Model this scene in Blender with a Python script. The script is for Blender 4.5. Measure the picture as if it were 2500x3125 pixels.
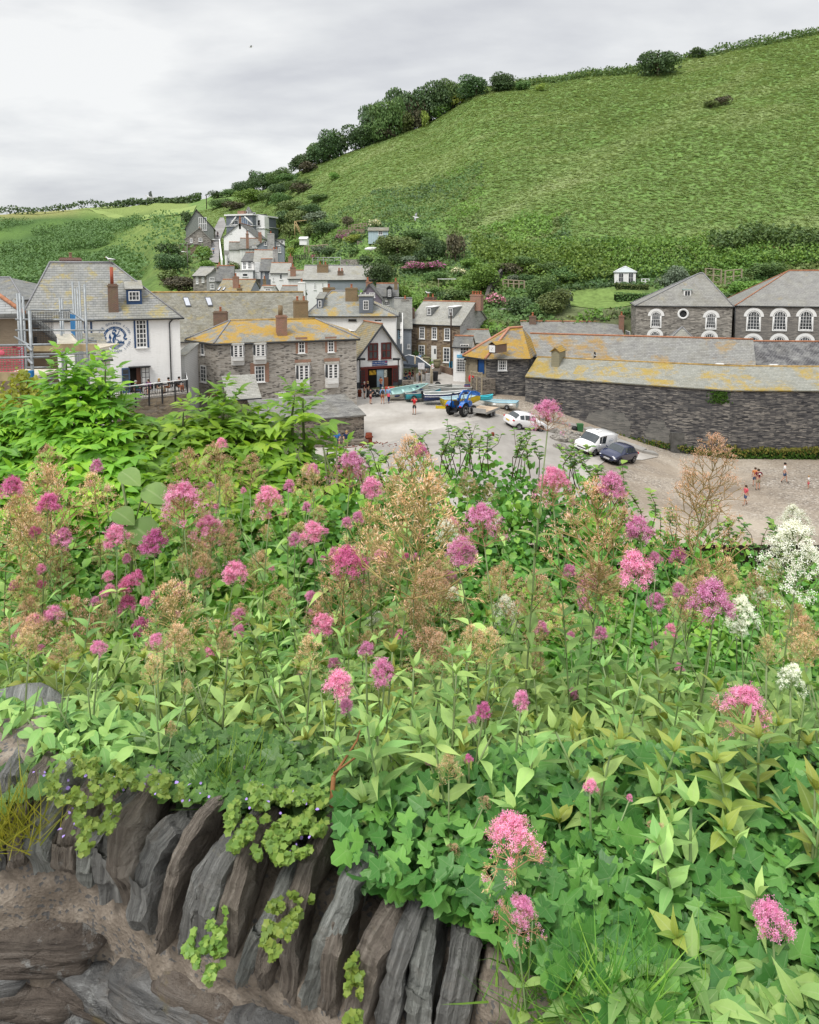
import bpy, bmesh, math, random
import numpy as np
from mathutils import Vector, Matrix, noise, geometry
from math import radians as R, sin, cos, pi, sqrt, atan2
random.seed(7); rng = np.random.default_rng(7)
S = bpy.context.scene; COL = S.collection
for o in list(bpy.data.objects): bpy.data.objects.remove(o)
# ---------------- camera (eye is the origin; x right, y away, z up) ----------------
FPX = 2200.0; TILT = R(5.5); PPY = 1042.0
cd = bpy.data.cameras.new('camera'); cam = bpy.data.objects.new('camera', cd); COL.objects.link(cam)
cam.rotation_euler = (R(90) - TILT, 0, 0)
cd.sensor_fit = 'VERTICAL'; cd.sensor_height = 36; cd.sensor_width = 28.8
cd.lens = FPX / 3125 * 36; cd.shift_y = -(1562.5 - PPY) / 3125
cd.clip_start = 0.05; cd.clip_end = 6000
S.camera = cam
# ---------------- light: bright overcast ----------------
SUN_EL, SUN_AZ = R(56), R(215)       # azimuth clockwise from +Y
W = bpy.data.worlds.new('World'); S.world = W; W.use_nodes = True
def build_world():
 nt = W.node_tree; N = nt.nodes; L = nt.links; N.clear()
 def n(t, **k):
  x = N.new(t)
  for a, b in k.items(): setattr(x, a, b)
  return x
 out = n('ShaderNodeOutputWorld'); bg = n('ShaderNodeBackground')
 sky = n('ShaderNodeTexSky', sky_type='NISHITA', sun_disc=False)
 sky.sun_elevation = SUN_EL; sky.sun_rotation = SUN_AZ
 bgs = n('ShaderNodeBackground'); bgs.inputs[1].default_value = 0.06; L.new(sky.outputs[0], bgs.inputs[0])
 tc = n('ShaderNodeTexCoord'); sep = n('ShaderNodeSeparateXYZ'); L.new(tc.outputs['Generated'], sep.inputs[0])
 def m(op, a, b=None, c=None, clamp=False):
  x = n('ShaderNodeMath', operation=op); x.use_clamp = clamp
  for i, q in enumerate((a, b, c)):
   if q is None: continue
   if isinstance(q, (int, float)): x.inputs[i].default_value = q
   else: L.new(q, x.inputs[i])
  return x.outputs[0]
 den = m('ADD', m('MAXIMUM', sep.outputs[2], 0.0), 0.22)
 cx = m('DIVIDE', sep.outputs[0], den); cy = m('DIVIDE', sep.outputs[1], den)
 cb = n('ShaderNodeCombineXYZ'); L.new(cx, cb.inputs[0]); L.new(m('MULTIPLY', cy, 1.5), cb.inputs[1]); L.new(m('MULTIPLY', sep.outputs[2], 2.0), cb.inputs[2])
 n1 = n('ShaderNodeTexNoise'); n1.inputs['Scale'].default_value = 0.95; n1.inputs['Detail'].default_value = 5; n1.inputs['Roughness'].default_value = 0.5
 n1.inputs['Distortion'].default_value = 0.5
 L.new(cb.outputs[0], n1.inputs['Vector'])
 n2 = n('ShaderNodeTexNoise'); n2.inputs['Scale'].default_value = 3.2; n2.inputs['Detail'].default_value = 5; n2.inputs['Roughness'].default_value = 0.55
 L.new(cb.outputs[0], n2.inputs['Vector'])
 f = m('ADD', m('MULTIPLY', n1.outputs['Fac'], 0.72), m('MULTIPLY', n2.outputs['Fac'], 0.28))
 cr = n('ShaderNodeValToRGB'); L.new(f, cr.inputs[0]); e = cr.color_ramp.elements
 e[0].position = 0.37; e[0].color = (0.55, 0.56, 0.585, 1)
 e[1].position = 0.60; e[1].color = (0.79, 0.795, 0.79, 1)
 x = cr.color_ramp.elements.new(0.48); x.color = (0.66, 0.67, 0.68, 1)
 # overcast skies are brighter towards the zenith
 mr = n('ShaderNodeMapRange', interpolation_type='SMOOTHSTEP'); L.new(sep.outputs[2], mr.inputs[0])
 mr.inputs[1].default_value = 0.40; mr.inputs[2].default_value = 0.95; mr.inputs[3].default_value = 1.0; mr.inputs[4].default_value = 2.3
 lo = n('ShaderNodeMapRange', interpolation_type='SMOOTHSTEP'); L.new(sep.outputs[2], lo.inputs[0])
 lo.inputs[1].default_value = -0.02; lo.inputs[2].default_value = 0.16; lo.inputs[3].default_value = 0.93; lo.inputs[4].default_value = 1.0
 bgc = n('ShaderNodeBackground'); L.new(cr.outputs[0], bgc.inputs[0]); L.new(m('MULTIPLY', mr.outputs[0], lo.outputs[0]), bgc.inputs[1])
 mx = n('ShaderNodeMixShader'); mx.inputs[0].default_value = 0.88
 L.new(bgs.outputs[0], mx.inputs[1]); L.new(bgc.outputs[0], mx.inputs[2]); L.new(mx.outputs[0], out.inputs[0])
build_world()
sl = bpy.data.lights.new('sun', 'SUN'); sl.energy = 1.9; sl.angle = R(18); sl.color = (1.0, 0.96, 0.9)
so = bpy.data.objects.new('sun', sl); COL.objects.link(so)
sd = Vector((sin(SUN_AZ) * cos(SUN_EL), cos(SUN_AZ) * cos(SUN_EL), sin(SUN_EL)))
so.rotation_euler = sd.to_track_quat('Z', 'Y').to_euler()
S.view_settings.view_transform = 'Standard'; S.view_settings.look = 'None'
S.view_settings.exposure = 0.36; S.view_settings.gamma = 1; S.view_settings.use_curve_mapping = False
S.render.engine = 'CYCLES'
S.cycles.max_bounces = 5; S.cycles.diffuse_bounces = 3; S.cycles.glossy_bounces = 2; S.cycles.transmission_bounces = 3
S.cycles.transparent_max_bounces = 6; S.cycles.caustics_reflective = False; S.cycles.caustics_refractive = False
S.cycles.use_denoising = True
# ---------------- pixel -> world helpers ----------------
_F = Vector((0, cos(TILT), -sin(TILT))); _U = Vector((0, sin(TILT), cos(TILT)))
def ray(px, py):
 d = _F + Vector((1, 0, 0)) * ((px - 1250) / FPX) - _U * ((py - PPY) / FPX)
 return d / d.y
def at(px, py, Y): return ray(px, py) * Y
def onz(px, py, z):
 d = ray(px, py); return d * (z / d.z)
def proj(p):
 d = Vector(p); dep = d.dot(_F); return (1250 + FPX*d.x/dep, PPY - FPX*d.dot(_U)/dep)
def pxu(px): return (px - 1250) / FPX
# ---------------- ground ----------------
def nz(x, y, z=0.0): return noise.noise(Vector((x, y, z)))
def fbm(x, y, z=0.0, o=4):
 s = 0; a = 1; t = 0
 for i in range(o):
  s += a * noise.noise(Vector((x, y, z))); t += a; a *= 0.55; x *= 2.1; y *= 2.1; z += 3.1
 return s / t
def lerp_tab(tab, Y):
 if Y <= tab[0][0]: return tab[0][1]
 for i in range(1, len(tab)):
  if Y <= tab[i][0]:
   a, b = tab[i-1], tab[i]; t = (Y - a[0]) / (b[0] - a[0]); return a[1] + (b[1] - a[1]) * t
 return tab[-1][1]
_C = [(-1500, [(90,-12),(130,-10),(240,0),(420,29),(520,34),(1200,40)]),
 (0, [(100,-12),(140,-9),(250,2),(420,33.5),(520,37),(1200,42)]),
 (300, [(100,-12),(140,-9),(250,3),(420,38.3),(520,42),(1200,46)]),
 (400, [(95,-12),(115,-5),(125,-3.5),(150,-4),(250,7),(420,39.5),(520,43),(1200,48)]),
 (490, [(90,-12),(105,-6),(120,-2),(180,8),(260,17),(300,22),(420,40.2),(520,43),(1200,50)]),
 (600, [(90,-12.5),(110,-8),(140,-1),(175,5),(215,13),(260,21),(420,41.3),(520,45),(1200,52)]),
 (660, [(95,-12),(120,-6),(150,1.5),(180,7),(215,13.7),(240,18.5),(330,35),(420,42),(520,48),(1200,60)]),
 (811, [(95,-12.2),(130,-6),(160,0.5),(180,5),(200,10),(260,28),(290,32.5),(340,36),(1200,70)]),
 (927, [(95,-12.2),(125,-7),(150,1),(175,10),(240,32),(260,35.5),(320,39),(1200,75)]),
 (1145, [(93,-12.6),(98,-9.5),(115,-3),(135,7),(150,12),(240,41.5),(262,44),(330,48),(1200,80)]),
 (1304, [(93,-12.6),(99,-9),(112,-3),(130,5),(145,11),(245,48.5),(265,51),(1200,85)]),
 (1450, [(93,-12.6),(98,-8),(110,-3),(122,3),(135,8),(245,60.3),(265,62),(1200,90)]),
 (1594, [(93,-12.6),(97,-7),(107,-4),(115,1),(125,5.5),(245,63),(270,65),(1200,90)]),
 (1900, [(80,-12.9),(92,-10),(97,-5.2),(104,-4),(107,-2),(111,-1.5),(120,4),(245,66.5),(270,68),(1200,90)]),
 (2200, [(80,-12.9),(96,-9),(100,-4),(112,-1.5),(122,4.5),(245,73),(270,75),(1200,95)]),
 (2500, [(80,-12.9),(97,-9),(102,-3),(112,-1),(122,5),(245,79.3),(270,81),(1200,100)]),
 (3600, [(80,-12.9),(97,-9),(102,-3),(112,0),(122,8),(245,90),(270,92),(1200,110)])]
_CU = [(pxu(p), t) for p, t in _C]
def far_z(u, Y):
 if u <= _CU[0][0]: return lerp_tab(_CU[0][1], Y)
 for i in range(1, len(_CU)):
  if u <= _CU[i][0]:
   a, b = _CU[i-1], _CU[i]; t = (u - a[0]) / (b[0] - a[0])
   return lerp_tab(a[1], Y) * (1 - t) + lerp_tab(b[1], Y) * t
 return lerp_tab(_CU[-1][1], Y)
def harbour(x, y):
 s = (x - 5 + (64 - y) * 0.2) / 20.0; s = min(max(s, 0), 1)
 z = -13.2 - 4.3 * s
 if y < 48 and x > -6: z -= (48 - y) * 0.05
 return z
def ss(t): t = min(max(t, 0), 1); return t * t * (3 - 2 * t)
def ground(x, y):
 if y < 26: return lerp_tab([(4.5,-1.75),(6,-3.4),(9,-8),(14,-13),(20,-16.5),(26,-17.6)], y)
 hz = harbour(x, y)
 if y < 40: return -17.6 + (hz + 17.6) * ss((y - 26) / 14)
 u = x / y
 lim = 78 if x > 8 else 84
 if y <= lim - 8: return hz
 fz = far_z(u, y); t = ss((y - (lim - 8)) / 14)
 z = hz * (1 - t) + fz * t
 w = ss((y - 108) / 40) * (1 - 0.7 * math.exp(-((u + 0.265) / 0.05) ** 2))
 if w > 0:
  z += w * (1.6 * fbm(x * .045, y * .045, 1.3, 3) + .55 * fbm(x * .22, y * .22, 5.1, 3))
  if u < -0.35: z += w * ss((y-200)/150) * 5 * fbm(x * .012, y * .012, 9.3, 3)
 return z
def gpt(px, py, y0=40, y1=700, off=0.0):
 d = ray(px, py); y = y0; st = 0.5; last = y0
 while y < y1:
  if d.z * y <= ground(d.x * y, y) + off:
   a, b = last, y
   for _ in range(14):
    m = (a + b) / 2
    if d.z * m <= ground(d.x * m, m) + off: b = m
    else: a = m
   return d * b
  last = y; y += st
 best = min((abs(ground(d.x * q, q) / q - d.z), q) for q in range(140, 300, 4))[1]
 return Vector((d.x * best, best, ground(d.x * best, best)))
# ---------------- materials ----------------
class NB:
 def __init__(s, name, rough=0.8, spec=0.25):
  s.mat = bpy.data.materials.new(name); s.mat.use_nodes = True
  s.nt = s.mat.node_tree; s.nt.nodes.clear()
  s.out = s.n('ShaderNodeOutputMaterial'); s.bs = s.n('ShaderNodeBsdfPrincipled')
  s.bs.inputs['Roughness'].default_value = rough; s.bs.inputs['Specular IOR Level'].default_value = spec
  s.l(s.bs.outputs[0], s.out.inputs[0])
 def n(s, t, **k):
  x = s.nt.nodes.new(t)
  for a, b in k.items(): setattr(x, a, b)
  return x
 def l(s, a, b): s.nt.links.new(a, b)
 def setc(s, sock): s.l(sock, s.bs.inputs['Base Color']); return s
 def coord(s, kind='Object', scale=(1, 1, 1), loc=(0, 0, 0)):
  tc = s.n('ShaderNodeTexCoord'); mp = s.n('ShaderNodeMapping'); s.l(tc.outputs[kind], mp.inputs[0])
  mp.inputs['Scale'].default_value = scale; mp.inputs['Location'].default_value = loc; return mp.outputs[0]
 def noise(s, vec, scale=5, detail=4, rough=0.55, dist=0.0):
  x = s.n('ShaderNodeTexNoise'); s.l(vec, x.inputs['Vector'])
  x.inputs['Scale'].default_value = scale; x.inputs['Detail'].default_value = detail
  x.inputs['Roughness'].default_value = rough; x.inputs['Distortion'].default_value = dist; return x.outputs['Fac']
 def ramp(s, fac, *stops):
  x = s.n('ShaderNodeValToRGB'); s.l(fac, x.inputs[0]); e = x.color_ramp.elements
  while len(e) < len(stops): e.new(0.5)
  for i, (p, c) in enumerate(stops):
   e[i].position = p; e[i].color = (*c, 1) if len(c) == 3 else c
  return x.outputs[0]
 def mix(s, fac, a, b, mode='MIX'):
  x = s.n('ShaderNodeMix', data_type='RGBA', blend_type=mode)
  for q, i in ((fac, 0), (a, 6), (b, 7)):
   if isinstance(q, (int, float)): x.inputs[i].default_value = q
   elif isinstance(q, tuple): x.inputs[i].default_value = (*q, 1)
   else: s.l(q, x.inputs[i])
  return x.outputs[2]
 def math(s, op, a, b=0.0, clamp=False):
  x = s.n('ShaderNodeMath', operation=op); x.use_clamp = clamp
  for i, q in enumerate((a, b)):
   if isinstance(q, (int, float)): x.inputs[i].default_value = q
   else: s.l(q, x.inputs[i])
  return x.outputs[0]
 def bump(s, h, strength=0.4, dist=0.03):
  x = s.n('ShaderNodeBump'); s.l(h, x.inputs['Height']); x.inputs['Strength'].default_value = strength
  x.inputs['Distance'].default_value = dist; s.l(x.outputs[0], s.bs.inputs['Normal'])
_M = {}
def plain(name, col, rough=0.6, spec=0.3, metal=0.0, var=0.12, scale=3.0):
 if name in _M: return _M[name]
 b = NB(name, rough, spec); v = b.coord('Object'); f = b.noise(v, scale, 5, 0.6)
 b.setc(b.ramp(f, (0.3, tuple(c * (1 - var) for c in col)), (0.7, tuple(min(1, c * (1 + var)) for c in col))))
 b.bs.inputs['Metallic'].default_value = metal
 _M[name] = b.mat; return b.mat
def painted(name, col, dirt=0.35, dcol=(0.25, 0.23, 0.2), bump=0.15, rough=0.85):
 if name in _M: return _M[name]
 b = NB(name, rough, 0.15); v = b.coord('UV'); f = b.noise(v, 0.6, 6, 0.65); g = b.noise(b.coord('UV', (2.5, .35, 1)), 1.6, 5, 0.6)
 k = b.math('MULTIPLY', b.ramp(b.math('MULTIPLY', f, g), (0.22, (0, 0, 0)), (0.42, (1, 1, 1))), dirt)
 b.setc(b.mix(k, col, dcol)); b.bump(b.noise(b.coord('UV', (1, 2.2, 1)), 4, 3, 0.6), bump, 0.05)
 _M[name] = b.mat; return b.mat
def slate(name, c1, c2, lichen=0.0, lcol=(0.62, 0.33, 0.03), row=0.24, bw=0.34, lsc=0.35, pale=(0.42, 0.43, 0.40), pamt=0.4, seed=0.0, scum=0.3, mort=0.008, tone=.86):
 if name in _M: return _M[name]
 b = NB(name, 0.75, 0.3); uv = b.coord('UV', (1, 1, 1), (seed, seed, 0))
 wob = b.n('ShaderNodeVectorMath', operation='ADD'); nn = b.n('ShaderNodeTexNoise'); b.l(uv, nn.inputs['Vector']); nn.inputs['Scale'].default_value = 1.2
 sc = b.n('ShaderNodeVectorMath', operation='SCALE'); sc.inputs['Scale'].default_value = 0.09; b.l(nn.outputs['Color'], sc.inputs[0])
 b.l(uv, wob.inputs[0]); b.l(sc.outputs[0], wob.inputs[1])
 br = b.n('ShaderNodeTexBrick'); b.l(wob.outputs[0], br.inputs['Vector']); br.offset = 0.5
 for k, vv in (('Scale', 1.0), ('Mortar Size', mort), ('Mortar Smooth', 0.3), ('Bias', 0.0), ('Brick Width', bw), ('Row Height', row)): br.inputs[k].default_value = vv
 br.inputs['Color1'].default_value = (*c1, 1); br.inputs['Color2'].default_value = (*c2, 1); br.inputs['Mortar'].default_value = (*[c * .35 for c in c1], 1)
 f1 = b.noise(uv, 0.9, 7, 0.7); col = b.mix(b.math('MULTIPLY', b.ramp(f1, (0.42, (0, 0, 0)), (0.68, (1, 1, 1))), pamt), br.outputs['Color'], pale)
 f2 = b.noise(b.coord('UV', (1, .55, 1), (seed + 7, 3, 0)), 0.55, 6, 0.65); col = b.mix(b.math('MULTIPLY', b.ramp(f2, (0.5, (0, 0, 0)), (0.7, (1, 1, 1))), scum), col, (0.22, 0.2, 0.13))
 if lichen > 0:
  f3 = b.noise(b.coord('UV', (1, 1.0, 1), (seed + 2, seed + 5, 0)), lsc * 1.5, 9, 0.74, 0.3); t = 0.615 - lichen * 0.235
  k = b.ramp(f3, (t, (0, 0, 0)), (t + 0.09, (1, 1, 1)))
  k = b.math('MULTIPLY', k, b.ramp(b.noise(uv, 9, 4, 0.75), (0.32, (0.0, .0, .0)), (0.48, (1, 1, 1))))
  lc = b.mix(b.noise(uv, 2.3, 3), lcol, (lcol[0] * .7, lcol[1] * .95, lcol[2] * 2)); col = b.mix(b.math('MULTIPLY', k, 0.88), col, lc)
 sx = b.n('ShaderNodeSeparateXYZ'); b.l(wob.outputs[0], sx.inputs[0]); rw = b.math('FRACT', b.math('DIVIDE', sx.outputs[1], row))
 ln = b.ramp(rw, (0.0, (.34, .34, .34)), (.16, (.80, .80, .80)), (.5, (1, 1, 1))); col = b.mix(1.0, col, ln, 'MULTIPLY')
 col = b.mix(.6, col, b.ramp(b.noise(uv, 5.5, 4, .75), (.3, (.55, .55, .55)), (.65, (1, 1, 1))), 'MULTIPLY'); col = b.mix(1.0, col, (1.10*tone, 1.08*tone, 1.03*tone), 'MULTIPLY')
 b.setc(col); b.bump(b.math('ADD', rw, b.math('MULTIPLY', f1, 1.2)), 0.5, 0.03)
 _M[name] = b.mat; return b.mat
def rubble(name, cols, sx=2.2, sy=7.0, mortar=(0.36, 0.33, 0.28), medge=0.06, seed=0.0, blotch=0.35, bcol=(0.3, 0.27, 0.22), thr=0.0, bump=0.7):
 if name in _M: return _M[name]
 b = NB(name, 0.9, 0.15); uv = b.coord('UV', (sx, sy, 1), (seed, seed * 1.7, 0))
 nn = b.n('ShaderNodeTexNoise'); b.l(uv, nn.inputs['Vector']); nn.inputs['Scale'].default_value = 1.3; nn.inputs['Detail'].default_value = 3
 sc = b.n('ShaderNodeVectorMath', operation='SCALE'); sc.inputs['Scale'].default_value = 0.85; b.l(nn.outputs['Color'], sc.inputs[0])
 ad = b.n('ShaderNodeVectorMath', operation='ADD'); b.l(uv, ad.inputs[0]); b.l(sc.outputs[0], ad.inputs[1])
 v1 = b.n('ShaderNodeTexVoronoi', feature='F1'); v2 = b.n('ShaderNodeTexVoronoi', feature='DISTANCE_TO_EDGE')
 for v in (v1, v2): b.l(ad.outputs[0], v.inputs['Vector']); v.inputs['Scale'].default_value = 1.0
 sep = b.n('ShaderNodeSeparateColor'); b.l(v1.outputs['Color'], sep.inputs[0])
 n = len(cols); x = b.ramp(sep.outputs[0], *[(i / max(1, n - 1) * 0.96, c) for i, c in enumerate(cols)])
 ed = b.ramp(v2.outputs['Distance'], (medge * .4, (1, 1, 1)), (medge, (0, 0, 0)))
 col = b.mix(ed, x, mortar)
 uv2 = b.coord('UV', (1, 1, 1), (seed, 4, 0)); f = b.noise(uv2, 0.35, 7, 0.65)
 col = b.mix(b.math('MULTIPLY', b.ramp(f, (0.45, (0, 0, 0)), (0.62, (1, 1, 1))), blotch), col, bcol)
 col = b.mix(0.35, col, b.ramp(b.noise(uv2, 9, 4, .7), (.3, (.35, .35, .35)), (.7, (1, 1, 1))), 'MULTIPLY')
 b.setc(col); b.bump(b.math('MINIMUM', v2.outputs['Distance'], 0.2), bump, 0.06)
 _M[name] = b.mat; return b.mat
def bricks(name, c1=(.32, .12, .07), c2=(.22, .09, .06), mortar=(.35, .3, .25)):
 if name in _M: return _M[name]
 b = NB(name, 0.9, 0.1); br = b.n('ShaderNodeTexBrick'); uv = b.coord('UV'); b.l(uv, br.inputs['Vector'])
 for k, vv in (('Scale', 1.0), ('Mortar Size', .012), ('Brick Width', .23), ('Row Height', .08)): br.inputs[k].default_value = vv
 br.inputs['Color1'].default_value = (*c1, 1); br.inputs['Color2'].default_value = (*c2, 1); br.inputs['Mortar'].default_value = (*mortar, 1)
 b.setc(b.mix(b.ramp(b.noise(uv, 1.5, 5), (.45, (0, 0, 0)), (.75, (.6, .6, .6))), br.outputs['Color'], (.2, .17, .1)))
 _M[name] = b.mat; return b.mat
def boards(name, col, pitch=0.15, vertical=False):
 if name in _M: return _M[name]
 b = NB(name, 0.6, 0.3); uv = b.coord('UV'); s = b.n('ShaderNodeSeparateXYZ'); b.l(uv, s.inputs[0])
 f = b.math('FRACT', b.math('DIVIDE', s.outputs[0 if vertical else 1], pitch)); k = b.ramp(f, (0.0, (.35, .35, .35)), (0.14, (1, 1, 1)))
 c = b.mix(1.0, col, k, 'MULTIPLY'); c = b.mix(b.ramp(b.noise(uv, 1.3, 5), (.4, (0, 0, 0)), (.8, (.4, .4, .4))), c, tuple(x * .6 for x in col))
 b.setc(c); b.bump(f, 0.3, 0.02); _M[name] = b.mat; return b.mat
def glass(name='window_glass', col=(0.03, 0.035, 0.04)):
 if name in _M: return _M[name]
 b = NB(name, 0.08, 0.6); f = b.noise(b.coord('UV'), 0.8, 2); b.setc(b.ramp(f, (.4, col), (.65, tuple(c * 2.2 for c in col)))); _M[name] = b.mat; return b.mat
def leafmat(name, dark, mid, light, rough=0.45, trans=0.3, vein=None, spec=0.35, gain=1.5, osc=1.0):
 if name in _M: return _M[name]
 b = NB(name, rough, spec); at_ = b.n('ShaderNodeAttribute', attribute_name='rnd'); oi = b.n('ShaderNodeObjectInfo')
 f = b.math('FRACT', b.math('ADD', at_.outputs['Fac'], b.math('MULTIPLY', oi.outputs['Random'], 0.0)))
 col = b.ramp(f, (0.05, dark), (0.5, mid), (0.95, light))
 g = b.noise(b.coord('Object'), osc, 4, 0.6)
 col = b.mix(b.ramp(g, (.35, (0, 0, 0)), (.65, (1, 1, 1))), b.mix(0.55, col, dark), col)
 hv = b.n('ShaderNodeHueSaturation'); b.l(col, hv.inputs['Color']); b.l(b.math('ADD', b.math('MULTIPLY', oi.outputs['Random'], 0.4), 0.8), hv.inputs['Value'])
 b.l(b.math('ADD', b.math('MULTIPLY', oi.outputs['Random'], 0.03), 0.485), hv.inputs['Hue'])
 gm = b.n('ShaderNodeVectorMath', operation='SCALE'); b.l(hv.outputs[0], gm.inputs[0]); gm.inputs['Scale'].default_value = gain
 col = gm.outputs[0]
 if vein:
  av = b.n('ShaderNodeAttribute', attribute_name='mid'); col = b.mix(b.ramp(av.outputs['Fac'], (vein, (0, 0, 0)), (min(1, vein+.1), (.45, .45, .45))), col, b.mix(.55, col, (.5, .6, .3)))
  b.bump(b.math('ADD', b.noise(b.coord('Object'), 120, 3, .6), av.outputs['Fac']), .25, .003)
 b.setc(col)
 if trans > 0:
  tr = b.n('ShaderNodeBsdfTranslucent'); b.l(b.mix(0.5, col, (light[0] * 1.4, light[1] * 1.3, light[2] * .6)), tr.inputs[0])
  mx = b.n('ShaderNodeMixShader'); mx.inputs[0].default_value = trans
  b.l(b.bs.outputs[0], mx.inputs[1]); b.l(tr.outputs[0], mx.inputs[2]); b.l(mx.outputs[0], b.out.inputs[0])
 _M[name] = b.mat; return b.mat
# ---------------- mesh builder ----------------
class MB:
 def __init__(s): s.v = []; s.f = []; s.m = []; s.sm = []
 def add(s, vs, fs, mi=0, M=None, smooth=False):
  o = len(s.v)
  for v in vs:
   v = Vector(v); s.v.append(M @ v if M is not None else v)
  for f in fs: s.f.append([i + o for i in f]); s.m.append(mi); s.sm.append(smooth)
  return s
 def box(s, x0, x1, y0, y1, z0, z1, mi=0, M=None):
  vs = [(x0,y0,z0),(x1,y0,z0),(x1,y1,z0),(x0,y1,z0),(x0,y0,z1),(x1,y0,z1),(x1,y1,z1),(x0,y1,z1)]
  return s.add(vs, [(0,3,2,1),(4,5,6,7),(0,1,5,4),(1,2,6,5),(2,3,7,6),(3,0,4,7)], mi, M)
 def slab(s, poly, th, mi=0, nrm=None):
  p = [Vector(q) for q in poly]; n = nrm or (p[1]-p[0]).cross(p[2]-p[0]).normalized()
  if nrm is None and n.z < 0: p = p[::-1]; n = -n
  k = len(p); q = [a - n * th for a in p]
  return s.add(p + q, [list(range(k)), list(range(2*k-1, k-1, -1))] + [[i, i+k, (i+1)%k+k, (i+1)%k] for i in range(k)], mi)
 def tube(s, pts, r, n=6, mi=0, smooth=True, cap=True):
  pts = [Vector(p) for p in pts]; rr = r if isinstance(r, (list, tuple)) else [r] * len(pts)
  up = Vector((0, 0, 1)); rings = []; prev = None
  for i, p in enumerate(pts):
   a = pts[max(0, i-1)]; c = pts[min(len(pts)-1, i+1)]; d = (c - a)
   d = d.normalized() if d.length > 1e-9 else up
   x = prev if prev is not None else (Vector((1, 0, 0)) if abs(d.z) > .9 else up.cross(d))
   x = (x - d * x.dot(d)); x = x.normalized() if x.length > 1e-6 else d.orthogonal().normalized()
   y = d.cross(x); prev = x
   rings.append([p + (x * cos(2*pi*k/n) + y * sin(2*pi*k/n)) * rr[i] for k in range(n)])
  vs = [q for g in rings for q in g]; fs = []
  for i in range(len(pts)-1):
   for k in range(n): fs.append((i*n+k, i*n+(k+1)%n, (i+1)*n+(k+1)%n, (i+1)*n+k))
  if cap: fs.append(list(range(n))[::-1]); fs.append([(len(pts)-1)*n+k for k in range(n)])
  return s.add(vs, fs, mi, None, smooth)
 def rings(s, loops, mi=0, smooth=True, capa=True, capb=True, closed=True):
  n = len(loops[0]); vs = [q for g in loops for q in g]; fs = []
  for i in range(len(loops)-1):
   for k in range(n if closed else n-1): fs.append((i*n+k, i*n+(k+1)%n, (i+1)*n+(k+1)%n, (i+1)*n+k))
  if capa: fs.append(list(range(n))[::-1])
  if capb: fs.append([(len(loops)-1)*n+k for k in range(n)])
  return s.add(vs, fs, mi, None, smooth)
 def lathe(s, prof, n=12, c=(0,0,0), mi=0, smooth=True):
  return s.rings([[Vector((c[0]+r*cos(2*pi*k/n), c[1]+r*sin(2*pi*k/n), c[2]+z)) for k in range(n)] for r, z in prof], mi, smooth)
 def ball(s, c, rx, ry, rz, n=10, m=6, mi=0, f=None):
  L = []
  for j in range(m+1):
   a = -pi/2 + pi*j/m; a = max(min(a, pi/2-.05), -pi/2+.05)
   L.append([Vector((c[0]+rx*cos(a)*cos(2*pi*k/n), c[1]+ry*cos(a)*sin(2*pi*k/n), c[2]+rz*sin(a))) for k in range(n)])
  if f: L = [[f(q) for q in g] for g in L]
  return s.rings(L, mi, True)
 def build(s, name, mats, parent=None, uv=True, loc=None):
  me = bpy.data.meshes.new(name); me.from_pydata([tuple(v) for v in s.v], [], s.f)
  if not isinstance(mats, (list, tuple)): mats = [mats]
  for m in mats: me.materials.append(m)
  me.polygons.foreach_set('material_index', s.m); me.polygons.foreach_set('use_smooth', s.sm)
  if uv:
   ul = me.uv_layers.new(name='UVMap'); up = Vector((0, 0, 1)); dat = [0.0] * (2 * len(me.loops))
   for p in me.polygons:
    n = p.normal
    t = up.cross(n); t = t.normalized() if t.length > .05 else Vector((1, 0, 0)); b = n.cross(t)
    for li in p.loop_indices:
     co = s.v[me.loops[li].vertex_index]; dat[2*li] = co.dot(t); dat[2*li+1] = co.dot(b)
   ul.data.foreach_set('uv', dat)
  me.update()
  return link(name, me, parent, loc)
def link(name, me, parent=None, loc=None):
 o = bpy.data.objects.new(name, me); COL.objects.link(o)
 if parent is not None: o.parent = parent
 if loc is not None: o.location = loc
 return o
def tag(o, label=None, cat=None, group=None, kind=None):
 if label: o['label'] = label
 if cat: o['category'] = cat
 if group: o['group'] = group
 if kind: o['kind'] = kind
 return o
def thing(name, label, cat, loc=(0,0,0), rz=0.0, group=None):
 o = bpy.data.objects.new(name, None); COL.objects.link(o); o.location = loc; o.rotation_euler = (0, 0, rz); o.empty_display_size = .2
 return tag(o, label, cat, group)
def dup(o, parent=None, loc=None, rz=None, scale=None, label=None):
 c = o.copy(); COL.objects.link(c); c.parent = parent
 if loc is not None: c.location = loc
 if rz is not None: c.rotation_euler = (0, 0, rz)
 if scale is not None: c.scale = scale if isinstance(scale, (tuple, Vector)) else (scale,)*3
 if label: c['label'] = label
 for ch in o.children: dup(ch, c)
 return c
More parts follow.
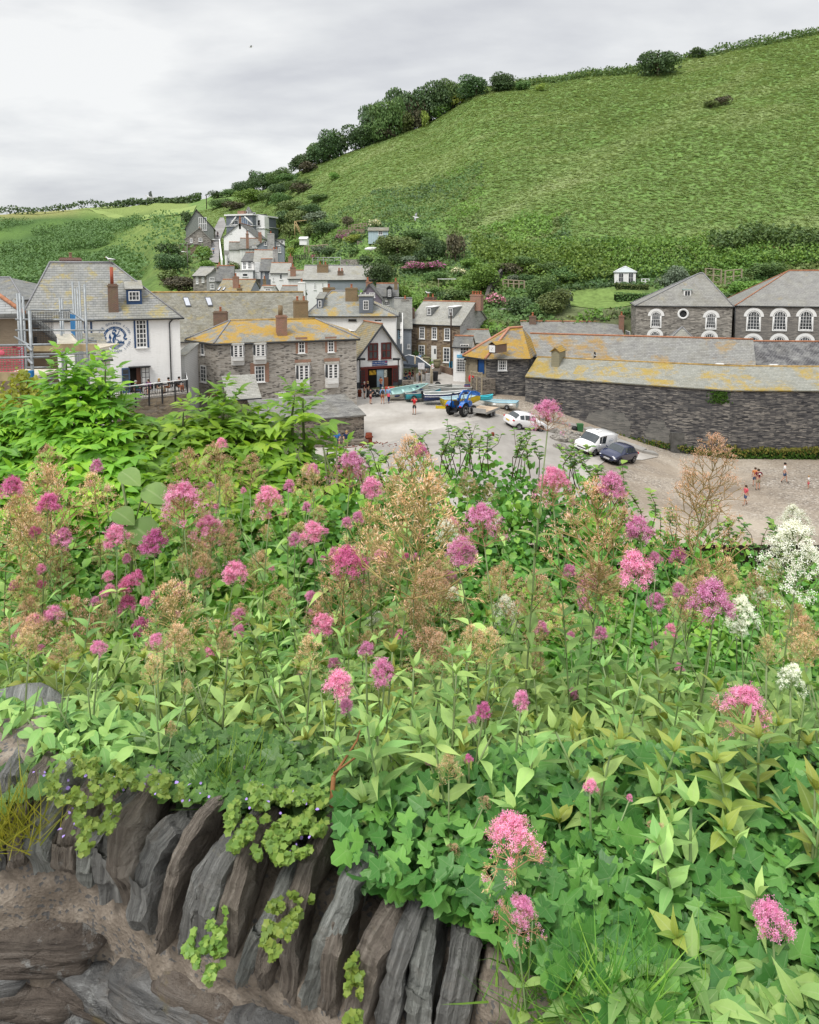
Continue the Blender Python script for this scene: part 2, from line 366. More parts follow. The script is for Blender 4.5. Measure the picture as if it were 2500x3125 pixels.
# numpy scatter of a template mesh: verts (k,3) faces list of equal-size polys
def scatter(name, tv, tf, P, Rm, Sc, mats, rnd=None, parent=None, smooth=False, matidx=None, mid=None):
 tv = np.asarray(tv, float); k = len(tv); n = len(P); fl = len(tf[0]); tf = np.asarray(tf, np.int32)
 Sc = np.asarray(Sc, float); Sc = Sc[:, None, None] if Sc.ndim == 1 else Sc[:, None, :]
 V = np.einsum('nij,nkj->nki', Rm, (tv[None] * Sc)) + np.asarray(P)[:, None, :]
 Fc = (tf[None] + (np.arange(n) * k)[:, None, None]).reshape(-1, fl)
 me = bpy.data.meshes.new(name); me.vertices.add(n*k); me.vertices.foreach_set('co', V.reshape(-1).astype(np.float32))
 nf = len(Fc); me.loops.add(nf*fl); me.loops.foreach_set('vertex_index', Fc.reshape(-1).astype(np.int32))
 me.polygons.add(nf); me.polygons.foreach_set('loop_start', (np.arange(nf)*fl).astype(np.int32))
 if smooth: me.polygons.foreach_set('use_smooth', np.ones(nf, bool))
 at_ = me.attributes.new('rnd', 'FLOAT', 'POINT'); r = rng.random(n) if rnd is None else rnd
 at_.data.foreach_set('value', np.repeat(r, k).astype(np.float32))
 if mid is not None: me.attributes.new('mid', 'FLOAT', 'POINT').data.foreach_set('value', np.tile(mid, n).astype(np.float32))
 for m in (mats if isinstance(mats, (list, tuple)) else [mats]): me.materials.append(m)
 if matidx is not None: me.polygons.foreach_set('material_index', np.repeat(matidx, len(tf)).astype(np.int32))
 me.update(calc_edges=True); me.validate()
 return me
def frames(fwd, upv=None, roll=None):
 """rotation matrices: column x = fwd, z ~ upv"""
 fwd = fwd / np.maximum(np.linalg.norm(fwd, axis=1, keepdims=True), 1e-9)
 if upv is None: upv = np.tile([0, 0, 1.0], (len(fwd), 1))
 y = np.cross(upv, fwd); ln = np.linalg.norm(y, axis=1, keepdims=True)
 alt = np.cross(np.tile([1.0, 0.2, 0], (len(fwd), 1)), fwd); y = np.where(ln < 1e-3, alt, y); y /= np.linalg.norm(y, axis=1, keepdims=True)
 z = np.cross(fwd, y)
 if roll is not None:
  c = np.cos(roll)[:, None]; s_ = np.sin(roll)[:, None]; y, z = y*c + z*s_, z*c - y*s_
 return np.stack([fwd, y, z], axis=2)
def join_meshes(name, meshes):
 """merge several meshes (numpy) keeping rnd + material index offsets"""
 bm = bmesh.new(); mats = []
 for me in meshes:
  remap = []
  for m in me.materials:
   if m not in mats: mats.append(m)
   remap.append(mats.index(m))
  idx = np.zeros(len(me.polygons), np.int32); me.polygons.foreach_get('material_index', idx)
  me.polygons.foreach_set('material_index', np.array(remap or [0], np.int32)[idx]); bm.from_mesh(me)
 out = bpy.data.meshes.new(name); bm.to_mesh(out); bm.free()
 for m in mats: out.materials.append(m)
 for me in meshes: bpy.data.meshes.remove(me)
 return out
# ================= setting: beach, hillside, paved sheets =================
def grid_mesh(name, X, Y, Zf, mat, colf=None, parent=None):
 ny, nx = X.shape; V = np.zeros((ny*nx, 3)); c = np.zeros((ny*nx, 4))
 xs = X.reshape(-1); ys = Y.reshape(-1)
 for i in range(ny*nx):
  z = Zf(xs[i], ys[i]); V[i] = (xs[i], ys[i], z)
  if colf: c[i] = (*colf(xs[i], ys[i], z), 1)
 idx = np.arange(ny*nx).reshape(ny, nx)
 F = np.stack([idx[:-1,:-1], idx[:-1,1:], idx[1:,1:], idx[1:,:-1]], -1).reshape(-1, 4)
 me = bpy.data.meshes.new(name); me.vertices.add(len(V)); me.vertices.foreach_set('co', V.reshape(-1).astype(np.float32))
 me.loops.add(F.size); me.loops.foreach_set('vertex_index', F.reshape(-1).astype(np.int32)); me.polygons.add(len(F))
 me.polygons.foreach_set('loop_start', (np.arange(len(F))*4).astype(np.int32)); me.polygons.foreach_set('use_smooth', np.ones(len(F), bool))
 if colf:
  a = me.color_attributes.new('gcol', 'FLOAT_COLOR', 'POINT'); a.data.foreach_set('color', c.reshape(-1).astype(np.float32))
 me.materials.append(mat); me.update(calc_edges=True); me.validate()
 return link(name, me, parent)
def gcol_mat(name, nscale, amt, bump=0.4, rough=0.95):
 b = NB(name, rough, 0.1); a = b.n('ShaderNodeAttribute', attribute_name='gcol'); v = b.coord('Object')
 f = b.ramp(b.noise(v, nscale, 6, 0.7), (.3, (1-amt,)*3), (.7, (1+amt,)*3))
 b.setc(b.mix(1.0, a.outputs['Color'], f, 'MULTIPLY')); b.bump(b.noise(v, nscale*1.7, 5, .7), bump, 0.25); return b.mat
def mixc(a, b, t): t = min(max(t, 0), 1); return tuple(p*(1-t)+q*t for p, q in zip(a, b))
G_BR1, G_BR2, G_GRASS, G_PALE = (.12,.20,.055), (.15,.245,.07), (.18,.29,.055), (.22,.26,.11)
_sa, _sb = gpt(1470,700), gpt(2310,205); _sd = (_sb-_sa).to_2d(); _sl = _sd.length; _sd.normalize()
def streak(x, y):
 v = Vector((x, y))-_sa.to_2d(); t = v.dot(_sd); w = 4+3*nz(t*.05, 2); d = abs(v.x*_sd.y-v.y*_sd.x+3*nz(t*.03, 9)); return math.exp(-(d/w)**2)*(1 if -10 < t < _sl+5 else 0)
def hill_col(x, y, z):
 u = x / y
 if u > -0.30:
  t = .5 + 1.3 * fbm(x*.035, y*.035, 2.2); c = mixc(G_BR1, G_BR2, t + .25)
  st = fbm(x*.03 + z*.02, (y - x*.35)*.10, 7.7, 3); c = mixc(c, G_PALE, max(ss((st - .08) * 5) * .6, .6*streak(x, y)))
 else:
  zy = z / y
  past = ss((zy - .071 + .012*fbm(x*.02, y*.02)) / .012) if y > 300 else 0.0
  c = mixc(mixc((.05,.10,.03), (.11,.19,.045), .5 + 1.5*fbm(x*.03, y*.03, 4.4)), (.20,.26,.08), past)
  if u < -0.44 and y > 300: c = mixc(c, (.27,.25,.10), past * .8 * ss((-.44-u)/.04))
  sp = math.exp(-((u + .315 + (y-150)*.00035) / .055) ** 2) * ss((y - 95) / 20) * (1 - ss((y - 290) / 40))
  c = mixc(c, mixc((.12,.19,.05), (.20,.26,.075), .5+1.4*fbm(x*.09, y*.09, 3.1)), sp)
 if y < 115: c = mixc((.10,.11,.06), c, ss((y - 92) / 22))
 return c
M_HILL = gcol_mat('hill_ground', 0.9, 0.35, 0.6)
def beach_mat():
 b = NB('beach', 0.95, 0.12); v = b.coord('Object')
 n1 = b.noise(v, 0.11, 5, .6, .6); c = b.ramp(n1, (.36, (.19,.155,.12)), (.5, (.295,.245,.19)), (.62, (.41,.355,.285)))
 vo = b.n('ShaderNodeTexVoronoi', feature='F1'); b.l(v, vo.inputs['Vector']); vo.inputs['Scale'].default_value = 8
 sp = b.n('ShaderNodeSeparateColor'); b.l(vo.outputs['Color'], sp.inputs[0])
 peb = b.ramp(sp.outputs[0], (.0, (.12,.11,.1)), (.5, (.29,.25,.205)), (.88, (.37,.33,.28)), (.99, (.52,.49,.44)))
 k = b.ramp(b.noise(b.coord('Object', (.6,1,1)), 0.2, 6, .65), (.42, (.12,.12,.12)), (.60, (.75,.75,.75)))
 c = b.mix(k, c, peb)
 s = b.n('ShaderNodeSeparateXYZ'); b.l(v, s.inputs[0])
 wet = b.ramp(b.math('ADD', b.math('MULTIPLY', s.outputs[1], .05), b.math('MULTIPLY', b.noise(v, .25, 4), .35)), (3.28/1, (0,0,0)), (3.42/1, (1,1,1)))
 b.setc(c); b.bump(vo.outputs['Distance'], 0.5, 0.05); return b.mat
xs = np.arange(-75, 110, 1.0); ys = np.concatenate([np.arange(4.5, 26, 1.5), np.arange(26, 81, 1.0)])
X, Y = np.meshgrid(xs, ys); tag(grid_mesh('beach', X, Y, ground, beach_mat()), kind='structure')
us = np.arange(-1.25, 1.35, .0075); ysr = np.concatenate([np.arange(79.5, 150, 1.1), np.arange(150, 310, 2.2), 310*1.07**np.arange(0, 30)])
U, Y = np.meshgrid(us, ysr)
HILL = grid_mesh('hillside', U*Y, Y, lambda x, y: ground(x, y) - (0.02 if y < 81 else 0), M_HILL, hill_col); tag(HILL, kind='structure')
def sheet(name, poly, mat, dz=0.05, step=1.2, world=False):
 P = [Vector((p[0], p[1])) if world else gpt(*p).to_2d() for p in poly]
 B = []
 for i, a in enumerate(P):
  b = P[(i+1) % len(P)]; n = max(1, int((b-a).length / step))
  B += [a.lerp(b, k/n) for k in range(n)]
 x0 = min(p.x for p in B); x1 = max(p.x for p in B); y0 = min(p.y for p in B); y1 = max(p.y for p in B)
 pts = list(B); nb = len(B)
 def inside(q):
  c = False; j = nb-1
  for i in range(nb):
   if (B[i].y > q.y) != (B[j].y > q.y) and q.x < (B[j].x-B[i].x)*(q.y-B[i].y)/(B[j].y-B[i].y)+B[i].x: c = not c
   j = i
  return c
 y = y0 + step*.5
 while y < y1:
  x = x0 + step*.5
  while x < x1:
   q = Vector((x, y))
   if inside(q): pts.append(q)
   x += step
  y += step
 r = geometry.delaunay_2d_cdt(pts, [(i, (i+1) % nb) for i in range(nb)], [], 1, 1e-4)
 mb = MB(); mb.add([(p.x, p.y, ground(p.x, p.y) + dz) for p in r[0]], [list(f) for f in r[2]], 0, None, True)
 return tag(mb.build(name, mat, uv=False), kind='structure')
def concrete_mat(name, c1, c2, c3, sc=0.12):
 b = NB(name, 0.9, 0.15); v = b.coord('Object'); f = b.noise(v, sc, 7, .62, .8)
 c = b.ramp(f, (.34, c1), (.5, c2), (.66, c3)); g = b.noise(b.coord('Object', (1, .3, 1)), 1.1, 6, .7)
 c = b.mix(.55, c, b.ramp(g, (.3, (.68,.67,.66)), (.65, (1,1,1))), 'MULTIPLY')
 st = b.noise(b.coord('Object', (.18, .9, 1), (3, 1, 0)), .5, 6, .65, .3); c = b.mix(b.ramp(st, (.45, (0,0,0)), (.75, (.45,.45,.45))), c, (.27,.25,.22))
 b.setc(c); b.bump(b.noise(v, 8, 4, .7), .25, .03); return b.mat
M_CON = concrete_mat('platt_concrete', (.36,.335,.30), (.43,.405,.37), (.50,.475,.44))
M_CON2 = concrete_mat('ramp_concrete', (.28,.262,.24), (.34,.32,.295), (.42,.395,.365))
M_ROAD = concrete_mat('lane_tarmac', (.22,.215,.21), (.28,.27,.265), (.33,.325,.32))
sheet('platt_paving', [(1000,1300),(1085,1180),(1230,1205),(1250,1150),(1330,1090),(1390,1085),(1480,1120),(1460,1215),(1500,1260),(1620,1290),(1690,1305),(1740,1330),(1870,1365),(2010,1395),(1960,1405),(1860,1400),(1800,1440),(1850,1480),(1700,1560),(1500,1640),(1000,1640),(700,1500)], M_CON, .05)
sheet('slipway_ramp', [(1090,1385),(1240,1338),(1440,1290),(1560,1268),(1640,1290),(1740,1345),(1800,1400),(1700,1500),(1560,1500),(1150,1460)], M_CON2, .12)
sheet('lane', [(642,808),(668,808),(672,740),(690,690),(683,668),(672,668),(655,700),(640,730),(636,770)], M_ROAD, .45, 2.0)
sheet('lawn', [(1730,932),(1700,905),(1760,886),(1900,884),(1960,892),(1960,925),(1900,938),(1830,945)], plain('lawn_grass', (.15,.22,.065), .95, .05, var=.3, scale=1.4), .08, 2.0)
sheet('meadow', [(260,634),(600,628),(590,650),(470,668),(330,664)], plain('meadow_grass', (.23,.30,.10), .95, .05, var=.14, scale=.06), .35, 8)
# ================= foliage =================
QUAD = [(0,0,0),(.5,-.42,.08),(1,0,0),(.5,.42,.08)]; QF = [(0,1,2,3)]
LM = {
 'dark':  leafmat('foliage_dark', (.028,.055,.022), (.058,.10,.036), (.095,.15,.05), .6, .15),
 'mid':   leafmat('foliage_mid', (.045,.09,.028), (.088,.155,.045), (.14,.215,.065), .6, .2),
 'olive': leafmat('foliage_olive', (.05,.075,.022), (.10,.135,.04), (.165,.195,.065), .6, .15),
 'bright':leafmat('foliage_bright', (.065,.13,.028), (.125,.22,.042), (.19,.295,.06), .6, .25),
 'brown': leafmat('foliage_brown', (.035,.035,.022), (.085,.08,.045), (.14,.125,.07), .7, .1),
 'yellow':leafmat('foliage_yellow', (.09,.13,.025), (.19,.24,.045), (.30,.34,.07), .6, .2),
 'grey':  leafmat('foliage_grey', (.06,.085,.06), (.13,.17,.11), (.24,.28,.20), .7, .15),
 'pink':  leafmat('blossom_pink', (.28,.08,.14), (.5,.2,.28), (.7,.4,.45), .7, .2),
 'magenta':leafmat('blossom_magenta', (.22,.05,.13), (.45,.12,.3), (.65,.3,.5), .7, .2),
 'cream': leafmat('blossom_cream', (.3,.28,.16), (.6,.56,.36), (.8,.76,.6), .7, .2),
}
M_BARK = plain('bark', (.11,.085,.06), .95, .1, var=.4, scale=8)
def blob_points(n, lobes, squash, seed, shell=.35):
 r = np.random.default_rng(seed); C = []
 for i in range(lobes):
  a = r.uniform(0, 2*pi); q = r.uniform(.15, .62); C.append((q*cos(a), q*sin(a), r.uniform(.12, .9)*squash, r.uniform(.3, .5)))
 C.append((0, 0, .45*squash, .68)); C = np.array(C); w = C[:, 3]**2; k = r.choice(len(C), n, p=w/w.sum())
 d = r.normal(size=(n, 3)); d /= np.linalg.norm(d, axis=1, keepdims=True); d[:, 2] = np.abs(d[:, 2]) * np.where(r.random(n) < .78, 1, -1)
 rad = C[k, 3] * (1 - shell * r.random(n)**1.5) ; P = C[k, :3] + d * rad[:, None] * [1, 1, .9]
 P[:, 2] = np.maximum(P[:, 2], .02); return P, d, r
_crown = {}
def crown_mesh(kind, v, n=650, leaf=.13, lobes=9, squash=1.0, mix=None):
 key = (kind, v, n, leaf, squash, mix)
 if key in _crown: return _crown[key]
 P, d, r = blob_points(n, lobes, squash, 100 + v*7 + lobes)
 fwd = np.cross(d, r.normal(size=d.shape)); fwd += d * .5 + [0, 0, -.1]
 Rm = frames(fwd, d + .5*r.normal(size=d.shape)); sc = leaf * r.uniform(.6, 1.4, n)
 up = (P[:, 2] / max(P[:, 2].max(), .01)); rnd = np.clip(.5 + .22*r.normal(size=n) + .15*(up - .5), .02, .98)
 mats = [LM[kind]]; mi = None
 if mix: mats.append(LM[mix]); mi = ((r.random(n) < .55) & (up > .3)).astype(int)
 me = scatter('crown_' + kind, QUAD, QF, P, Rm, sc, mats, rnd, matidx=mi); _crown[key] = me; return me
def trunk_mesh(key='t'):
 if key in _crown: return _crown[key]
 mb = MB(); mb.tube([(0,0,-.25),(.02,0,.2),(-.02,.03,.5),(.02,0,.8)], [.07,.05,.035,.015], 6)
 for a in range(5):
  t = a*1.3; mb.tube([(0,0,.25+.07*a),(.25*cos(t),.25*sin(t),.5+.07*a),(.45*cos(t),.45*sin(t),.68+.06*a)], [.03,.018,.008], 5)
 o = mb.build('trunk', M_BARK, uv=False); me = o.data; bpy.data.objects.remove(o); _crown[key] = me; return me
_vc = [0]
def bush(px, py, w, h, kind, label, cat='bush', name='bush', mix=None, group=None, dens=1.0, P=None):
 """a shrub or tree standing on the ground at pixel (px, py), w x h pixels as seen"""
 p = P if P is not None else gpt(px, py); k = p.y / FPX; h = max(h, proj(p)[1] - (py - h)); wr = w*k*(.80 if cat == 'tree' else .74); hh = h*k*(1.0 if cat == 'tree' else 1.15)
 _vc[0] += 1; v = _vc[0] % 4; big = w > 62
 t = thing(name, label, cat, p, _vc[0]*1.7, group)
 c = link('crown', crown_mesh(kind, v, int((3400 if big else 800)*dens), .085 if big else .15, 10 if big else 7, 1.0, mix), t)
 c.scale = (wr, wr, hh*.72); tr = link('trunk', trunk_mesh(), t); tr.scale = (wr, wr, hh*.7); return t
def lst(x0, y0, s, rows, group, name, cat):
 for r in rows:
  a, lab = r.split('|'); a = a.split(','); x, y, w, h = [float(q) for q in a[:4]]; mix = a[5] if len(a) > 5 else None
  bush(x0+x*s, y0+y*s, w*s, h*s, a[4], lab, cat, name, mix, group)
lst(600, 150, .58, '''915,352,110,92,dark|dark rounded tree at the lower left edge of the hilltop wood
960,405,130,140,mid|mid green tree second from the left in the hilltop wood
1010,335,120,95,mid|pale green tree top rising behind the left part of the hilltop wood
1060,405,110,120,olive|olive tree at the grass edge of the hilltop wood
1090,292,150,122,dark|broad dark tree crowning the left shoulder of the hilltop wood
1130,385,120,140,brown|brownish green tree low at the front of the hilltop wood
1190,335,110,110,brown|dull brown tree in the middle of the hilltop wood
1230,275,150,110,dark|dark wide tree at the centre of the hilltop wood
1300,295,130,150,dark|tall dark tree right of centre in the hilltop wood
1350,245,110,100,mid|mid green tree on the upper right of the hilltop wood
1365,305,90,100,yellow|yellow green small tree at the right foot of the hilltop wood
1285,325,70,50,bright|bright green low bush at the right foot of the hilltop wood
1420,252,100,95,mid|mid green tree next to the right end of the hilltop wood
1470,245,130,110,dark|dark tree at the right end of the hilltop wood
1605,218,110,97,dark|lone dark tree on the skyline right of the hilltop wood
1715,212,60,52,mid|small green bush on the skyline between two lone trees
870,475,140,82,dark|dark spreading tree below the left end of the hilltop wood
935,455,110,62,mid|mid green shrub below the hilltop wood
1000,465,90,60,brown|brown bush at the grass edge under the hilltop wood
1040,448,75,45,bright|bright green bush at the grass edge under the hilltop wood
745,484,100,74,dark|thin crowned dark tree on the skyline halfway down the slope
700,525,130,100,dark|dark tree on the skyline below the thin crowned one
640,562,120,92,mid|mid green tree on the falling skyline
580,595,110,64,dark|dark shrub where the skyline wood thins out
590,645,90,60,brown|brown bush at the edge of the bracken slope
540,625,80,50,dark|small dark tree low on the falling skyline
725,688,50,46,bright|round green bush alone on the open bracken slope
1200,372,40,66,yellow|thin yellow green sapling at the right foot of the wood'''.split('\n'), 'trees along the hill skyline', 'tree', 'tree')
lst(600, 150, .58, '''300,692,56,50,dark|small dark tree sticking up from the left skyline
430,682,120,50,mid|mid green scrub on the lower skyline
370,694,110,50,dark|dark scrub on the lower skyline
490,702,110,50,mid|green scrub above the grassy slope edge
520,745,120,60,mid|mid green thicket beside the bracken slope
440,762,130,60,dark|dark thicket beside the bracken slope
560,752,90,46,brown|brown thicket beside the bracken slope
350,728,110,54,dark|dark thicket above the white houses
240,742,110,52,dark|dark green skyline thicket above the steep lane
180,775,110,44,mid|green skyline thicket left of the lane top
110,784,70,36,dark|dark bush by the telegraph pole on the skyline
290,806,150,74,bright|bright green thicket above the flat roofed white house
390,808,130,60,mid|mid green thicket right of the green pavilion
120,836,120,50,mid|mid green scrub at the top of the lane
460,822,130,60,mid|mid green scrub under the bracken slope edge
200,846,100,46,brown|reddish brown scrub at the lane top
500,860,150,70,olive|olive thicket right of the white houses
540,930,150,90,olive|big olive thicket right of the houses
600,880,130,60,dark|dark thicket above the gardens
640,800,110,40,mid|low green scrub at the foot of the bracken slope'''.split('\n'), 'thicket on the hill behind the village', 'bush', 'bush')
lst(1500, 50, .58, '''55,392,110,96,dark|dark round tree on the skyline left of a small bush
165,387,52,50,mid|small mid green bush on the bare skyline
255,392,40,40,yellow|smallest yellowish bush on the bare skyline
875,312,150,158,dark|big lone dark tree at the top of the bracken slope
1075,216,70,60,dark|dark bush on the skyline hedge right of the big lone tree
1155,482,70,44,olive|left of two low olive bushes high on the bracken slope
1210,466,64,50,brown|right of two low bushes high on the bracken slope'''.split('\n'), 'lone trees high on the right slope', 'tree', 'tree')
lst(1050, 600, .4058, '''400,432,260,150,olive|wide olive bush right of the pale blue shed
690,478,170,175,dark|grey green tall bush in the middle of the gardens
840,482,150,205,brown|tall brown green bush next to the grey green one
580,484,100,85,dark|dark bush left of the grey green bush
560,335,210,90,mid|mid green thicket above the gardens
160,514,120,76,dark|dark round bush at the left end of the garden hedge row
285,534,110,90,mid|second bush of the garden hedge row
390,514,110,80,dark|third dark bush of the garden hedge row
490,502,110,62,grey|pale grey flowering bush in the garden hedge row
290,645,210,150,dark|dark ivy bush spilling over behind the big slate roof
560,560,170,70,mid,magenta|left bank of pink valerian on the garden terrace
680,548,150,60,mid,magenta|right bank of pink valerian on the garden terrace
700,624,160,66,mid|green shrub under the pink valerian bank
860,592,110,62,mid,cream|shrub full of cream flowers on the garden terrace
1040,706,255,195,bright|large rounded vivid green bush above the brown stone house
440,806,130,134,bright|round bright green tree by the dormered roofs
560,826,110,80,bright|low bright green shrub beside the round tree
1140,826,150,104,mid,pink|pink hydrangea beside the bench above the stone house
680,768,110,90,mid|mid green shrub by the chimneys
880,766,220,72,mid|long green hedge behind the brown stone house roof
740,790,120,80,dark|dark climber behind the white porch roof
1470,766,200,180,mid|tall green shrub between the bench and the lawn
1560,866,230,165,olive|olive shrub at the edge of the lawn
1655,836,120,140,grey|silver leaved tree at the corner of the lawn
1300,886,150,140,dark|dark shrub right of the bench
1430,906,150,100,mid|mid green shrub behind the grey slate roof
1270,646,90,60,grey|grey green bush beside the wooden terrace
1380,644,100,60,dark|dark bush above the wooden terrace
1250,584,150,90,brown|brown purple bush above the wooden terrace
1500,566,200,80,mid|left thicket at the foot of the bracken slope
1610,626,200,100,mid|thicket above the silver leaved tree
1390,526,200,80,mid|upper thicket at the foot of the bracken slope
1150,560,170,70,bright|bright scrub above the vivid green bush
960,520,150,60,bright|bright scrub left above the vivid green bush
90,610,120,80,mid|green shrub by the glass balustrade'''.split('\n'), 'garden shrubs on the terraces', 'shrub', 'shrub')
lst(500, 600, .4058, '''60,560,230,130,dark|wide dark tree left of the steep lane
40,455,150,110,dark|dark tree on the green spur
150,524,120,90,mid|mid green tree below the stone garden wall
290,484,110,115,bright|bright green hedge along the steep lane
330,535,120,50,bright|bright green low growth at the foot of the lane
110,706,260,115,brown|brown seeding thicket behind the long slate roof
30,640,150,90,olive|olive scrub left behind the long slate roof
168,240,66,130,dark|dark ivy clad tree hugging the modern gabled house
880,256,160,110,olive|olive shrub right of the flat roofed white house
850,290,70,80,yellow|pale yellow tree behind the grey gabled house
965,214,220,110,dark|dark shrubs above the wooden steps
950,330,120,130,olive|tall olive shrub left of the wooden steps
1130,196,150,80,grey|grey green shrub high in the gardens
1110,296,120,82,olive|orange green shrub right of the wooden steps
1240,276,200,90,dark|dark spreading shrub above the clipped hedges
1385,236,90,90,brown|reddish spiky palm lily in the upper garden
1350,330,110,50,mid,magenta|magenta rhododendron in the upper garden
1440,346,130,66,yellow|yellow green shrub beside the rhododendron
1290,334,70,40,mid|round green bush left of the rhododendron
1592,236,96,66,mid,cream|cream flowering tree behind the pale blue shed
1180,430,140,60,grey|pale grey mound of shrubs below the clipped hedges
1250,440,110,60,dark|dark mound of shrubs below the clipped hedges
1430,440,100,66,mid|green shrub in the middle terrace
960,440,50,60,yellow|small yellow palm on the patio
1140,470,80,36,mid,pink|pink flowering shrub above the slate roof
600,350,90,50,bright|yellow green creeper on the chimney of the terrace house
530,560,90,70,olive|olive shrub beside the white steps'''.split('\n'), 'shrubs around the upper village', 'shrub', 'shrub')
lst(1900, 780, .3478, '''460,290,220,190,grey|silvery green tall bush left of the pyramid roof
440,200,200,110,mid|thicket behind the silvery green bush
1100,340,260,130,bright|bright green shrub between the two hipped roofs
1250,190,300,130,mid|mid green thicket between the two hipped roofs
1050,300,150,110,mid|green shrub under the timber rails'''.split('\n'), 'shrubs behind the hipped stone buildings', 'shrub', 'shrub')
# clipped hedges (boxy) and long hedge rows
def boxhedge(px0, px1, pyt, pyb, kind, label, depth=1.6, name='hedge', lf=.16, dens=85):
 a = gpt(px0, pyb); b = onz(px1, pyb, a.z) if abs(a.z) > 6 else at(px1, pyb, a.y); b = Vector((b.x, a.y if abs(b.y-a.y) > 12 else b.y, a.z))
 L = (b-a).length; h = (pyb-pyt)*a.y/FPX; n = int(min(9000, dens*(L*(h+depth))+60)); r = rng
 P = np.zeros((n, 3)); P[:, 0] = r.uniform(0, L, n); f = r.random(n); top = f < depth/(depth+h)
 P[:, 1] = np.where(top, r.uniform(0, depth, n), r.uniform(-.08, .1, n)); P[:, 2] = np.where(top, h + r.uniform(-.12, .06, n), r.uniform(-.6, h, n))
 P[:, 2] += np.where(top, .12*np.sin(P[:, 0]*.9 + px0), 0); bk = (~top) & (r.random(n) < .25); P[bk, 1] = depth
 nr = np.where(top[:, None], [0, 0, 1.0], [0, -1.0, 0]) + .5*r.normal(size=(n, 3))
 me = scatter(name, QUAD, QF, P, frames(np.cross(nr, r.normal(size=(n, 3))), nr), lf*r.uniform(.6, 1.4, n), LM[kind])
 t = thing(name, label, 'hedge', a, atan2(b.y-a.y, b.x-a.x)); link('foliage', me, t)
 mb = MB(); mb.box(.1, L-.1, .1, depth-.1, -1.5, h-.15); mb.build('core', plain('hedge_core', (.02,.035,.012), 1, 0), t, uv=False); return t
for a in [(896,950,737,770,'bright','tall clipped hedge at the left of the garden steps',2.0),(925,985,722,741,'bright','clipped hedge middle step of the garden',1.8),
   (950,1005,716,748,'bright','clipped dark green hedge block right of the steps',2.2),(988,1042,734,750,'mid','low clipped hedge on the garden terrace',1.2),
   (1880,1982,869,888,'olive','long clipped hedge in front of the white summerhouse',1.4),(1880,2020,896,924,'mid','shaggy hedge between the summerhouse garden and lawn',1.5),
   (1470,1530,838,858,'mid','low green hedge left of the wooden terrace',1.2)]:
 boxhedge(*a)
# skyline hedge rows: stuff (one mass each)
def hedgerow(name, pts, wv, hv, kind, n, lf=.9):
 W = [gpt(*p, off=0) for p in pts]; P = [];
 for i in range(n):
  t = random.random()*(len(W)-1); k = int(t); p = W[k].lerp(W[min(k+1, len(W)-1)], t-k); hh = hv*(.6+.5*(.5+fbm(p.x*.12, 3.3, 0, 2)*2))
  x = p.x+random.gauss(0, .6); y = p.y+random.uniform(-wv, wv); P.append((x, y, ground(x, y)+random.random()**.7*hh))
 P = np.array(P); r = rng; nr = r.normal(size=(n, 3))+[0, -.5, .8]
 me = scatter(name, QUAD, QF, P, frames(np.cross(nr, r.normal(size=(n, 3))), nr), lf*r.uniform(.6, 1.3, n), LM[kind]); tag(link(name, me), kind='stuff')
hedgerow('hedgerow', [(1566,262),(1780,235),(1960,215),(2060,180),(2300,140),(2500,100)], 2.5, 2.0, 'mid', 4500, .7)
hedgerow('field_hedge', [(-100,662),(345,630),(490,618),(610,612)], 3, 3.6, 'dark', 3200, 1.3)
hedgerow('ditch_growth', [(2180,762),(2300,752),(2400,756),(2560,752)], 2.0, 2.6, 'mid', 4500, .55)
hedgerow('slope_foot_scrub', [(1620,790),(1800,790),(2000,800),(2200,770),(2350,770),(2560,760)], 4.5, 1.6, 'bright', 14000, .42)
hedgerow('slope_foot_scrub', [(1450,760),(1560,790),(1700,830),(1850,810)], 4.5, 2.2, 'bright', 8000, .45)
# bracken over the open slope: stuff
def bracken():
 n = 135000; r = rng; u = r.uniform(-.31, .66, n); y = 112 + 150*r.random(n)**.85; keep = np.ones(n, bool)
 P = np.zeros((n, 3)); rnd = np.zeros(n)
 for i in range(n):
  x = u[i]*y[i]; zz = ground(x, y[i]); P[i] = (x, y[i], zz)
  lim = 142 if u[i] < 0.05 else (130 if u[i] < .12 else 114)
  if u[i] < -.12: lim = 165
  if y[i] < lim: keep[i] = False
  t = .42 + 1.1*fbm(x*.03, y[i]*.03, 2.2, 3); st = ss((fbm(x*.03+zz*.02, (y[i]-x*.35)*.10, 7.7, 2)-.06)*5)
  rnd[i] = min(.97, max(.03, t*.5 + st*.38 + .42*streak(x, y[i]) + .09*r.normal()))
 P = P[keep]; rnd = rnd[keep]; n = len(P)
 tv = []; tf = []
 for k in range(5):
  a = k*2*pi/5; c, s_ = cos(a), sin(a); o = len(tv)
  tv += [(0, 0, .15), (.5*c-.25*s_, .5*s_+.25*c, .30), (1.0*c, 1.0*s_, .08), (.5*c+.25*s_, .5*s_-.25*c, .30)]; tf.append((o, o+1, o+2, o+3))
 yaw = r.uniform(0, 2*pi, n); tl = r.normal(size=(n, 2))*.22
 Rm = frames(np.stack([np.cos(yaw), np.sin(yaw), tl[:, 0]], 1), np.stack([tl[:, 1], -.35+tl[:, 0], np.ones(n)], 1))
 me = scatter('bracken', tv, tf, P, Rm, r.uniform(.26, .60, n)*(.7+P[:, 1]/500), M_BRK, rnd); tag(link('bracken', me), kind='stuff')
M_BRK = leafmat('bracken_fronds', (.145,.22,.075), (.195,.28,.10), (.27,.33,.155), .85, .3, osc=.05)
bracken()
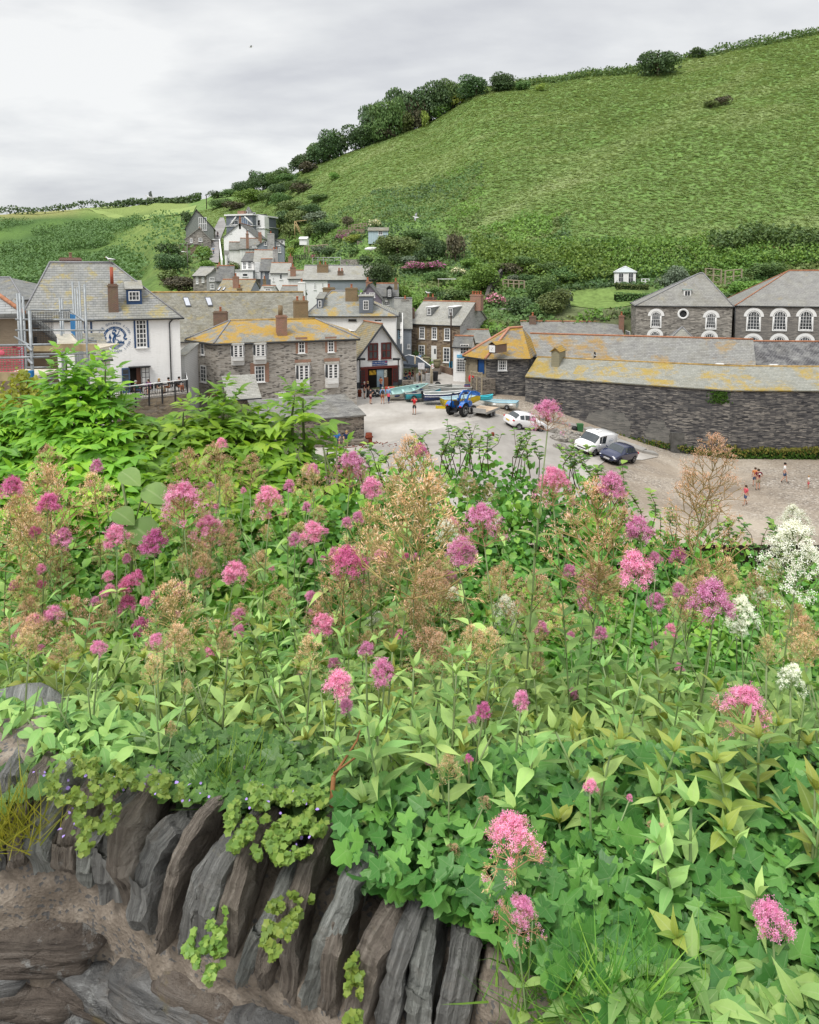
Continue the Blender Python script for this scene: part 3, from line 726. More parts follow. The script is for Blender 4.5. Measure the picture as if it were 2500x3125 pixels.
def scrub():
 n = 60000; r = rng; P = []; rn = []
 while len(P) < n:
  u = r.uniform(-.62, -.29); y = 150 + 270*r.random(); x = u*y; z = ground(x, y); zy = z/y
  if y > 300 and zy > .068+.01*fbm(x*.02, y*.02): continue
  sp = abs(u + .315 + (y-150)*.00035) < .05 and y < 300
  if (sp and r.random() > .06) or (not sp and fbm(x*.02, y*.02, 4.4) < -.06): continue
  s_ = 2.2+1.5*r.random();
  for k in range(22):
   d = r.normal(size=3); d /= np.linalg.norm(d); P.append((x+d[0]*s_, y+d[1]*s_, z+abs(d[2])*s_*1.0)); rn.append(.3+.4*fbm(x*.05, y*.05)+.3*r.random())
 P = np.array(P); n = len(P); nr = r.normal(size=(n, 3))+[0, -.6, .9]
 me = scatter('scrub', QUAD, QF, P, frames(np.cross(nr, r.normal(size=(n, 3))), nr), r.uniform(.45, 1.0, n), LM['mid'], np.clip(rn, .03, .97)); tag(link('scrub', me), kind='stuff')
 r2 = rng
scrub()
def undergrowth():
 n = 70000; r = rng; P = []; rn = []; mi = []
 while len(P) < n:
  u = r.uniform(-.33, .62); y = r.uniform(93, 172) if u < .1 else r.uniform(96, 135 if u < .22 else 122)
  if u > .1 and u < .2 and y > 150: continue
  if abs(u + .266 - (y-150)*.00008) < .011 and y > 118: continue
  if .2 < u < .34 and 97 < y < 107: continue
  if u < -.255 and y > 112 and r.random() < .75: continue
  x = u*y; q = fbm(x*.25, y*.25, 8.8, 3); h = .15 + max(0, q+.12)*2.6
  P.append((x, y, ground(x, y) + h*r.random()**.5)); rn.append(.5+.9*fbm(x*.12, y*.12, 1.1)+.16*r.normal())
  t = fbm(x*.09, y*.09, 6.6, 2); mi.append(0 if t < -.24 else (1 if t < .02 else (2 if t < .13 else 3)))
 P = np.array(P); nr = r.normal(size=(n, 3))*.8+[0, -.5, .9]
 me = scatter('undergrowth', QUAD, QF, P, frames(np.cross(nr, r.normal(size=(n, 3))), nr), r.uniform(.25, .6, n), [LM['dark'], LM['mid'], LM['olive'], LM['bright']], np.clip(rn, .03, .97), matidx=np.array(mi)); tag(link('undergrowth', me), kind='stuff')
undergrowth()
# ================= buildings =================
def V2(p): return Vector((p[0], p[1], 0))
class Bld:
 def __init__(s, name, label, foot, ze, zb, cat='house', group=None):
  s.f = [V2(p) for p in foot]; s.ze = ze; s.zb = zb; n = len(foot)
  e = s.f[1]-s.f[0]; s.ang = atan2(e.y, e.x)
  s.root = thing(name, label, cat, (s.f[0].x, s.f[0].y, zb), s.ang, group)
  s.M = Matrix.Translation((s.f[0].x, s.f[0].y, zb)) @ Matrix.Rotation(s.ang, 4, 'Z'); s.Mi = s.M.inverted()
  s.polys = []
 def put(s, mb, name, mats, parent=None):
  mb.v = [s.Mi @ v for v in mb.v]; return mb.build(name, mats, parent or s.root)
 def face(s, i):
  a = s.f[i % len(s.f)]; b = s.f[(i+1) % len(s.f)]; ex = (b-a).normalized()
  return Vector((a.x, a.y, s.zb)), ex, Vector((ex.y, -ex.x, 0)), (b-a).length
 def fp(s, i, px, py, d=0.0):
  o, ex, n, L = s.face(i); r = ray(px, py); t = (o + n*d).dot(n) / r.dot(n); q = r*t - o; return q.dot(ex), q.z
 def W(s, i, a, b, d):
  o, ex, n, L = s.face(i); return o + ex*a + n*d + Vector((0, 0, b))
 def fbox(s, mb, i, a0, a1, b0, b1, d0, d1, mi=0):
  o, ex, n, L = s.face(i); M = Matrix(((ex.x, n.x, 0, o.x), (ex.y, n.y, 0, o.y), (0, 0, 1, o.z), (0, 0, 0, 1)))
  vs = [(a0,d0,b0),(a1,d0,b0),(a1,d1,b0),(a0,d1,b0),(a0,d0,b1),(a1,d0,b1),(a1,d1,b1),(a0,d1,b1)]
  return mb.add(vs, [(0,1,2,3),(4,7,6,5),(0,4,5,1),(1,5,6,2),(2,6,7,3),(3,7,4,0)], mi, M)
 def rect(s, i, r):
  a0, z1 = s.fp(i, r[0], (r[1]+r[1])/2); a1, z0 = s.fp(i, r[2], r[3]);
  am, zt = s.fp(i, (r[0]+r[2])/2, r[1]); _, zb_ = s.fp(i, (r[0]+r[2])/2, r[3]); return min(a0, a1), max(a0, a1), zb_, zt
 def win(s, i, r, nx=2, ny=3, fm=None, gm=None, fr=.07, bar=.035, name='window', parent=None, sill=True, dep=.05, raw=False, lab=None):
  a0, a1, b0, b1 = r if raw else s.rect(i, r); fm = fm or M_WHITE; mb = MB()
  B = lambda *q: s.fbox(mb, i, *q)
  B(a0, a0+fr, b0, b1, 0, dep); B(a1-fr, a1, b0, b1, 0, dep); B(a0+fr, a1-fr, b1-fr, b1, 0, dep); B(a0+fr, a1-fr, b0, b0+fr, 0, dep)
  for k in range(1, nx): x = a0+(a1-a0)*k/nx; B(x-bar/2, x+bar/2, b0+fr, b1-fr, .012, dep-.008)
  for k in range(1, ny): y = b0+(b1-b0)*k/ny; B(a0+fr, a1-fr, y-bar/2, y+bar/2, .014, dep-.012)
  if sill: B(a0-.06, a1+.06, b0-.07, b0-.002, 0, .13)
  w = s.put(mb, name, fm, parent); g = MB(); s.fbox(g, i, a0+fr*.5, a1-fr*.5, b0+fr*.5, b1-fr*.5, .0, .016); s.put(g, 'pane', gm or M_GLASS, w)
  if lab: w['label'] = lab
  return w
 def walls(s, mat, extra=[], name='wall'):
  mb = MB(); n = len(s.f)
  for i in range(n):
   a = s.f[i]; b = s.f[(i+1) % n]
   mb.add([(a.x,a.y,s.zb),(b.x,b.y,s.zb),(b.x,b.y,s.ze),(a.x,a.y,s.ze)], [(0,1,2,3)])
  for p in extra: mb.add(p, [list(range(len(p)))])
  return s.put(mb, name, mat)
 def roof(s, polys, mat, th=.12, name='roof'):
  mb = MB(); s.polys = [[Vector(q) for q in p] for p in polys]
  for p in s.polys: mb.slab(p, th)
  s.rf = s.put(mb, name, mat); return s.rf
 def line(s, pts, r, mat, name, n=5):
  mb = MB()
  for a, b in zip(pts[:-1], pts[1:]): mb.tube([a, b], r, n)
  return s.put(mb, name, mat)
 def chimney(s, l, r_, t, b, Y, mat, pots=1, potm=None, dep=None, drop=1.2, name='chimney', poth=.45):
  c = at((l+r_)/2, t, Y); w = (r_-l)*Y/FPX; h = (b-t)*Y/FPX + drop; d = dep or min(1.1, max(.5, w*.6)); mb = MB()
  M = Matrix.Translation((c.x, c.y+d/2, c.z-h)) @ Matrix.Rotation(s.ang, 4, 'Z')
  mb.box(-w/2, w/2, -d/2, d/2, 0, h-.22, 0, M); mb.box(-w/2-.05, w/2+.05, -d/2-.05, d/2+.05, h-.22, h-.1, 0, M); mb.box(-w/2+.04, w/2-.04, -d/2+.04, d/2-.04, h-.1, h, 0, M)
  ch = s.put(mb, name, mat)
  for k in range(pots):
   x = (k+.5)/pots*w - w/2; q = M @ Vector((x, 0, h)); pm = MB(); pm.lathe([(.15,0),(.12,.1),(.11,poth-.08),(.14,poth-.06),(.14,poth),(.09,poth)], 10, q); s.put(pm, 'chimney_pot', potm or M_TERRA, ch)
  return ch
 def skylight(s, pi_, pts, gm=None):
  p = s.polys[pi_]; n = (p[1]-p[0]).cross(p[2]-p[0]).normalized(); n = n if n.z > 0 else -n
  Q = [ray(*q) * (p[0].dot(n) / ray(*q).dot(n)) for q in pts]; c = sum(Q, Vector())/4
  mb = MB(); mb.slab([q + n*.10 for q in Q], .12, 0, n); w = s.put(mb, 'skylight', M_DARKMETAL)
  g = MB(); g.slab([c + (q-c)*.8 + n*.125 for q in Q], .02, 0, n); s.put(g, 'pane', gm or M_SKYPANE, w); return w
 def dormer(s, r, Y, kind, rmat, wmat, fm=None, nx=2, ny=3, dep=2.2, cheeks=None, rise=None, pad=.18, lab=None):
  """r = window rect in px, at depth Y; body runs back dep metres"""
  c0 = at(r[0], r[3], Y); c1 = at(r[2], r[1], Y); w = c1.x-c0.x; h = c1.z-c0.z
  ex = Vector((cos(s.ang), sin(s.ang), 0)); iy = Vector((-ex.y, ex.x, 0)); o = Vector((c0.x, Y, c0.z))
  f = lambda a, y, z: o + ex*a + iy*y + Vector((0, 0, z))
  mb = MB(); a0, a1, z0, z1 = -pad, w+pad, -.35, h+pad
  if kind == 'gable': rs = rise or (a1-a0)*.42; fr = [(a0,z0),(a1,z0),(a1,z1),((a0+a1)/2,z1+rs),(a0,z1)]
  else: rs = rise if rise is not None else .12; fr = [(a0,z0),(a1,z0),(a1,z1),(a0,z1)]
  fa = [f(a, 0, z) for a, z in fr]; ba = [f(a, dep, z) for a, z in fr]; k = len(fr)
  mb.add(fa+ba, [list(range(k))]+[[i, i+k, (i+1)%k+k, (i+1)%k] for i in range(k)]); D = s.put(mb, 'dormer', wmat)
  rm = MB(); q = .12
  if kind == 'gable':
   m = (a0+a1)/2; sl = rs/(m-a0)
   rm.slab([f(a0-q,-q,z1-q*sl+.1), f(m,-q,z1+rs+.1), f(m,dep,z1+rs+.1), f(a0-q,dep,z1-q*sl+.1)], .07); rm.slab([f(m,-q,z1+rs+.1), f(a1+q,-q,z1-q*sl+.1), f(a1+q,dep,z1-q*sl+.1), f(m,dep,z1+rs+.1)], .07)
  elif kind == 'swept': rm.slab([f(a0-q,-q,z1+.05), f(a1+q,-q,z1+.05), f(a1+q,dep,z1+rs+.6), f(a0-q,dep,z1+rs+.6)], .07)
  else: rm.slab([f(a0-q,-q,z1+.07), f(a1+q,-q,z1+.07), f(a1+q,dep,z1+.15), f(a0-q,dep,z1+.15)], .08)
  s.put(rm, 'dormer_roof', rmat, D)
  wm = MB(); fm = fm or M_WHITE
  def bx(a, b, c, d, e, g_):
   vs = [f(x, y, z) for z in (c, d) for x, y in ((a, e), (b, e), (b, g_), (a, g_))]; wm.add(vs, [(0,3,2,1),(4,5,6,7),(0,1,5,4),(1,2,6,5),(2,3,7,6),(3,0,4,7)])
  bx(0,.08,0,h,-.06,0); bx(w-.08,w,0,h,-.06,0); bx(.08,w-.08,h-.08,h,-.06,0); bx(.08,w-.08,0,.08,-.06,0)
  for i in range(1, nx): bx(w*i/nx-.025, w*i/nx+.025, .08, h-.08, -.05, -.015)
  for i in range(1, ny): bx(.08, w-.08, h*i/ny-.02, h*i/ny+.02, -.047, -.017)
  win = s.put(wm, 'window', fm, D)
  wm = MB(); bx(.03, w-.03, .03, h-.03, -.018, -.001); g = wm;
  o_ = s.put(g, 'glazing', M_GLASS, D); return D
M_WHITE = painted('white_paint', (.78,.78,.77), .15, rough=.6); M_GLASS = glass(); M_SKYPANE = plain('skylight_pane', (.45,.47,.52), .15, .6)
M_TERRA = plain('terracotta', (.42,.15,.08), .9, .1, var=.3); M_DARKMETAL = plain('dark_metal', (.05,.055,.06), .5, .4)
M_RENDER = painted('white_render', (.84,.84,.83), .14, (.42,.42,.38), .5); M_RENDER2 = painted('offwhite_render', (.76,.76,.73), .5, (.35,.34,.3), .4)
M_GREYR = painted('grey_render', (.36,.36,.35), .5, (.22,.21,.2), .3); M_BLUEGREY = boards('slate_hung_wall', (.27,.30,.335), .22); M_DKSLATE = boards('dark_slate_hung_wall', (.16,.18,.21), .22)
M_BRICK = bricks('chimney_brick'); M_BRICKD = bricks('old_brick', (.2,.1,.07), (.13,.08,.06), (.22,.19,.16)); M_BRICKO = bricks('orange_brick', (.25,.155,.075), (.18,.11,.055), (.28,.25,.18))
M_SL = slate('slate_grey', (.20,.205,.195), (.275,.28,.27), .12, pamt=.55); M_SLP = slate('slate_pale', (.27,.27,.255), (.35,.35,.335), .15, lcol=(.42,.33,.13), pamt=.6, scum=.35, tone=1.05)
M_SLD = slate('slate_dark', (.13,.135,.14), (.19,.195,.2), .08, pamt=.35); M_SLL = slate('slate_lichen', (.24,.245,.23), (.32,.32,.30), .70, (.62,.32,.01), pamt=.45, lsc=.30, scum=.3)
M_SLM = slate('slate_mottled', (.18,.175,.14), (.30,.29,.25), .30, (.40,.30,.10), pamt=.55, scum=.6, lsc=.5); M_SLH = slate('slate_harbour', (.28,.29,.265), (.37,.38,.35), .55, (.54,.33,.03), pamt=.5, lsc=.17, seed=3, row=.26)
M_SLO = slate('slate_orange', (.22,.21,.19), (.30,.29,.27), .76, (.58,.30,.012), pamt=.3, lsc=.22, seed=9); M_SLW = slate('slate_white', (.10,.10,.115), (.20,.20,.215), 0, pale=(.45,.46,.46), pamt=.6, scum=.1, mort=.03, row=.2, bw=.3)
M_SLT = slate('slate_tan', (.27,.25,.18), (.36,.33,.25), .45, (.48,.30,.06), pamt=.3, lsc=.5, scum=.5, seed=5)
M_RIDGE = plain('ridge_tile', (.36,.17,.10), .9, .1, var=.3, scale=4); M_RIDGEG = plain('ridge_grey', (.24,.24,.25), .8, .2, var=.2); M_RIDGEO = plain('ridge_lichen', (.36,.24,.09), .95, .1, var=.4, scale=2)
M_GUT = plain('gutter_black', (.025,.027,.03), .4, .4); M_NAVY = plain('navy_paint', (.022,.06,.15), .5, .4); M_TIMB = plain('weathered_timber', (.33,.28,.20), .9, .1, var=.3, scale=6)
M_ST = rubble('rubble_buff', [(.06,.055,.052),(.18,.16,.14),(.36,.325,.28),(.44,.405,.36),(.52,.48,.43),(.46,.43,.38)], 2.3, 8.5, (.40,.375,.34), .13, 0, .30, (.36,.33,.285))
M_ST2 = rubble('rubble_dark', [(.045,.04,.04),(.11,.095,.08),(.2,.165,.135),(.30,.26,.21)], 2.5, 9, (.26,.23,.19), .10, 4, .2, (.2,.17,.14))
M_STB = rubble('rubble_brown', [(.10,.07,.05),(.19,.14,.10),(.29,.22,.155),(.36,.29,.21)], 2.2, 8, (.24,.2,.16), .05, 2, .2, (.24,.2,.16))
M_STG = rubble('rubble_grey', [(.11,.10,.09),(.22,.205,.18),(.34,.315,.28),(.45,.42,.37)], 2.2, 8, (.30,.28,.25), .06, 5, .3, (.18,.17,.16))
M_STP = rubble('rubble_pale', [(.24,.235,.23),(.36,.355,.345),(.48,.47,.45)], 2.0, 5, (.44,.43,.42), .12, 6, .4, (.48,.47,.45))
M_HARB = rubble('harbour_stone', [(.03,.03,.034),(.08,.078,.08),(.15,.142,.138),(.33,.305,.27),(.11,.107,.11)], 2.0, 13, (.06,.06,.063), .05, 7, .55, (.055,.056,.062))
def rect(name, label, A, B, depth, wh, roof='gx', rise=2.5, rpx=None, wm=None, rm=None, ov=.22, hx=(3, 3), ridge=None, gut=True, cat='house', group=None, rly=None, bot=None):
 A = at(*A)
 if len(B) == 2:
  q = onz(B[0], B[1], A.z); d = at(B[0], B[1], A.y); ub = d.x/A.y; um = .8*(A.x/A.y+ub)/2; s_ = (ub*A.y-A.x)/(1+um*ub); d = Vector((A.x+s_, A.y-um*s_, A.z)) if A.y > 90 else d; B = q if abs(q.y-A.y) < .45*abs(d.x-A.x) and q.y > 0 else Vector((d.x, d.y, A.z))
 else: B = at(*B)
 ex = Vector((B.x-A.x, B.y-A.y, 0)); L = ex.length; ex.normalize(); iy = Vector((-ex.y, ex.x, 0)); a2 = Vector((A.x, A.y, 0)); b2 = a2+ex*L
 s = Bld(name, label, [a2, b2, b2+iy*depth, a2+iy*depth], A.z, A.z-wh, cat, group); D = depth
 P = lambda a, y, z: a2 + ex*a + iy*y + Vector((0, 0, A.z+z))
 rl = rly if rly is not None else D/2
 def tofr(px, py):
  r = ray(px, py); t = (a2+iy*rl).dot(iy)/r.dot(iy); q = r*t-a2; return q.dot(ex), q.z-A.z
 if rpx:
  x0, z0 = tofr(rpx[0], rpx[2]); x1, z1 = tofr(rpx[1], rpx[2]); rise = (z0+z1)/2; hx = (max(.05, x0), max(.05, L-x1))
 s.L = L; s.D = D; s.P = P; s.rise = rise; rm = rm or M_SL; wm = wm or M_RENDER; ex_ = []; e = .03
 if roof == 'gx':
  sl = rise/rl; sb = rise/(D-rl); g = ov*.6
  po = [[P(-g,-ov,-ov*sl+e),P(L+g,-ov,-ov*sl+e),P(L+g,rl,rise+e),P(-g,rl,rise+e)],[P(L+g,D+ov,-ov*sb+e),P(-g,D+ov,-ov*sb+e),P(-g,rl,rise+e),P(L+g,rl,rise+e)]]
  ex_ = [[P(0,0,0),P(0,rl,rise-.06),P(0,D,0)],[P(L,0,0),P(L,D,0),P(L,rl,rise-.06)]]; rd = [P(-g,rl,rise+e),P(L+g,rl,rise+e)]
  gl = [[P(-g,-ov,-ov*sl-.05),P(L+g,-ov,-ov*sl-.05)]]
 elif roof == 'gy':
  m = L/2 if not rpx else (x0+x1)/2; sl = rise/m; sr = rise/(L-m); g = ov
  po = [[P(-ov,-g,-ov*sl+e),P(m,-g,rise+e),P(m,D+g,rise+e),P(-ov,D+g,-ov*sl+e)],[P(m,-g,rise+e),P(L+ov,-g,-ov*sr+e),P(L+ov,D+g,-ov*sr+e),P(m,D+g,rise+e)]]
  ex_ = [[P(0,0,0),P(L,0,0),P(m,0,rise-.06)],[P(L,D,0),P(0,D,0),P(m,D,rise-.06)]]; rd = [P(m,-g,rise+e),P(m,D+g,rise+e)]; gl = [[P(-ov,-g,-ov*sl-.05),P(-ov,D,-ov*sl-.05)]]
 elif roof == 'hip':
  sl = rise/rl; o = ov; z = -o*sl+e; h0, h1 = hx; h0 = min(h0, L-.3); h1 = min(h1, L-h0-.01)
  a, b, c, d = P(-o,-o,z),P(L+o,-o,z),P(L+o,D+o,z),P(-o,D+o,z); r0, r1 = P(h0,rl,rise+e),P(L-h1,rl,rise+e)
  po = [[a,b,r1,r0],[b,c,r1],[c,d,r0,r1],[d,a,r0]]; rd = [r0, r1]; gl = [[a,b],[b,c],[d,a]]
 elif roof == 'lean':
  sl = rise/D; po = [[P(-.15,-ov,-ov*sl+e),P(L+.15,-ov,-ov*sl+e),P(L+.15,D,rise+e),P(-.15,D,rise+e)]]; ex_ = [[P(0,0,0),P(0,D,rise-.05),P(0,D,0)],[P(L,0,0),P(L,D,0),P(L,D,rise-.05)],[P(0,D,0),P(0,D,rise-.05),P(L,D,rise-.05),P(L,D,0)]]; rd = None; gl = [[P(-.15,-ov,-ov*sl-.05),P(L+.15,-ov,-ov*sl-.05)]]
 else: po = [[P(-ov,-ov,e+.15),P(L+ov,-ov,e+.15),P(L+ov,D+ov,e+.15),P(-ov,D+ov,e+.15)]]; rd = None; gl = []
 s.walls(wm, ex_); s.roof(po, rm)
 if rd and ridge is not False:
  s.line([rd[0]+Vector((0,0,.03)), rd[1]+Vector((0,0,.03))], .11, ridge or M_RIDGE, 'ridge_tiles')
  if roof == 'hip':
   for q, w in ((a, r0), (d, r0), (b, r1)): s.line([q+Vector((0,0,.03)), w+Vector((0,0,.05))], .07, ridge or M_RIDGE, 'hip_tiles')
 if gut and gl:
  mb = MB();
  for q, w in gl: mb.tube([q, w], .07, 6)
  s.put(mb, 'gutter', M_GUT)
 return s
def text_mb(txt, size, mb, M, mi=0, ext=.01, align='CENTER'):
 cu = bpy.data.curves.new('t', 'FONT'); cu.body = txt; cu.size = size; cu.extrude = ext; cu.align_x = align; cu.align_y = 'CENTER'; cu.resolution_u = 2
 o = bpy.data.objects.new('t', cu); me = bpy.data.meshes.new_from_object(o)
 mb.add([v.co for v in me.vertices], [list(p.vertices) for p in me.polygons], mi, M)
 bpy.data.objects.remove(o); bpy.data.curves.remove(cu); bpy.data.meshes.remove(me)
def fmat(s, i, a, b, d):
 """matrix putting text (x right, y up, z out) on facade i"""
 o, ex, n, L = s.face(i); p = s.W(i, a, b, d); return Matrix(((ex.x, 0, n.x, p.x), (ex.y, 0, n.y, p.y), (0, 1, 0, p.z), (0, 0, 0, 1)))
def downpipe(s, i, pts, r=.05):
 s.line([s.W(i, *s.fp(i, *p), .08) for p in pts], r, M_GUT, 'downpipe')
# ---- the white pub ----
M_SLPUB = slate('slate_pub', (.26,.275,.28), (.36,.37,.375), .42, (.52,.38,.10), pamt=.5, lsc=.4, row=.28, bw=.36)
pub = rect('pub', 'white painted pub with a huge slate roof and round blue wall emblem', (70,973,55.5), (548,963,60.0), 9.5, 8.2, 'hip', rpx=(152,342,803), wm=M_RENDER, rm=M_SLPUB, ridge=M_RIDGEG, ov=.3, cat='pub')
mb = MB(); q = pub.polys[3]; c_ = sum(q, Vector())/3
b_ = NB('lichen_orange', .95, .1); b_.setc(b_.mix(b_.ramp(b_.noise(b_.coord('Object'), .9, 6, .7), (.42,(0,0,0)), (.55,(1,1,1))), (.3,.3,.28), (.58,.30,.05)))
mb.slab([c_+(p-c_)*.97+Vector((0,0,.02)) for p in q], .03); pub.put(mb, 'hip_slates', b_.mat)
pub.win(0, (413,975,450,1061), 3, 6, M_WHITE, fr=.1, bar=.06)
mb = MB(); a0, a1, b0, b1 = pub.rect(0, (413,975,450,1061))
for q in ((a0-.14,a0,b0,b1+.14),(a1,a1+.14,b0,b1+.14),(a0,a1,b1,b1+.14)): pub.fbox(mb, 0, *q, 0, .07)
pub.put(mb, 'window_surround', M_NAVY); mb = MB(); a0, a1, b0, b1 = pub.rect(0, (262,982,277,1029))
for q in ((a1,a1+.14,b0,b1+.14),(a0-.14,a0,b0,b1+.14),(a0,a1,b1,b1+.14)): pub.fbox(mb, 0, *q, 0, .07)
pub.put(mb, 'window_surround', M_NAVY)
pub.win(0, (262,982,277,1029), 2, 4, M_WHITE, fr=.1, bar=.06)
pub.chimney(323,352,866,948,58.3, M_BRICKD, 0, dep=.8, drop=.3)
cp = at(342,866,58.7); pub.line([cp, cp+Vector((0,0,1.35))], .14, plain('clay_flue', (.36,.10,.06), .7, .2), 'flue', 8)
pub.chimney(175,236,786,806,62.5, bricks('pub_brick', (.25,.11,.09), (.18,.09,.08)), 1, potm=M_BRICK, dep=1.2)
pub.dormer((393,889,424,918), 59.4, 'swept', M_SLP, M_NAVY, M_WHITE, 3, 2, 2.4, pad=.16)
downpipe(pub, 0, [(535,966),(517,985),(523,1172)])
# open doorway
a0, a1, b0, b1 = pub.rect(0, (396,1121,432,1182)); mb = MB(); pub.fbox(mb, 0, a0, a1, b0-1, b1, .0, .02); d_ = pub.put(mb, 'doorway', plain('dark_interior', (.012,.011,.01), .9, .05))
mb = MB(); pub.fbox(mb, 0, a0-.62, a0-.02, b0-1, b1, .03, .09)
for k in range(4): pub.fbox(mb, 0, a0-.54+.0, a0-.1, b1-.5-k*.45, b1-.12-k*.45, .095, .10, 1)
pub.put(mb, 'door', [plain('blue_door', (.05,.10,.19), .5, .4), M_GLASS])
mb = MB()
for x in (a1+.05, a1+.35, a1+.62): pub.fbox(mb, 0, x-.025, x+.025, b0-1, b1, .3, .35)
for k in range(6): pub.fbox(mb, 0, a1+.02, a1+.65, b1-.04-k*.4, b1-k*.4, .3, .34)
pub.fbox(mb, 0, a0-.1, a1+.75, b1, b1+.1, 0, .38); pub.put(mb, 'door', M_GUT)
mb = MB(); pub.fbox(mb, 0, a1-.35, a1-.02, b0-1, b1, .02, .05); pub.put(mb, 'door_post', plain('mahogany', (.09,.035,.02), .5, .4))
def emblem(s):
 mb = MB(); ca, cb_ = s.fp(0, 351, 1030); k = 60.5/2200
 def F(x, y, d=.015): return s.W(0, ca+x, cb_+y, d)
 def ribbon(pts, ws, d=.018, mi=0):
  L = []; n = len(pts)
  for i in range(n):
   p = Vector(pts[i]); t = Vector(pts[min(n-1, i+1)])-Vector(pts[max(0, i-1)]); t = t.normalized() if t.length else Vector((1, 0)); w = ws[i] if isinstance(ws, (list, tuple)) else ws
   L.append((p+Vector((-t.y, t.x))*w/2, p-Vector((-t.y, t.x))*w/2))
  for i in range(n-1):
   (a, b), (c, e) = L[i], L[i+1]; mb.add([F(*b, d), F(*e, d), F(*c, d), F(*a, d)], [(0,1,2,3)], mi)
 R1 = .80; ribbon([(R1*cos(R(a)), R1*sin(R(a))) for a in range(8, 173, 5)], .19)
 def arc(txt, r, a0, a1, size, top=True, mi=0, d=.03):
  n = len(txt)
  for i, ch in enumerate(txt):
   if ch == ' ': continue
   a = R(a0+(a1-a0)*i/(n-1)); M = fmat(s, 0, ca+r*cos(a), cb_+r*sin(a), d) @ Matrix.Rotation(a-pi/2 if top else a+pi/2, 4, 'Z'); text_mb(ch, size, mb, M, mi, .004)
 arc('THE GOLDEN LION', 1.16, 158, 22, .26); arc('THE GOLDEN LION', 1.16, 202, 338, .26, False)
 arc('Est. Port Isaac 1715', .80, 160, 20, .17, True, 1)
 for a in (168, 12, 190, 350): ribbon([(1.16*cos(R(a))-.02, 1.16*sin(R(a))), (1.16*cos(R(a))+.02, 1.16*sin(R(a)))], .04)
 for sg in (-1, 1):   # scroll ends
  ribbon([(sg*.80,.10),(sg*.66,.0),(sg*.70,-.12),(sg*.84,-.18),(sg*.90,-.10),(sg*.80,-.08)], [.16,.1,.14,.13,.1,.05]); ribbon([(sg*.72,-.26),(sg*.62,-.36),(sg*.68,-.48)], [.03,.09,.03])
 # waves filling the lower part of the roundel
 for j in range(7):
  r = .88-.065*j; pts = []
  for a in range(214-2*j, 327+2*j, 6):
   rr = r*(1-.03*sin(a*.22+j)); pts.append((rr*cos(R(a)), rr*sin(R(a))-.0+.06*sin(R(a)*5)))
  ribbon(pts, .034)
 ribbon([(.05,-.62),(.25,-.48),(.45,-.38),(.62,-.42),(.7,-.55)], [.03,.1,.1,.09,.03]); ribbon([(-.05,-.64),(-.25,-.50),(-.42,-.45),(-.5,-.55),(-.4,-.6)], [.03,.08,.08,.06,.03])
 # sea lion: mane and head, chest, forelegs, coiled tail and fin
 ribbon([(-.16,.56),(-.05,.62),(.08,.58),(.10,.48),(.0,.44)], [.05,.14,.15,.1,.06]); ribbon([(-.16,.5),(-.14,.36),(-.08,.24)], [.06,.15,.12]); ribbon([(-.04,.42),(-.0,.26),(-.02,.1)], [.1,.17,.16])
 ribbon([(.0,.14),(.18,.10),(.36,.12),(.40,.17)], [.12,.08,.06,.08]); ribbon([(.08,.2),(.22,.24),(.30,.42),(.36,.56)], [.08,.07,.06,.07])
 ribbon([(-.02,.12),(-.10,-.05),(-.14,-.25),(-.08,-.45),(.08,-.54),(.24,-.48),(.28,-.32),(.18,-.18),(.06,-.20)], [.16,.15,.13,.12,.11,.10,.1,.08,.05]); ribbon([(.05,.06),(.04,-.1),(-.02,-.25),(.0,-.38)], [.08,.07,.05,.03])
 ribbon([(-.34,-.36),(-.36,-.15),(-.34,.02),(-.38,.18),(-.34,.34)], [.04,.08,.16,.1,.02]); ribbon([(-.34,.02),(-.22,-.06)], [.1,.03]); ribbon([(-.4,.1),(-.46,-.06)], [.08,.03])
 s.put(mb, 'wall_emblem', [plain('emblem_blue', (.03,.09,.22), .7, .2), M_WHITE])
emblem(pub)
# small slated porch at the pub's left
pp = rect('porch_roof', 'low slate roofed wing in front of the white pub behind the scaffold', (240,1096,50), (336,1091,51.1), 3.4, 5.5, 'lean', rise=1.5, wm=M_RENDER2, rm=M_SLM, cat='outbuilding', ov=.3)
pp.win(0, (262,1105,290,1130), 3, 2)
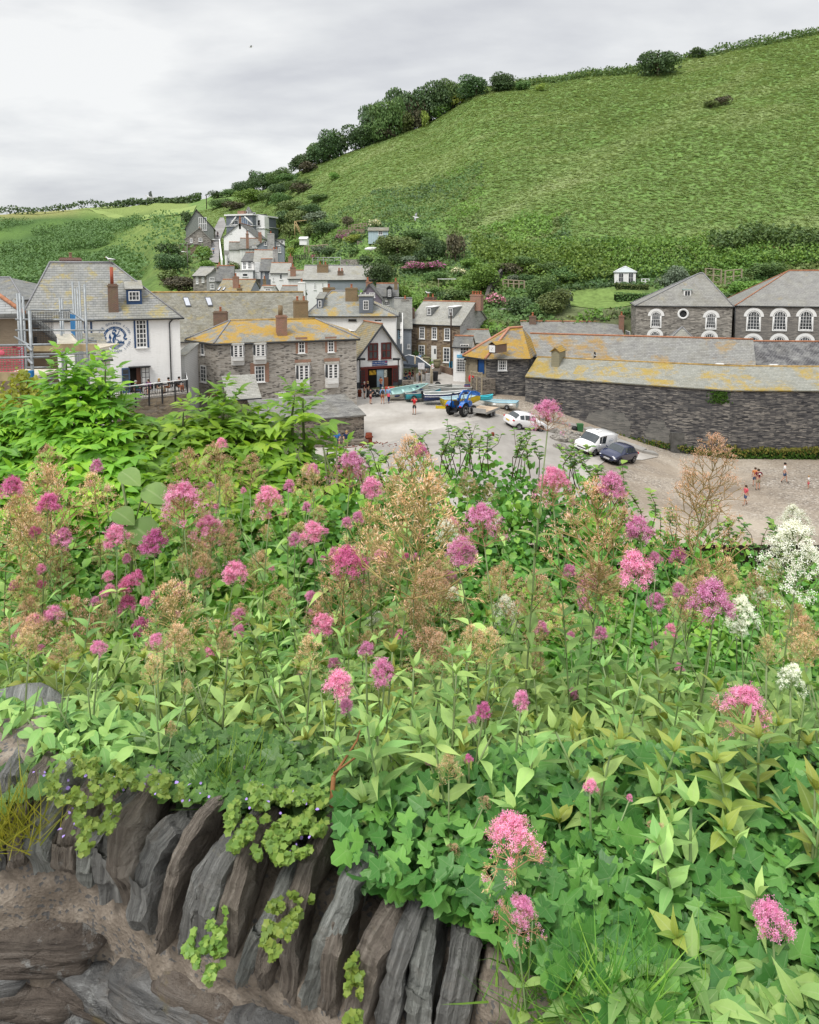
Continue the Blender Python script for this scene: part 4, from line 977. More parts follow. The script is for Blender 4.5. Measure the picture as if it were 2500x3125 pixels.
# terrace with railing
def terrace():
 zt = -9.9; a = onz(330, 1232, zt); b = onz(580, 1200, zt); iy = Vector((-.12, 1, 0)); a2 = V2(a); b2 = V2(b)
 s = Bld('terrace', 'stone retained pub terrace with a paved top', [a2, b2, b2+Vector((-1.8,5.5,0)), a2+Vector((-1.5,7,0))], zt, zt-5.5, 'terrace')
 s.walls(M_STW); mb = MB(); mb.slab([Vector((p.x, p.y, zt+.06)) for p in s.f], .12); s.put(mb, 'paving', M_CON)
 r = thing('railing', 'black iron railing with a white handrail along the pub terrace edge', 'railing', (a2.x, a2.y, zt)); O = Vector((a2.x, a2.y, zt))
 P = [a2-O+Vector((0,0,zt)), b2-O+Vector((-.15,0,zt)), b2-O+Vector((-1.6,4.2,zt))]; P = [Vector((p.x, p.y, 0)) for p in P]; P[0].y -= .1; P[1].y -= .1
 mb = MB(); mb.tube([p+Vector((0,0,1.15)) for p in P], .045, 6); mb.build('handrail', M_WHITE, r)
 mb = MB(); mb.tube([p+Vector((0,0,1.0)) for p in P], .02, 4); mb.tube([p+Vector((0,0,.1)) for p in P], .02, 4); mb.build('rail', M_GUT, r)
 mb = MB()
 for u, v in ((P[0], P[1]), (P[1], P[2])):
  n = int((v-u).length/.13)
  for i in range(n): q = u.lerp(v, (i+.5)/n); mb.box(q.x-.011, q.x+.011, q.y-.011, q.y+.011, .1, 1.0)
 mb.build('balusters', M_GUT, r)
 for u, v, n in ((P[0], P[1], 6), (P[1], P[2], 3)):
  for i in range(n+1):
   if i == 0 and u is P[1]: continue
   q = u.lerp(v, i/n); m2 = MB(); m2.box(q.x-.05, q.x+.05, q.y-.07, q.y+.03, -.55, 1.12); m2.build('post', M_GUT, r)
 return s, zt
M_STW = rubble('rubble_warm', [(.12,.10,.08),(.25,.2,.14),(.34,.28,.2),(.28,.25,.21)], 2.0, 6, (.2,.18,.15), .06, 8, .3, (.22,.19,.14))
TERR, ZT = terrace()
# ---- long slate roof behind, and its white end ----
b = rect('long_house', 'long building with a mottled slate roof and two skylights behind the stone house', (372,1037,78), (908,1034), 13, 7, 'gx', rpx=(400,845,893), wm=M_RENDER2, rm=M_SLM, ridge=M_RIDGEO, ov=.3)
b.skylight(0, [(558,908),(575,908),(585,937),(568,937)]); b.skylight(0, [(625,908),(643,908),(651,935),(636,936)])
b.chimney(650,690,950,993,76, M_BRICKD, 1, drop=2.5)
# ---- big stone building with oriel windows ----
A = at(662,1045,65.5); B = onz(1088,1031,A.z); Lf = onz(577,1034,A.z); BR = onz(1100,1006,A.z); BL = onz(640,1004,A.z)
st = Bld('stone_house', 'large rubble stone building with white oriel windows and orange lichened hipped roof', [V2(A), V2(B), V2(B)+Vector((-1.2,8.5,0)), V2(Lf)+Vector((2.5,7,0)), V2(Lf)], A.z, A.z-8.6, 'building')
st.walls(M_ST)
r0 = at(703,978,70.5); r1 = at(962,976,73.2); r1.z = r0.z; o_ = [p for p in st.f]
cen = sum(o_, Vector())/5; E = [Vector((p.x, p.y, A.z-.06)) + (p-cen).normalized()*.38 for p in o_]
st.roof([[E[0],E[1],r1,r0],[E[4],E[0],r0],[E[1],E[2],r1],[E[2],E[3],r0,r1],[E[3],E[4],r0]], M_SLL)
st.line([r0,r1], .12, M_RIDGEO, 'ridge_tiles'); mb = MB()
for q, w in ((E[0],r0),(E[1],r1),(E[4],r0)): mb.tube([q+Vector((0,0,.04)), w+Vector((0,0,.04))], .08, 5)
st.put(mb, 'hip_tiles', M_RIDGEG); mb = MB(); mb.tube([E[4]-Vector((0,0,.12)),E[0]-Vector((0,0,.12)),E[1]-Vector((0,0,.12))], .08, 6); st.put(mb, 'gutter', M_GUT)
st.chimney(841,871,962,1033,68.4, M_BRICK, 0, dep=.9, drop=.6); st.line([at(856,962,68.8), at(856,932,68.8)], .22, M_BRICKO, 'chimney_pot', 6)
st.chimney(895,936,917,970,79, M_BRICKO, 2, dep=1.0, drop=3)
M_BRDRESS = bricks('brick_dressing', (.36,.15,.09), (.27,.12,.08))
def oriel(s, i, r, split, d=.55):
 a0, a1, b0, b1 = s.rect(i, r); bs = b1-(b1-b0)*split; mb = MB(); c = .16; o, ex, n, L = s.face(i)
 def ring(z, e=0.0, dd=None): dd = d if dd is None else dd; return [s.W(i, a, z, q) for a, q in ((a0-e,0),(a0+c-e,dd+e),(a1-c+e,dd+e),(a1+e,0))]
 mb.rings([ring(b0+.35, 0, .02 if False else d*.75), ring(b0+.45), ring(bs), ring(bs+.04,.03), ring(bs+.08)], 0, False, True, True, False)
 mb.rings([ring(b0, -.02, d*.6), ring(b0+.35, 0, d*.75)], 0, False, True, False, False)
 O = s.put(mb, 'oriel_window', boards('white_boards', (.76,.76,.74), .17))
 g = MB(); g.rings([[p for p in ring(bs+.08, -.05)], ring(b1-.12, -.05)], 0, False, False, False, False); s.put(g, 'pane', M_GLASS, O)
 f = MB(); f.rings([ring(b1-.14, .0), ring(b1-.02, .05), ring(b1, .05)], 0, False, True, True, False)
 fr = lambda x0, x1, z0, z1: s.fbox(f, i, x0, x1, z0, z1, d-.06, d+.02)
 fr(a0+c, a0+c+.12, bs+.06, b1-.1); fr(a1-c-.12, a1-c, bs+.06, b1-.1); m = (a0+a1)/2; fr(m-.10, m+.10, bs+.06, b1-.1)
 for k in range(1, 5): z = bs+.08+(b1-.14-bs-.08)*k/5; s.fbox(f, i, a0+c+.1, a1-c-.1, z-.025, z+.025, d-.06, d)
 for p, q in ((a0, 0), (a1, 1)):
  pts = [s.W(i, a0 if q == 0 else a1, z, .02) for z in (bs+.06, b1-.1)]; f.tube(pts, .05, 4)
 s.put(f, 'frame', M_WHITE, O)
 rf = MB(); rf.rings([ring(b1, .08), [s.W(i, a0, b1+.12, 0), s.W(i, a0+c, b1+.12, .05), s.W(i, a1-c, b1+.12, .05), s.W(i, a1, b1+.12, 0)]], 0, False, True, True, False); s.put(rf, 'lead_roof', M_SLP, O)
for r in ((704,1049,747,1114),(772,1047,814,1110),(903,1110,946,1188),(992,1107,1034,1182)): oriel(st, 0, r, .62)
def dress(s, i, r, m=.35, mat=None):
 a0, a1, b0, b1 = s.rect(i, r); mb = MB()
 for q in ((a0-m,a0,b0,b1+.0),(a1,a1+m,b0,b1+.0),(a0-m,a1+m,b1,b1+.28)): s.fbox(mb, i, *q, 0, .012)
 s.put(mb, 'brick_dressing', mat or M_BRDRESS)
dress(st, 0, (777,1116,809,1166), .4); st.win(0, (777,1116,809,1166), 3, 4, fr=.1, bar=.05)
dress(st, 0, (910,1038,931,1078), .25); st.win(0, (910,1038,931,1078), 2, 3, fr=.1, bar=.05); dress(st, 0, (1000,1036,1020,1075), .25); st.win(0, (1000,1036,1020,1075), 2, 4, fr=.1, bar=.05)
st.win(0, (850,1196,872,1213), 3, 2); st.win(4, (613,1045,625,1083), 1, 2, fr=.09); st.win(4, (612,1115,631,1166), 2, 4, fr=.11, bar=.05)
dress(st, 4, (592,1040,598,1060), .1)
for r in ((903,1097,946,1106),(992,1093,1034,1103)):
 a0, a1, b0, b1 = st.rect(0, r); mb = MB(); st.fbox(mb, 0, a0-.1, a1+.1, b0, b1, 0, .014); st.put(mb, 'brick_arch', M_BRDRESS)
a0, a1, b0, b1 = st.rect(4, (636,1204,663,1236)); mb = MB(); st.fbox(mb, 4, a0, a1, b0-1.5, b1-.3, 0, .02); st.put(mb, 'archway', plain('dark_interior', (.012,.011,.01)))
mb = MB(); st.fbox(mb, 4, a0-.1, a1, b1-.3, b1+.1, 0, .05); st.put(mb, 'brick_arch', M_BRDRESS)
# lean-to and low shed in front
l1 = rect('lean_to', 'small stone lean-to with a steep slate roof against the big stone building', (697,1216,60.5), (792,1210), 3.2, 3.5, 'lean', rise=1.5, wm=M_ST2, rm=M_SLP, cat='outbuilding')
l1.win(0, (757,1218,770,1234), 1, 1, gm=M_GLASS, fm=M_GUT)
A = at(865,1290,54);
sh = rect('stone_shed', 'long low stone shed with a dark mottled slate roof beside the slipway', (800,1290,52.5), (1111,1266), 5.6, 5.2, 'lean', rise=.75, wm=M_ST2, rm=slate('slate_shed', (.13,.13,.13), (.24,.24,.235), .0, pale=(.4,.4,.39), pamt=.7, row=.22), cat='outbuilding', ov=.12, gut=False)
# ---- lifeboat station ----
A = at(1089,1118,80);
lb = rect('lifeboat_house', 'white gabled lifeboat house with dark red doors and bargeboards', (1088,1089,80), (1226,1082), 13, 4.6, 'gy', rpx=(1160,1162,989), rly=0.0, wm=painted('pale_grey_render', (.76,.77,.77), .15, (.5,.5,.48), .1), rm=M_SLT, ridge=M_RIDGE, cat='lifeboat house', ov=.55, gut=False)
M_MAROON = plain('maroon_paint', (.12,.022,.018), .5, .3); M_DGREY = plain('dark_grey_paint', (.055,.06,.07), .7, .2)
def bargeboard(s, w=.32, mat=None):
 mb = MB()
 for p in (s.polys[0], s.polys[1]):
  e0, e1 = (p[0], p[1]); d = Vector((0,0,-w)); n = s.face(0)[2]*.05; mb.add([e0, e1, e1+d, e0+d, e0+n, e1+n, e1+d+n, e0+d+n], [(0,1,2,3),(4,7,6,5),(0,4,5,1),(3,2,6,7),(0,3,7,4),(1,5,6,2)])
 s.put(mb, 'bargeboard', mat or M_DGREY)
bargeboard(lb)
for r in ((1123,1047,1154,1097),(1163,1045,1194,1094)): lb.win(0, r, 2, 2, M_MAROON, fr=.14, bar=.12, dep=.08)
a0, a1, b0, b1 = lb.rect(0, (1136,1101,1182,1115)); mb = MB(); lb.fbox(mb, 0, a0, a1, b0, b1, .0, .05); mm = (b0+b1)/2; hh = b1-b0
text_mb('Port Isaac lifeboat station', hh*.30, mb, fmat(lb, 0, a0+(a1-a0)*.42, mm+hh*.2, .06), 1, .004); text_mb('www.rnli.org.uk/portisaac', hh*.28, mb, fmat(lb, 0, a0+(a1-a0)*.41, mm-hh*.22, .06), 1, .004); text_mb('RNLI', hh*.3, mb, fmat(lb, 0, a1-(a1-a0)*.09, mm-hh*.18, .06), 1, .004)
lb.fbox(mb, 0, a1-(a1-a0)*.14, a1-(a1-a0)*.05, mm+.05, mm+hh*.35, .05, .056, 2); lb.put(mb, 'sign', [plain('sign_blue', (.01,.05,.19), .4, .4), M_WHITE, plain('sign_red', (.5,.03,.03), .4)])
zb = 0.0
def lbox(r, d0, d1, name, mat, b0_=None):
 a0, a1, b0, b1 = lb.rect(0, r); mb = MB(); lb.fbox(mb, 0, a0, a1, b0 if b0_ is None else b0_, b1, d0, d1); return lb.put(mb, name, mat)
lbox((1089,1167,1102,1200), .0, .03, 'plinth', M_DGREY, -.5); lbox((1215,1158,1226,1190), .0, .03, 'plinth', M_DGREY, -.5)
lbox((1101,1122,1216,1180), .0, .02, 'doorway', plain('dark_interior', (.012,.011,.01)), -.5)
for r in ((1101,1121,1123,1180),(1196,1120,1216,1176)): lbox(r, .02, .10, 'door', M_MAROON, -.5)
lbox((1100,1117,1217,1124), .02, .16, 'lintel', M_MAROON)
lb.win(0, (1100,1131,1112,1168), 2, 4, M_GUT, plain('poster_glass', (.3,.33,.38), .3, .5, var=.7, scale=2.2), sill=False, dep=.14, raw=False); lb.win(0, (1199,1126,1211,1164), 2, 4, M_GUT, plain('poster_glass', (.3,.33,.38)), sill=False, dep=.14)
lbox((1198,1166,1216,1180), .1, .13, 'plinth', M_DGREY, -.5)
lbox((1150,1128,1171,1180), .025, .045, 'inner_panel', plain('pale_panel', (.22,.3,.36), .6, .3, var=.3, scale=1)); lbox((1172,1128,1181,1151), .05, .06, 'poster', plain('poster', (.4,.4,.36), .6, .3, var=.8, scale=9)); lbox((1172,1151,1184,1180), .045, .07, 'inner_door', plain('brown_door', (.16,.06,.03), .5, .3))
lbox((1127,1130,1148,1144), .03, .05, 'oilskins', plain('yellow_oilskins', (.33,.2,.02), .7, .2, var=.9, scale=4))
# ---- houses behind ----
b = rect('hipped_house', 'white house with a pale hipped slate roof and two dormers behind the lifeboat house', (936,962,86), (1208,962), 11, 8.4, 'hip', rpx=(1013,1066,889), wm=M_RENDER, rm=slate('slate_blue_lichen', (.27,.29,.285), (.37,.385,.38), .50, (.56,.34,.05), lsc=.22, pamt=.4, seed=12), ridge=M_RIDGEG, ov=.35)
b.dormer((1109,917,1125,946), 86.3, 'flat', M_SLP, M_DKSLATE, None, 2, 3, 3.0, pad=.5); b.dormer((972,917,981,938), 87.5, 'swept', M_SL, M_DKSLATE, None, 1, 2, 4.0, pad=.2)
b.skylight(0, [(968,905),(980,895),(986,897),(973,906)]); b.chimney(1054,1090,878,921,89, M_BRICKO, 1, dep=1.1); b.chimney(985,1020,877,903,93, M_BRICKO, 1, dep=1.1, drop=2.5)
b.win(0, (1064,974,1088,979), 1, 1, fm=M_GUT); b.win(0, (1142,974,1166,982), 2, 1)
b = rect('slate_hung_house', 'narrow slate hung house between the white hipped house and the brown stone house', (1205,1000,93), (1256,995), 9, 9, 'gx', rise=3.6, wm=M_BLUEGREY, rm=M_SL, ridge=M_RIDGEG)
b.win(0, (1216,1005,1229,1031), 2, 4, plain('pale_blue_paint', (.3,.48,.6), .5)); b.win(0, (1243,1050,1252,1064), 2, 3)
b.chimney(1226,1247,913,975,97, M_STG, 1, drop=3); b.chimney(1243,1266,940,985,96.5, M_BRICKD, 1, drop=3)
br = rect('brown_stone_house', 'brown stone three bay house with white sash windows and two glazed dormers', (1247,984,96), (1404,991,92.5), 9.5, 8.0, 'gx', rpx=(1325,1445,921), wm=M_STB, rm=M_SLP, ridge=M_RIDGE, ov=.3)
mb = MB(); br.P  # pale gable end
o = .02; mb.add([br.P(br.L+o,0,-8), br.P(br.L+o,br.D,-8), br.P(br.L+o,br.D,0), br.P(br.L+o,br.D/2,br.rise-.1), br.P(br.L+o,0,0)], [(0,1,2,3,4)]); br.put(mb, 'gable_render', M_STP)
for r in ((1280,997,1297,1034),(1318,998,1334,1036),(1356,1001,1374,1039),(1278,1053,1297,1093),(1353,1060,1374,1106)): br.win(0, r, 2, 4, fr=.13, bar=.05); dress(br, 0, r, .28, M_BRICKO)
a0, a1, b0, b1 = br.rect(0, (1317,1055,1333,1103)); mb = MB(); br.fbox(mb, 0, a0, a1, b0, b1, 0, .06); d_ = br.put(mb, 'door', M_WHITE); mb = MB(); br.fbox(mb, 0, a1-.35, a1-.1, b0+1.0, b1-.4, .06, .075); br.put(mb, 'pane', M_GLASS, d_)
br.dormer((1304,940,1317,961), 96.3, 'flat', M_WHITE, plain('dormer_glazing', (.16,.17,.17), .2, .5), None, 2, 2, 2.6, pad=.1); br.dormer((1370,940,1383,963), 94.4, 'flat', M_WHITE, plain('dormer_glazing', (.16,.17,.17)), None, 2, 2, 2.6, pad=.1)
br.chimney(1439,1474,899,937,96.6, bricks('red_brick', (.36,.15,.10), (.26,.11,.08)), 4, dep=1.0, drop=.5); br.chimney(1299,1330,907,934,100.5, M_BRICKD, 2, dep=.9, drop=2.5)
downpipe(br, 0, [(1256,988),(1254,1095)])
s2 = rect('shop', 'little white shop with a blue sign and small paned window', (1384,1055,84), (1436,1060,83.5), 3, 5.3, 'gx', rise=1.0, wm=M_RENDER, rm=M_SLD, ridge=M_RIDGE, cat='shop')
s2.win(0, (1405,1050,1431,1081), 3, 3, sill=False); s2.win(0, (1392,1094,1423,1136), 6, 5, sill=False, fr=.1)
a0, a1, b0, b1 = s2.rect(0, (1395,1083,1421,1091)); mb = MB(); s2.fbox(mb, 0, a0, a1, b0, b1, 0, .1); text_mb('FUDGE SHOP', (b1-b0)*.5, mb, fmat(s2, 0, (a0+a1)/2, (b0+b1)/2, .105), 1, .003); s2.put(mb, 'shop_sign', [plain('sign_cyan', (.02,.34,.58), .4, .4), M_WHITE])
r2 = rect('roof_behind', 'slate roofed cottage between the shop and the brown stone house', (1405,1045,90), (1500,1050), 9, 6.5, 'gx', rpx=(1440,1540,1007), wm=M_GREYR, rm=M_SL, ridge=M_RIDGE, cat='cottage')
# ---- clock building and harbour buildings ----
M_TAN = rubble('rubble_tan', [(.2,.17,.12),(.28,.24,.17),(.33,.29,.21)], 2, 3.5, (.3,.26,.19), .1, 3, .4, (.27,.23,.16))
zc = at(1602,1094,76.5).z; cA = onz(1421,1084,zc); cB = onz(1484,1093,zc); cC = onz(1612,1092,zc)
ck = Bld('clock_house', 'dark stone harbour house with an orange lichened roof and a small square clock', [V2(cA), V2(cB), V2(cC), V2(cC)+Vector((2.6,8,0)), V2(cA)+Vector((1.5,8.5,0))], zc, zc-6.2, 'house')
ck.walls(M_HARB); mb = MB(); ck.fbox(mb, 0, .0, ck.face(0)[3]+.0, 0, 6.2, 0, .02); ck.put(mb, 'rendered_front', M_TAN)
rt = at(1555,1001,81.5); rt2 = at(1594,1001,82.5); rt2.z = rt.z; cen = sum(ck.f, Vector())/5; E = [Vector((p.x, p.y, zc-.05))+(p-cen).normalized()*.4 for p in ck.f]
ck.roof([[E[0],E[1],rt],[E[1],E[2],rt2,rt],[E[2],E[3],rt2],[E[3],E[4],rt,rt2],[E[4],E[0],rt]], M_SLO); mb = MB()
for q, w in ((E[0],rt),(E[1],rt),(rt,rt2)): mb.tube([q+Vector((0,0,.05)), w+Vector((0,0,.06))], .13, 6)
ck.put(mb, 'hip_tiles', plain('pink_ridge', (.46,.23,.15), .9, .1, var=.2)); mb = MB(); mb.tube([E[0]-Vector((0,0,.1)),E[1]-Vector((0,0,.1)),E[2]-Vector((0,0,.1))], .06, 5); ck.put(mb, 'gutter', M_GUT)
ck.win(1, (1520,1092,1547,1131), 4, 4, fr=.13, bar=.05)
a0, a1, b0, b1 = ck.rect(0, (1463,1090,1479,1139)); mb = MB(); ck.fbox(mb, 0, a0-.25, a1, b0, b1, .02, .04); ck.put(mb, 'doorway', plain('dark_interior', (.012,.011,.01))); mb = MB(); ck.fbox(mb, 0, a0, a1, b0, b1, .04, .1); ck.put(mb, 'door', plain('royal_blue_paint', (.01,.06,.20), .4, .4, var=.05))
# clock dormer
c0 = at(1493,1074,75.6); mb = MB(); M = Matrix.Translation(c0) @ Matrix.Rotation(ck.ang+.25, 4, 'Z'); wq = .80; hq = .82
mb.box(0, wq, 0, 2.2, -.1, hq, 0, M); cd_ = ck.put(mb, 'clock_dormer', M_BRICKD); mb = MB()
mb.slab([M@Vector(p) for p in ((-.1,-.1,hq),(wq/2,-.1,hq+.3),(wq/2,2.4,hq+.3),(-.1,2.4,hq))], .05); mb.slab([M@Vector(p) for p in ((wq/2,-.1,hq+.3),(wq+.1,-.1,hq),(wq+.1,2.4,hq),(wq/2,2.4,hq+.3))], .05); ck.put(mb, 'dormer_roof', M_SLO, cd_)
mb = MB(); mb.box(.04, wq-.04, -.05, -.005, .0, wq-.08, 0, M); mb.box(.0, wq, -.03, -.002, -.05, wq-.03, 1, M)
for k in range(12): a = k*pi/6; mb.box(-.012, .012, -.056, -.05, .17, .21, 1, M @ Matrix.Translation((wq/2, 0, wq/2-.04)) @ Matrix.Rotation(a, 4, 'Y'))
mb.box(-.014, .014, -.06, -.05, -.03, .17, 1, M @ Matrix.Translation((wq/2, 0, wq/2-.04)) @ Matrix.Rotation(R(200), 4, 'Y')); mb.box(-.018, .018, -.06, -.05, -.03, .12, 1, M @ Matrix.Translation((wq/2, 0, wq/2-.04)) @ Matrix.Rotation(R(45), 4, 'Y'))
ck.put(mb, 'clock_face', [M_WHITE, M_GUT], cd_)
# long harbour range along the wall
zh = at(1602,1149,75.5).z; h0 = onz(1604,1148,zh); h1 = onz(2230,1190,zh); h2 = onz(2620,1189,zh); h3 = Vector((h2.x+14, h2.y-1.0, zh))
hb = Bld('harbour_range', 'long dark stone harbour building with a low yellow lichened slate roof', [V2(h0), V2(h1), V2(h3), V2(h3)+Vector((0,6,0)), V2(h1)+Vector((.9,5.6,0)), V2(h0)+Vector((2.4,4.4,0))], zh, zh-6.6, 'building')
hb.walls(M_HARB)
def eave(p, q, o): d = (V2(q)-V2(p)).normalized(); return Vector((d.y, -d.x, 0))*o
k0 = at(1640,1089,78.6); k1 = at(2228,1119,70.9); k1.z = k0.z; k2 = Vector((h3.x+1, h3.y+3.4, k0.z))
e0 = h0+eave(h0,h1,.2); e1 = h1+eave(h0,h1,.2); e3 = h3+eave(h1,h3,.2)
bk = lambda p, d: Vector((p.x+d[0], p.y+d[1], zh))
hb.roof([[e0,e1,k1,k0],[e1,e3,k2,k1],[bk(h1,(.9,5.6)),bk(h0,(2.4,4.4)),k0,k1],[bk(h3,(0,6)),bk(h1,(.9,5.6)),k1,k2]], M_SLH)
hb.line([k0,k1,k2], .10, M_RIDGEO, 'ridge_tiles')
# roof stack box with slate cap
c0 = at(1682,1134,76.4); M = Matrix.Translation(c0) @ Matrix.Rotation(hb.ang, 4, 'Z'); mb = MB(); mb.box(0, .85, 0, 2.6, -.5, 2.25, 0, M); bx_ = hb.put(mb, 'timber_hoist', boards('grey_cladding', (.27,.25,.17), .18))
mb = MB(); mb.slab([M@Vector(p) for p in ((-.15,-.2,2.15),(.42,-.2,2.65),(.42,2.8,2.65),(-.15,2.8,2.15))], .07); mb.slab([M@Vector(p) for p in ((.42,-.2,2.65),(1.0,-.2,2.15),(1.0,2.8,2.15),(.42,2.8,2.65))], .07); mb.add([M@Vector(p) for p in ((0,-.002,2.2),(.85,-.002,2.2),(.42,-.002,2.6))], [(0,1,2)]); hb.put(mb, 'hoist_roof', M_SLO, bx_)
# second range behind
zk = at(1745,1094,83).z; g0 = onz(1700,1092,zk); g1 = at(2520,1132,zk and 78); g1 = onz(2560,1130,zk)
hk = rect('back_range', 'second long slate roofed building running behind the harbour building', (1610,1083,81.5), (2300,1122,74.0), 5.6, 5, 'gx', rpx=(1660,2300,1028), wm=M_STG, rm=slate('slate_back', (.25,.25,.25), (.34,.345,.345), .36, (.50,.26,.03), lsc=.12, pamt=.5, seed=21), ridge=M_RIDGE, cat='building', ov=.3)
hk2 = rect('white_flecked_range', 'slate roofed building at the right with white flecked slates', (2155,1107,75.6), (2640,1118,74.2), 6, 5, 'gx', rpx=(2160,2640,1043), wm=M_STG, rm=M_SLW, ridge=M_RIDGE, cat='building', ov=.35)
# roofs above (left of the chapel)
b = rect('slate_cottage', 'low cottage with a mottled slate roof above the harbour building', (1598,1028,93), (1905,1030), 8, 5.5, 'gx', rpx=(1615,1905,982), wm=M_STG, rm=slate('slate_mottle2', (.19,.19,.195), (.27,.27,.27), 0, pamt=.6, seed=31), ridge=M_RIDGE, cat='cottage')
b.chimney(1617,1637,964,980,96, M_BRICKD, 1, drop=1.5); b.chimney(1892,1906,962,992,94, M_BRICK, 1, drop=1.5); b.win(1, (1910,1010,1922,1030), 1, 2)
b = rect('dark_roofed_house', 'house with a dark slate roof and white ridge behind the low cottage', (1700,1005,102), (1945,1010), 8, 5, 'gx', rpx=(1722,1945,958), wm=M_STG, rm=M_SLD, ridge=M_RIDGEG); b.chimney(1738,1753,958,980,101, M_BRICK, 1)
# chapel pair
M_WTRIM = painted('white_trim', (.80,.80,.78), .1)
def archwin(s, i, cx, top, bot, w, hood=True, tall=True, lab=None):
 """round headed window: px centre x, top and bottom of the glazing, width px"""
 a0, a1, b0, b1 = s.rect(i, (cx-w/2, top, cx+w/2, bot)); m = (a0+a1)/2; r = (a1-a0)/2; zc_ = b1-r
 if zc_ < b0: zc_ = b0+.02
 f = MB(); g = MB(); n = 12
 arc = [(m+r*cos(pi*k/n), zc_+(b1-zc_)*sin(pi*k/n)) for k in range(n+1)]; pts = [(a1, b0)]+arc+[(a0, b0)]
 g.add([s.W(i, a, b, .02) for a, b in pts], [list(range(len(pts)))])
 for (p, q) in zip(pts, pts[1:]+pts[:1]): f.tube([s.W(i, *p, .04), s.W(i, *q, .04)], .055, 4)
 nx = 4
 for k in range(1, nx):
  x = a0+(a1-a0)*k/nx; tp = zc_+(b1-zc_)*sqrt(max(0, 1-((x-m)/r)**2)); s.fbox(f, i, x-.02, x+.02, b0, tp, .025, .05)
 ny = max(2, int((zc_-b0)/.34))
 for k in range(1, ny+1): z = b0+(zc_-b0)*k/ny; s.fbox(f, i, a0, a1, z-.018, z+.018, .027, .047)
 for sg in (-1, 1): f.tube([s.W(i, m+sg*r*.1, zc_, .045), s.W(i, m+sg*r*.45, zc_+(b1-zc_)*.55, .045), s.W(i, m+sg*r*.2, b1-.04, .045)], .018, 4)
 W_ = s.put(f, 'arched_window', M_WHITE); s.put(g, 'pane', M_GLASS, W_)
 if hood:
  h = MB(); r1 = r+.10; r2 = r+.48; q0 = [s.W(i, m+r1*cos(pi*k/n), zc_+(b1-zc_+.1)*sin(pi*k/n), .06) for k in range(n+1)]; q1 = [s.W(i, m+r2*cos(pi*k/n), zc_+(b1-zc_+.42)*sin(pi*k/n), .06) for k in range(n+1)]
  for k in range(n): h.add([q0[k], q1[k], q1[k+1], q0[k+1]], [(0,1,2,3)])
  s.put(h, 'arch_hood', M_WTRIM, W_)
  sd_ = MB(); s.fbox(sd_, i, a0-.16, a0-.04, b0-.1, zc_, .0, .06); s.fbox(sd_, i, a1+.04, a1+.16, b0-.1, zc_, .0, .06); s.fbox(sd_, i, a0-.16, a1+.16, b0-.18, b0-.06, .0, .1); s.put(sd_, 'window_surround', M_WTRIM, W_)
c1 = rect('pyramid_roofed_school', 'old stone school with a pyramid slate roof, arched windows and a round window', (1941,931,88.0), (2236,936,85.5), 8, 7, 'hip', rpx=(2135,2146,835), wm=M_STG, rm=slate('slate_chapel', (.27,.27,.26), (.34,.34,.335), .12, lcol=(.5,.36,.12), pamt=.55, seed=41), ridge=M_RIDGEG, cat='building', ov=.15)
archwin(c1, 0, 2002, 952, 996, 24); archwin(c1, 0, 2170, 957, 1001, 24); archwin(c1, 0, 1999, 1012, 1035, 24); archwin(c1, 0, 2165, 1018, 1040, 26)
a_, z_ = c1.fp(0, 2085, 958); mb = MB(); g = MB(); mb.lathe([(.42,0),(.66,0),(.66,.06),(.42,.06),(.42,0)], 24); g.lathe([(.01,.03),(.43,.03)], 24)
Mx = fmat(c1, 0, a_, z_, 0)
for q in (mb, g): q.v = [Mx @ v for v in q.v]
W_ = c1.put(mb, 'round_window', M_WTRIM); c1.put(g, 'pane', M_GLASS, W_)
c1.dormer((2088,886,2107,914), 87.9, 'flat', plain('lead_green', (.3,.38,.36), .6), M_WTRIM, None, 2, 1, 2.0, pad=.06)
downpipe(c1, 0, [(2244,938),(2240,1035)]); mb = MB(); q = c1.polys[1];
pw = rect('porch', 'small pyramid roofed porch in front of the old school', (2035,1040,84), (2128,1041), 1.8, 3, 'hip', rpx=(2081,2083,1000), wm=M_STG, rm=M_SLP, ridge=M_RIDGEG, cat='porch')
c2 = rect('hipped_roofed_school', 'long stone building with a large hipped slate roof and white hooded arched windows', (2246,932,85.6), (2760,938), 12.5, 7, 'hip', rpx=(2408,2640,827), wm=rubble('rubble_fine', [(.16,.15,.14),(.23,.215,.195),(.31,.285,.255)], 2.2, 9, (.21,.2,.185), .05, 11, .2, (.17,.16,.15)), rm=slate('slate_chapel2', (.26,.26,.26), (.32,.32,.32), .10, lcol=(.5,.36,.12), pamt=.5, seed=47), ridge=M_RIDGE, cat='building', ov=.15)
for cx in (2300, 2380, 2460, 2540): archwin(c2, 0, cx, 950, 1006, 33)
for cx, w in ((2298, 36), (2378, 32), (2457, 32), (2537, 32)): archwin(c2, 0, cx, 1028, 1046, w)
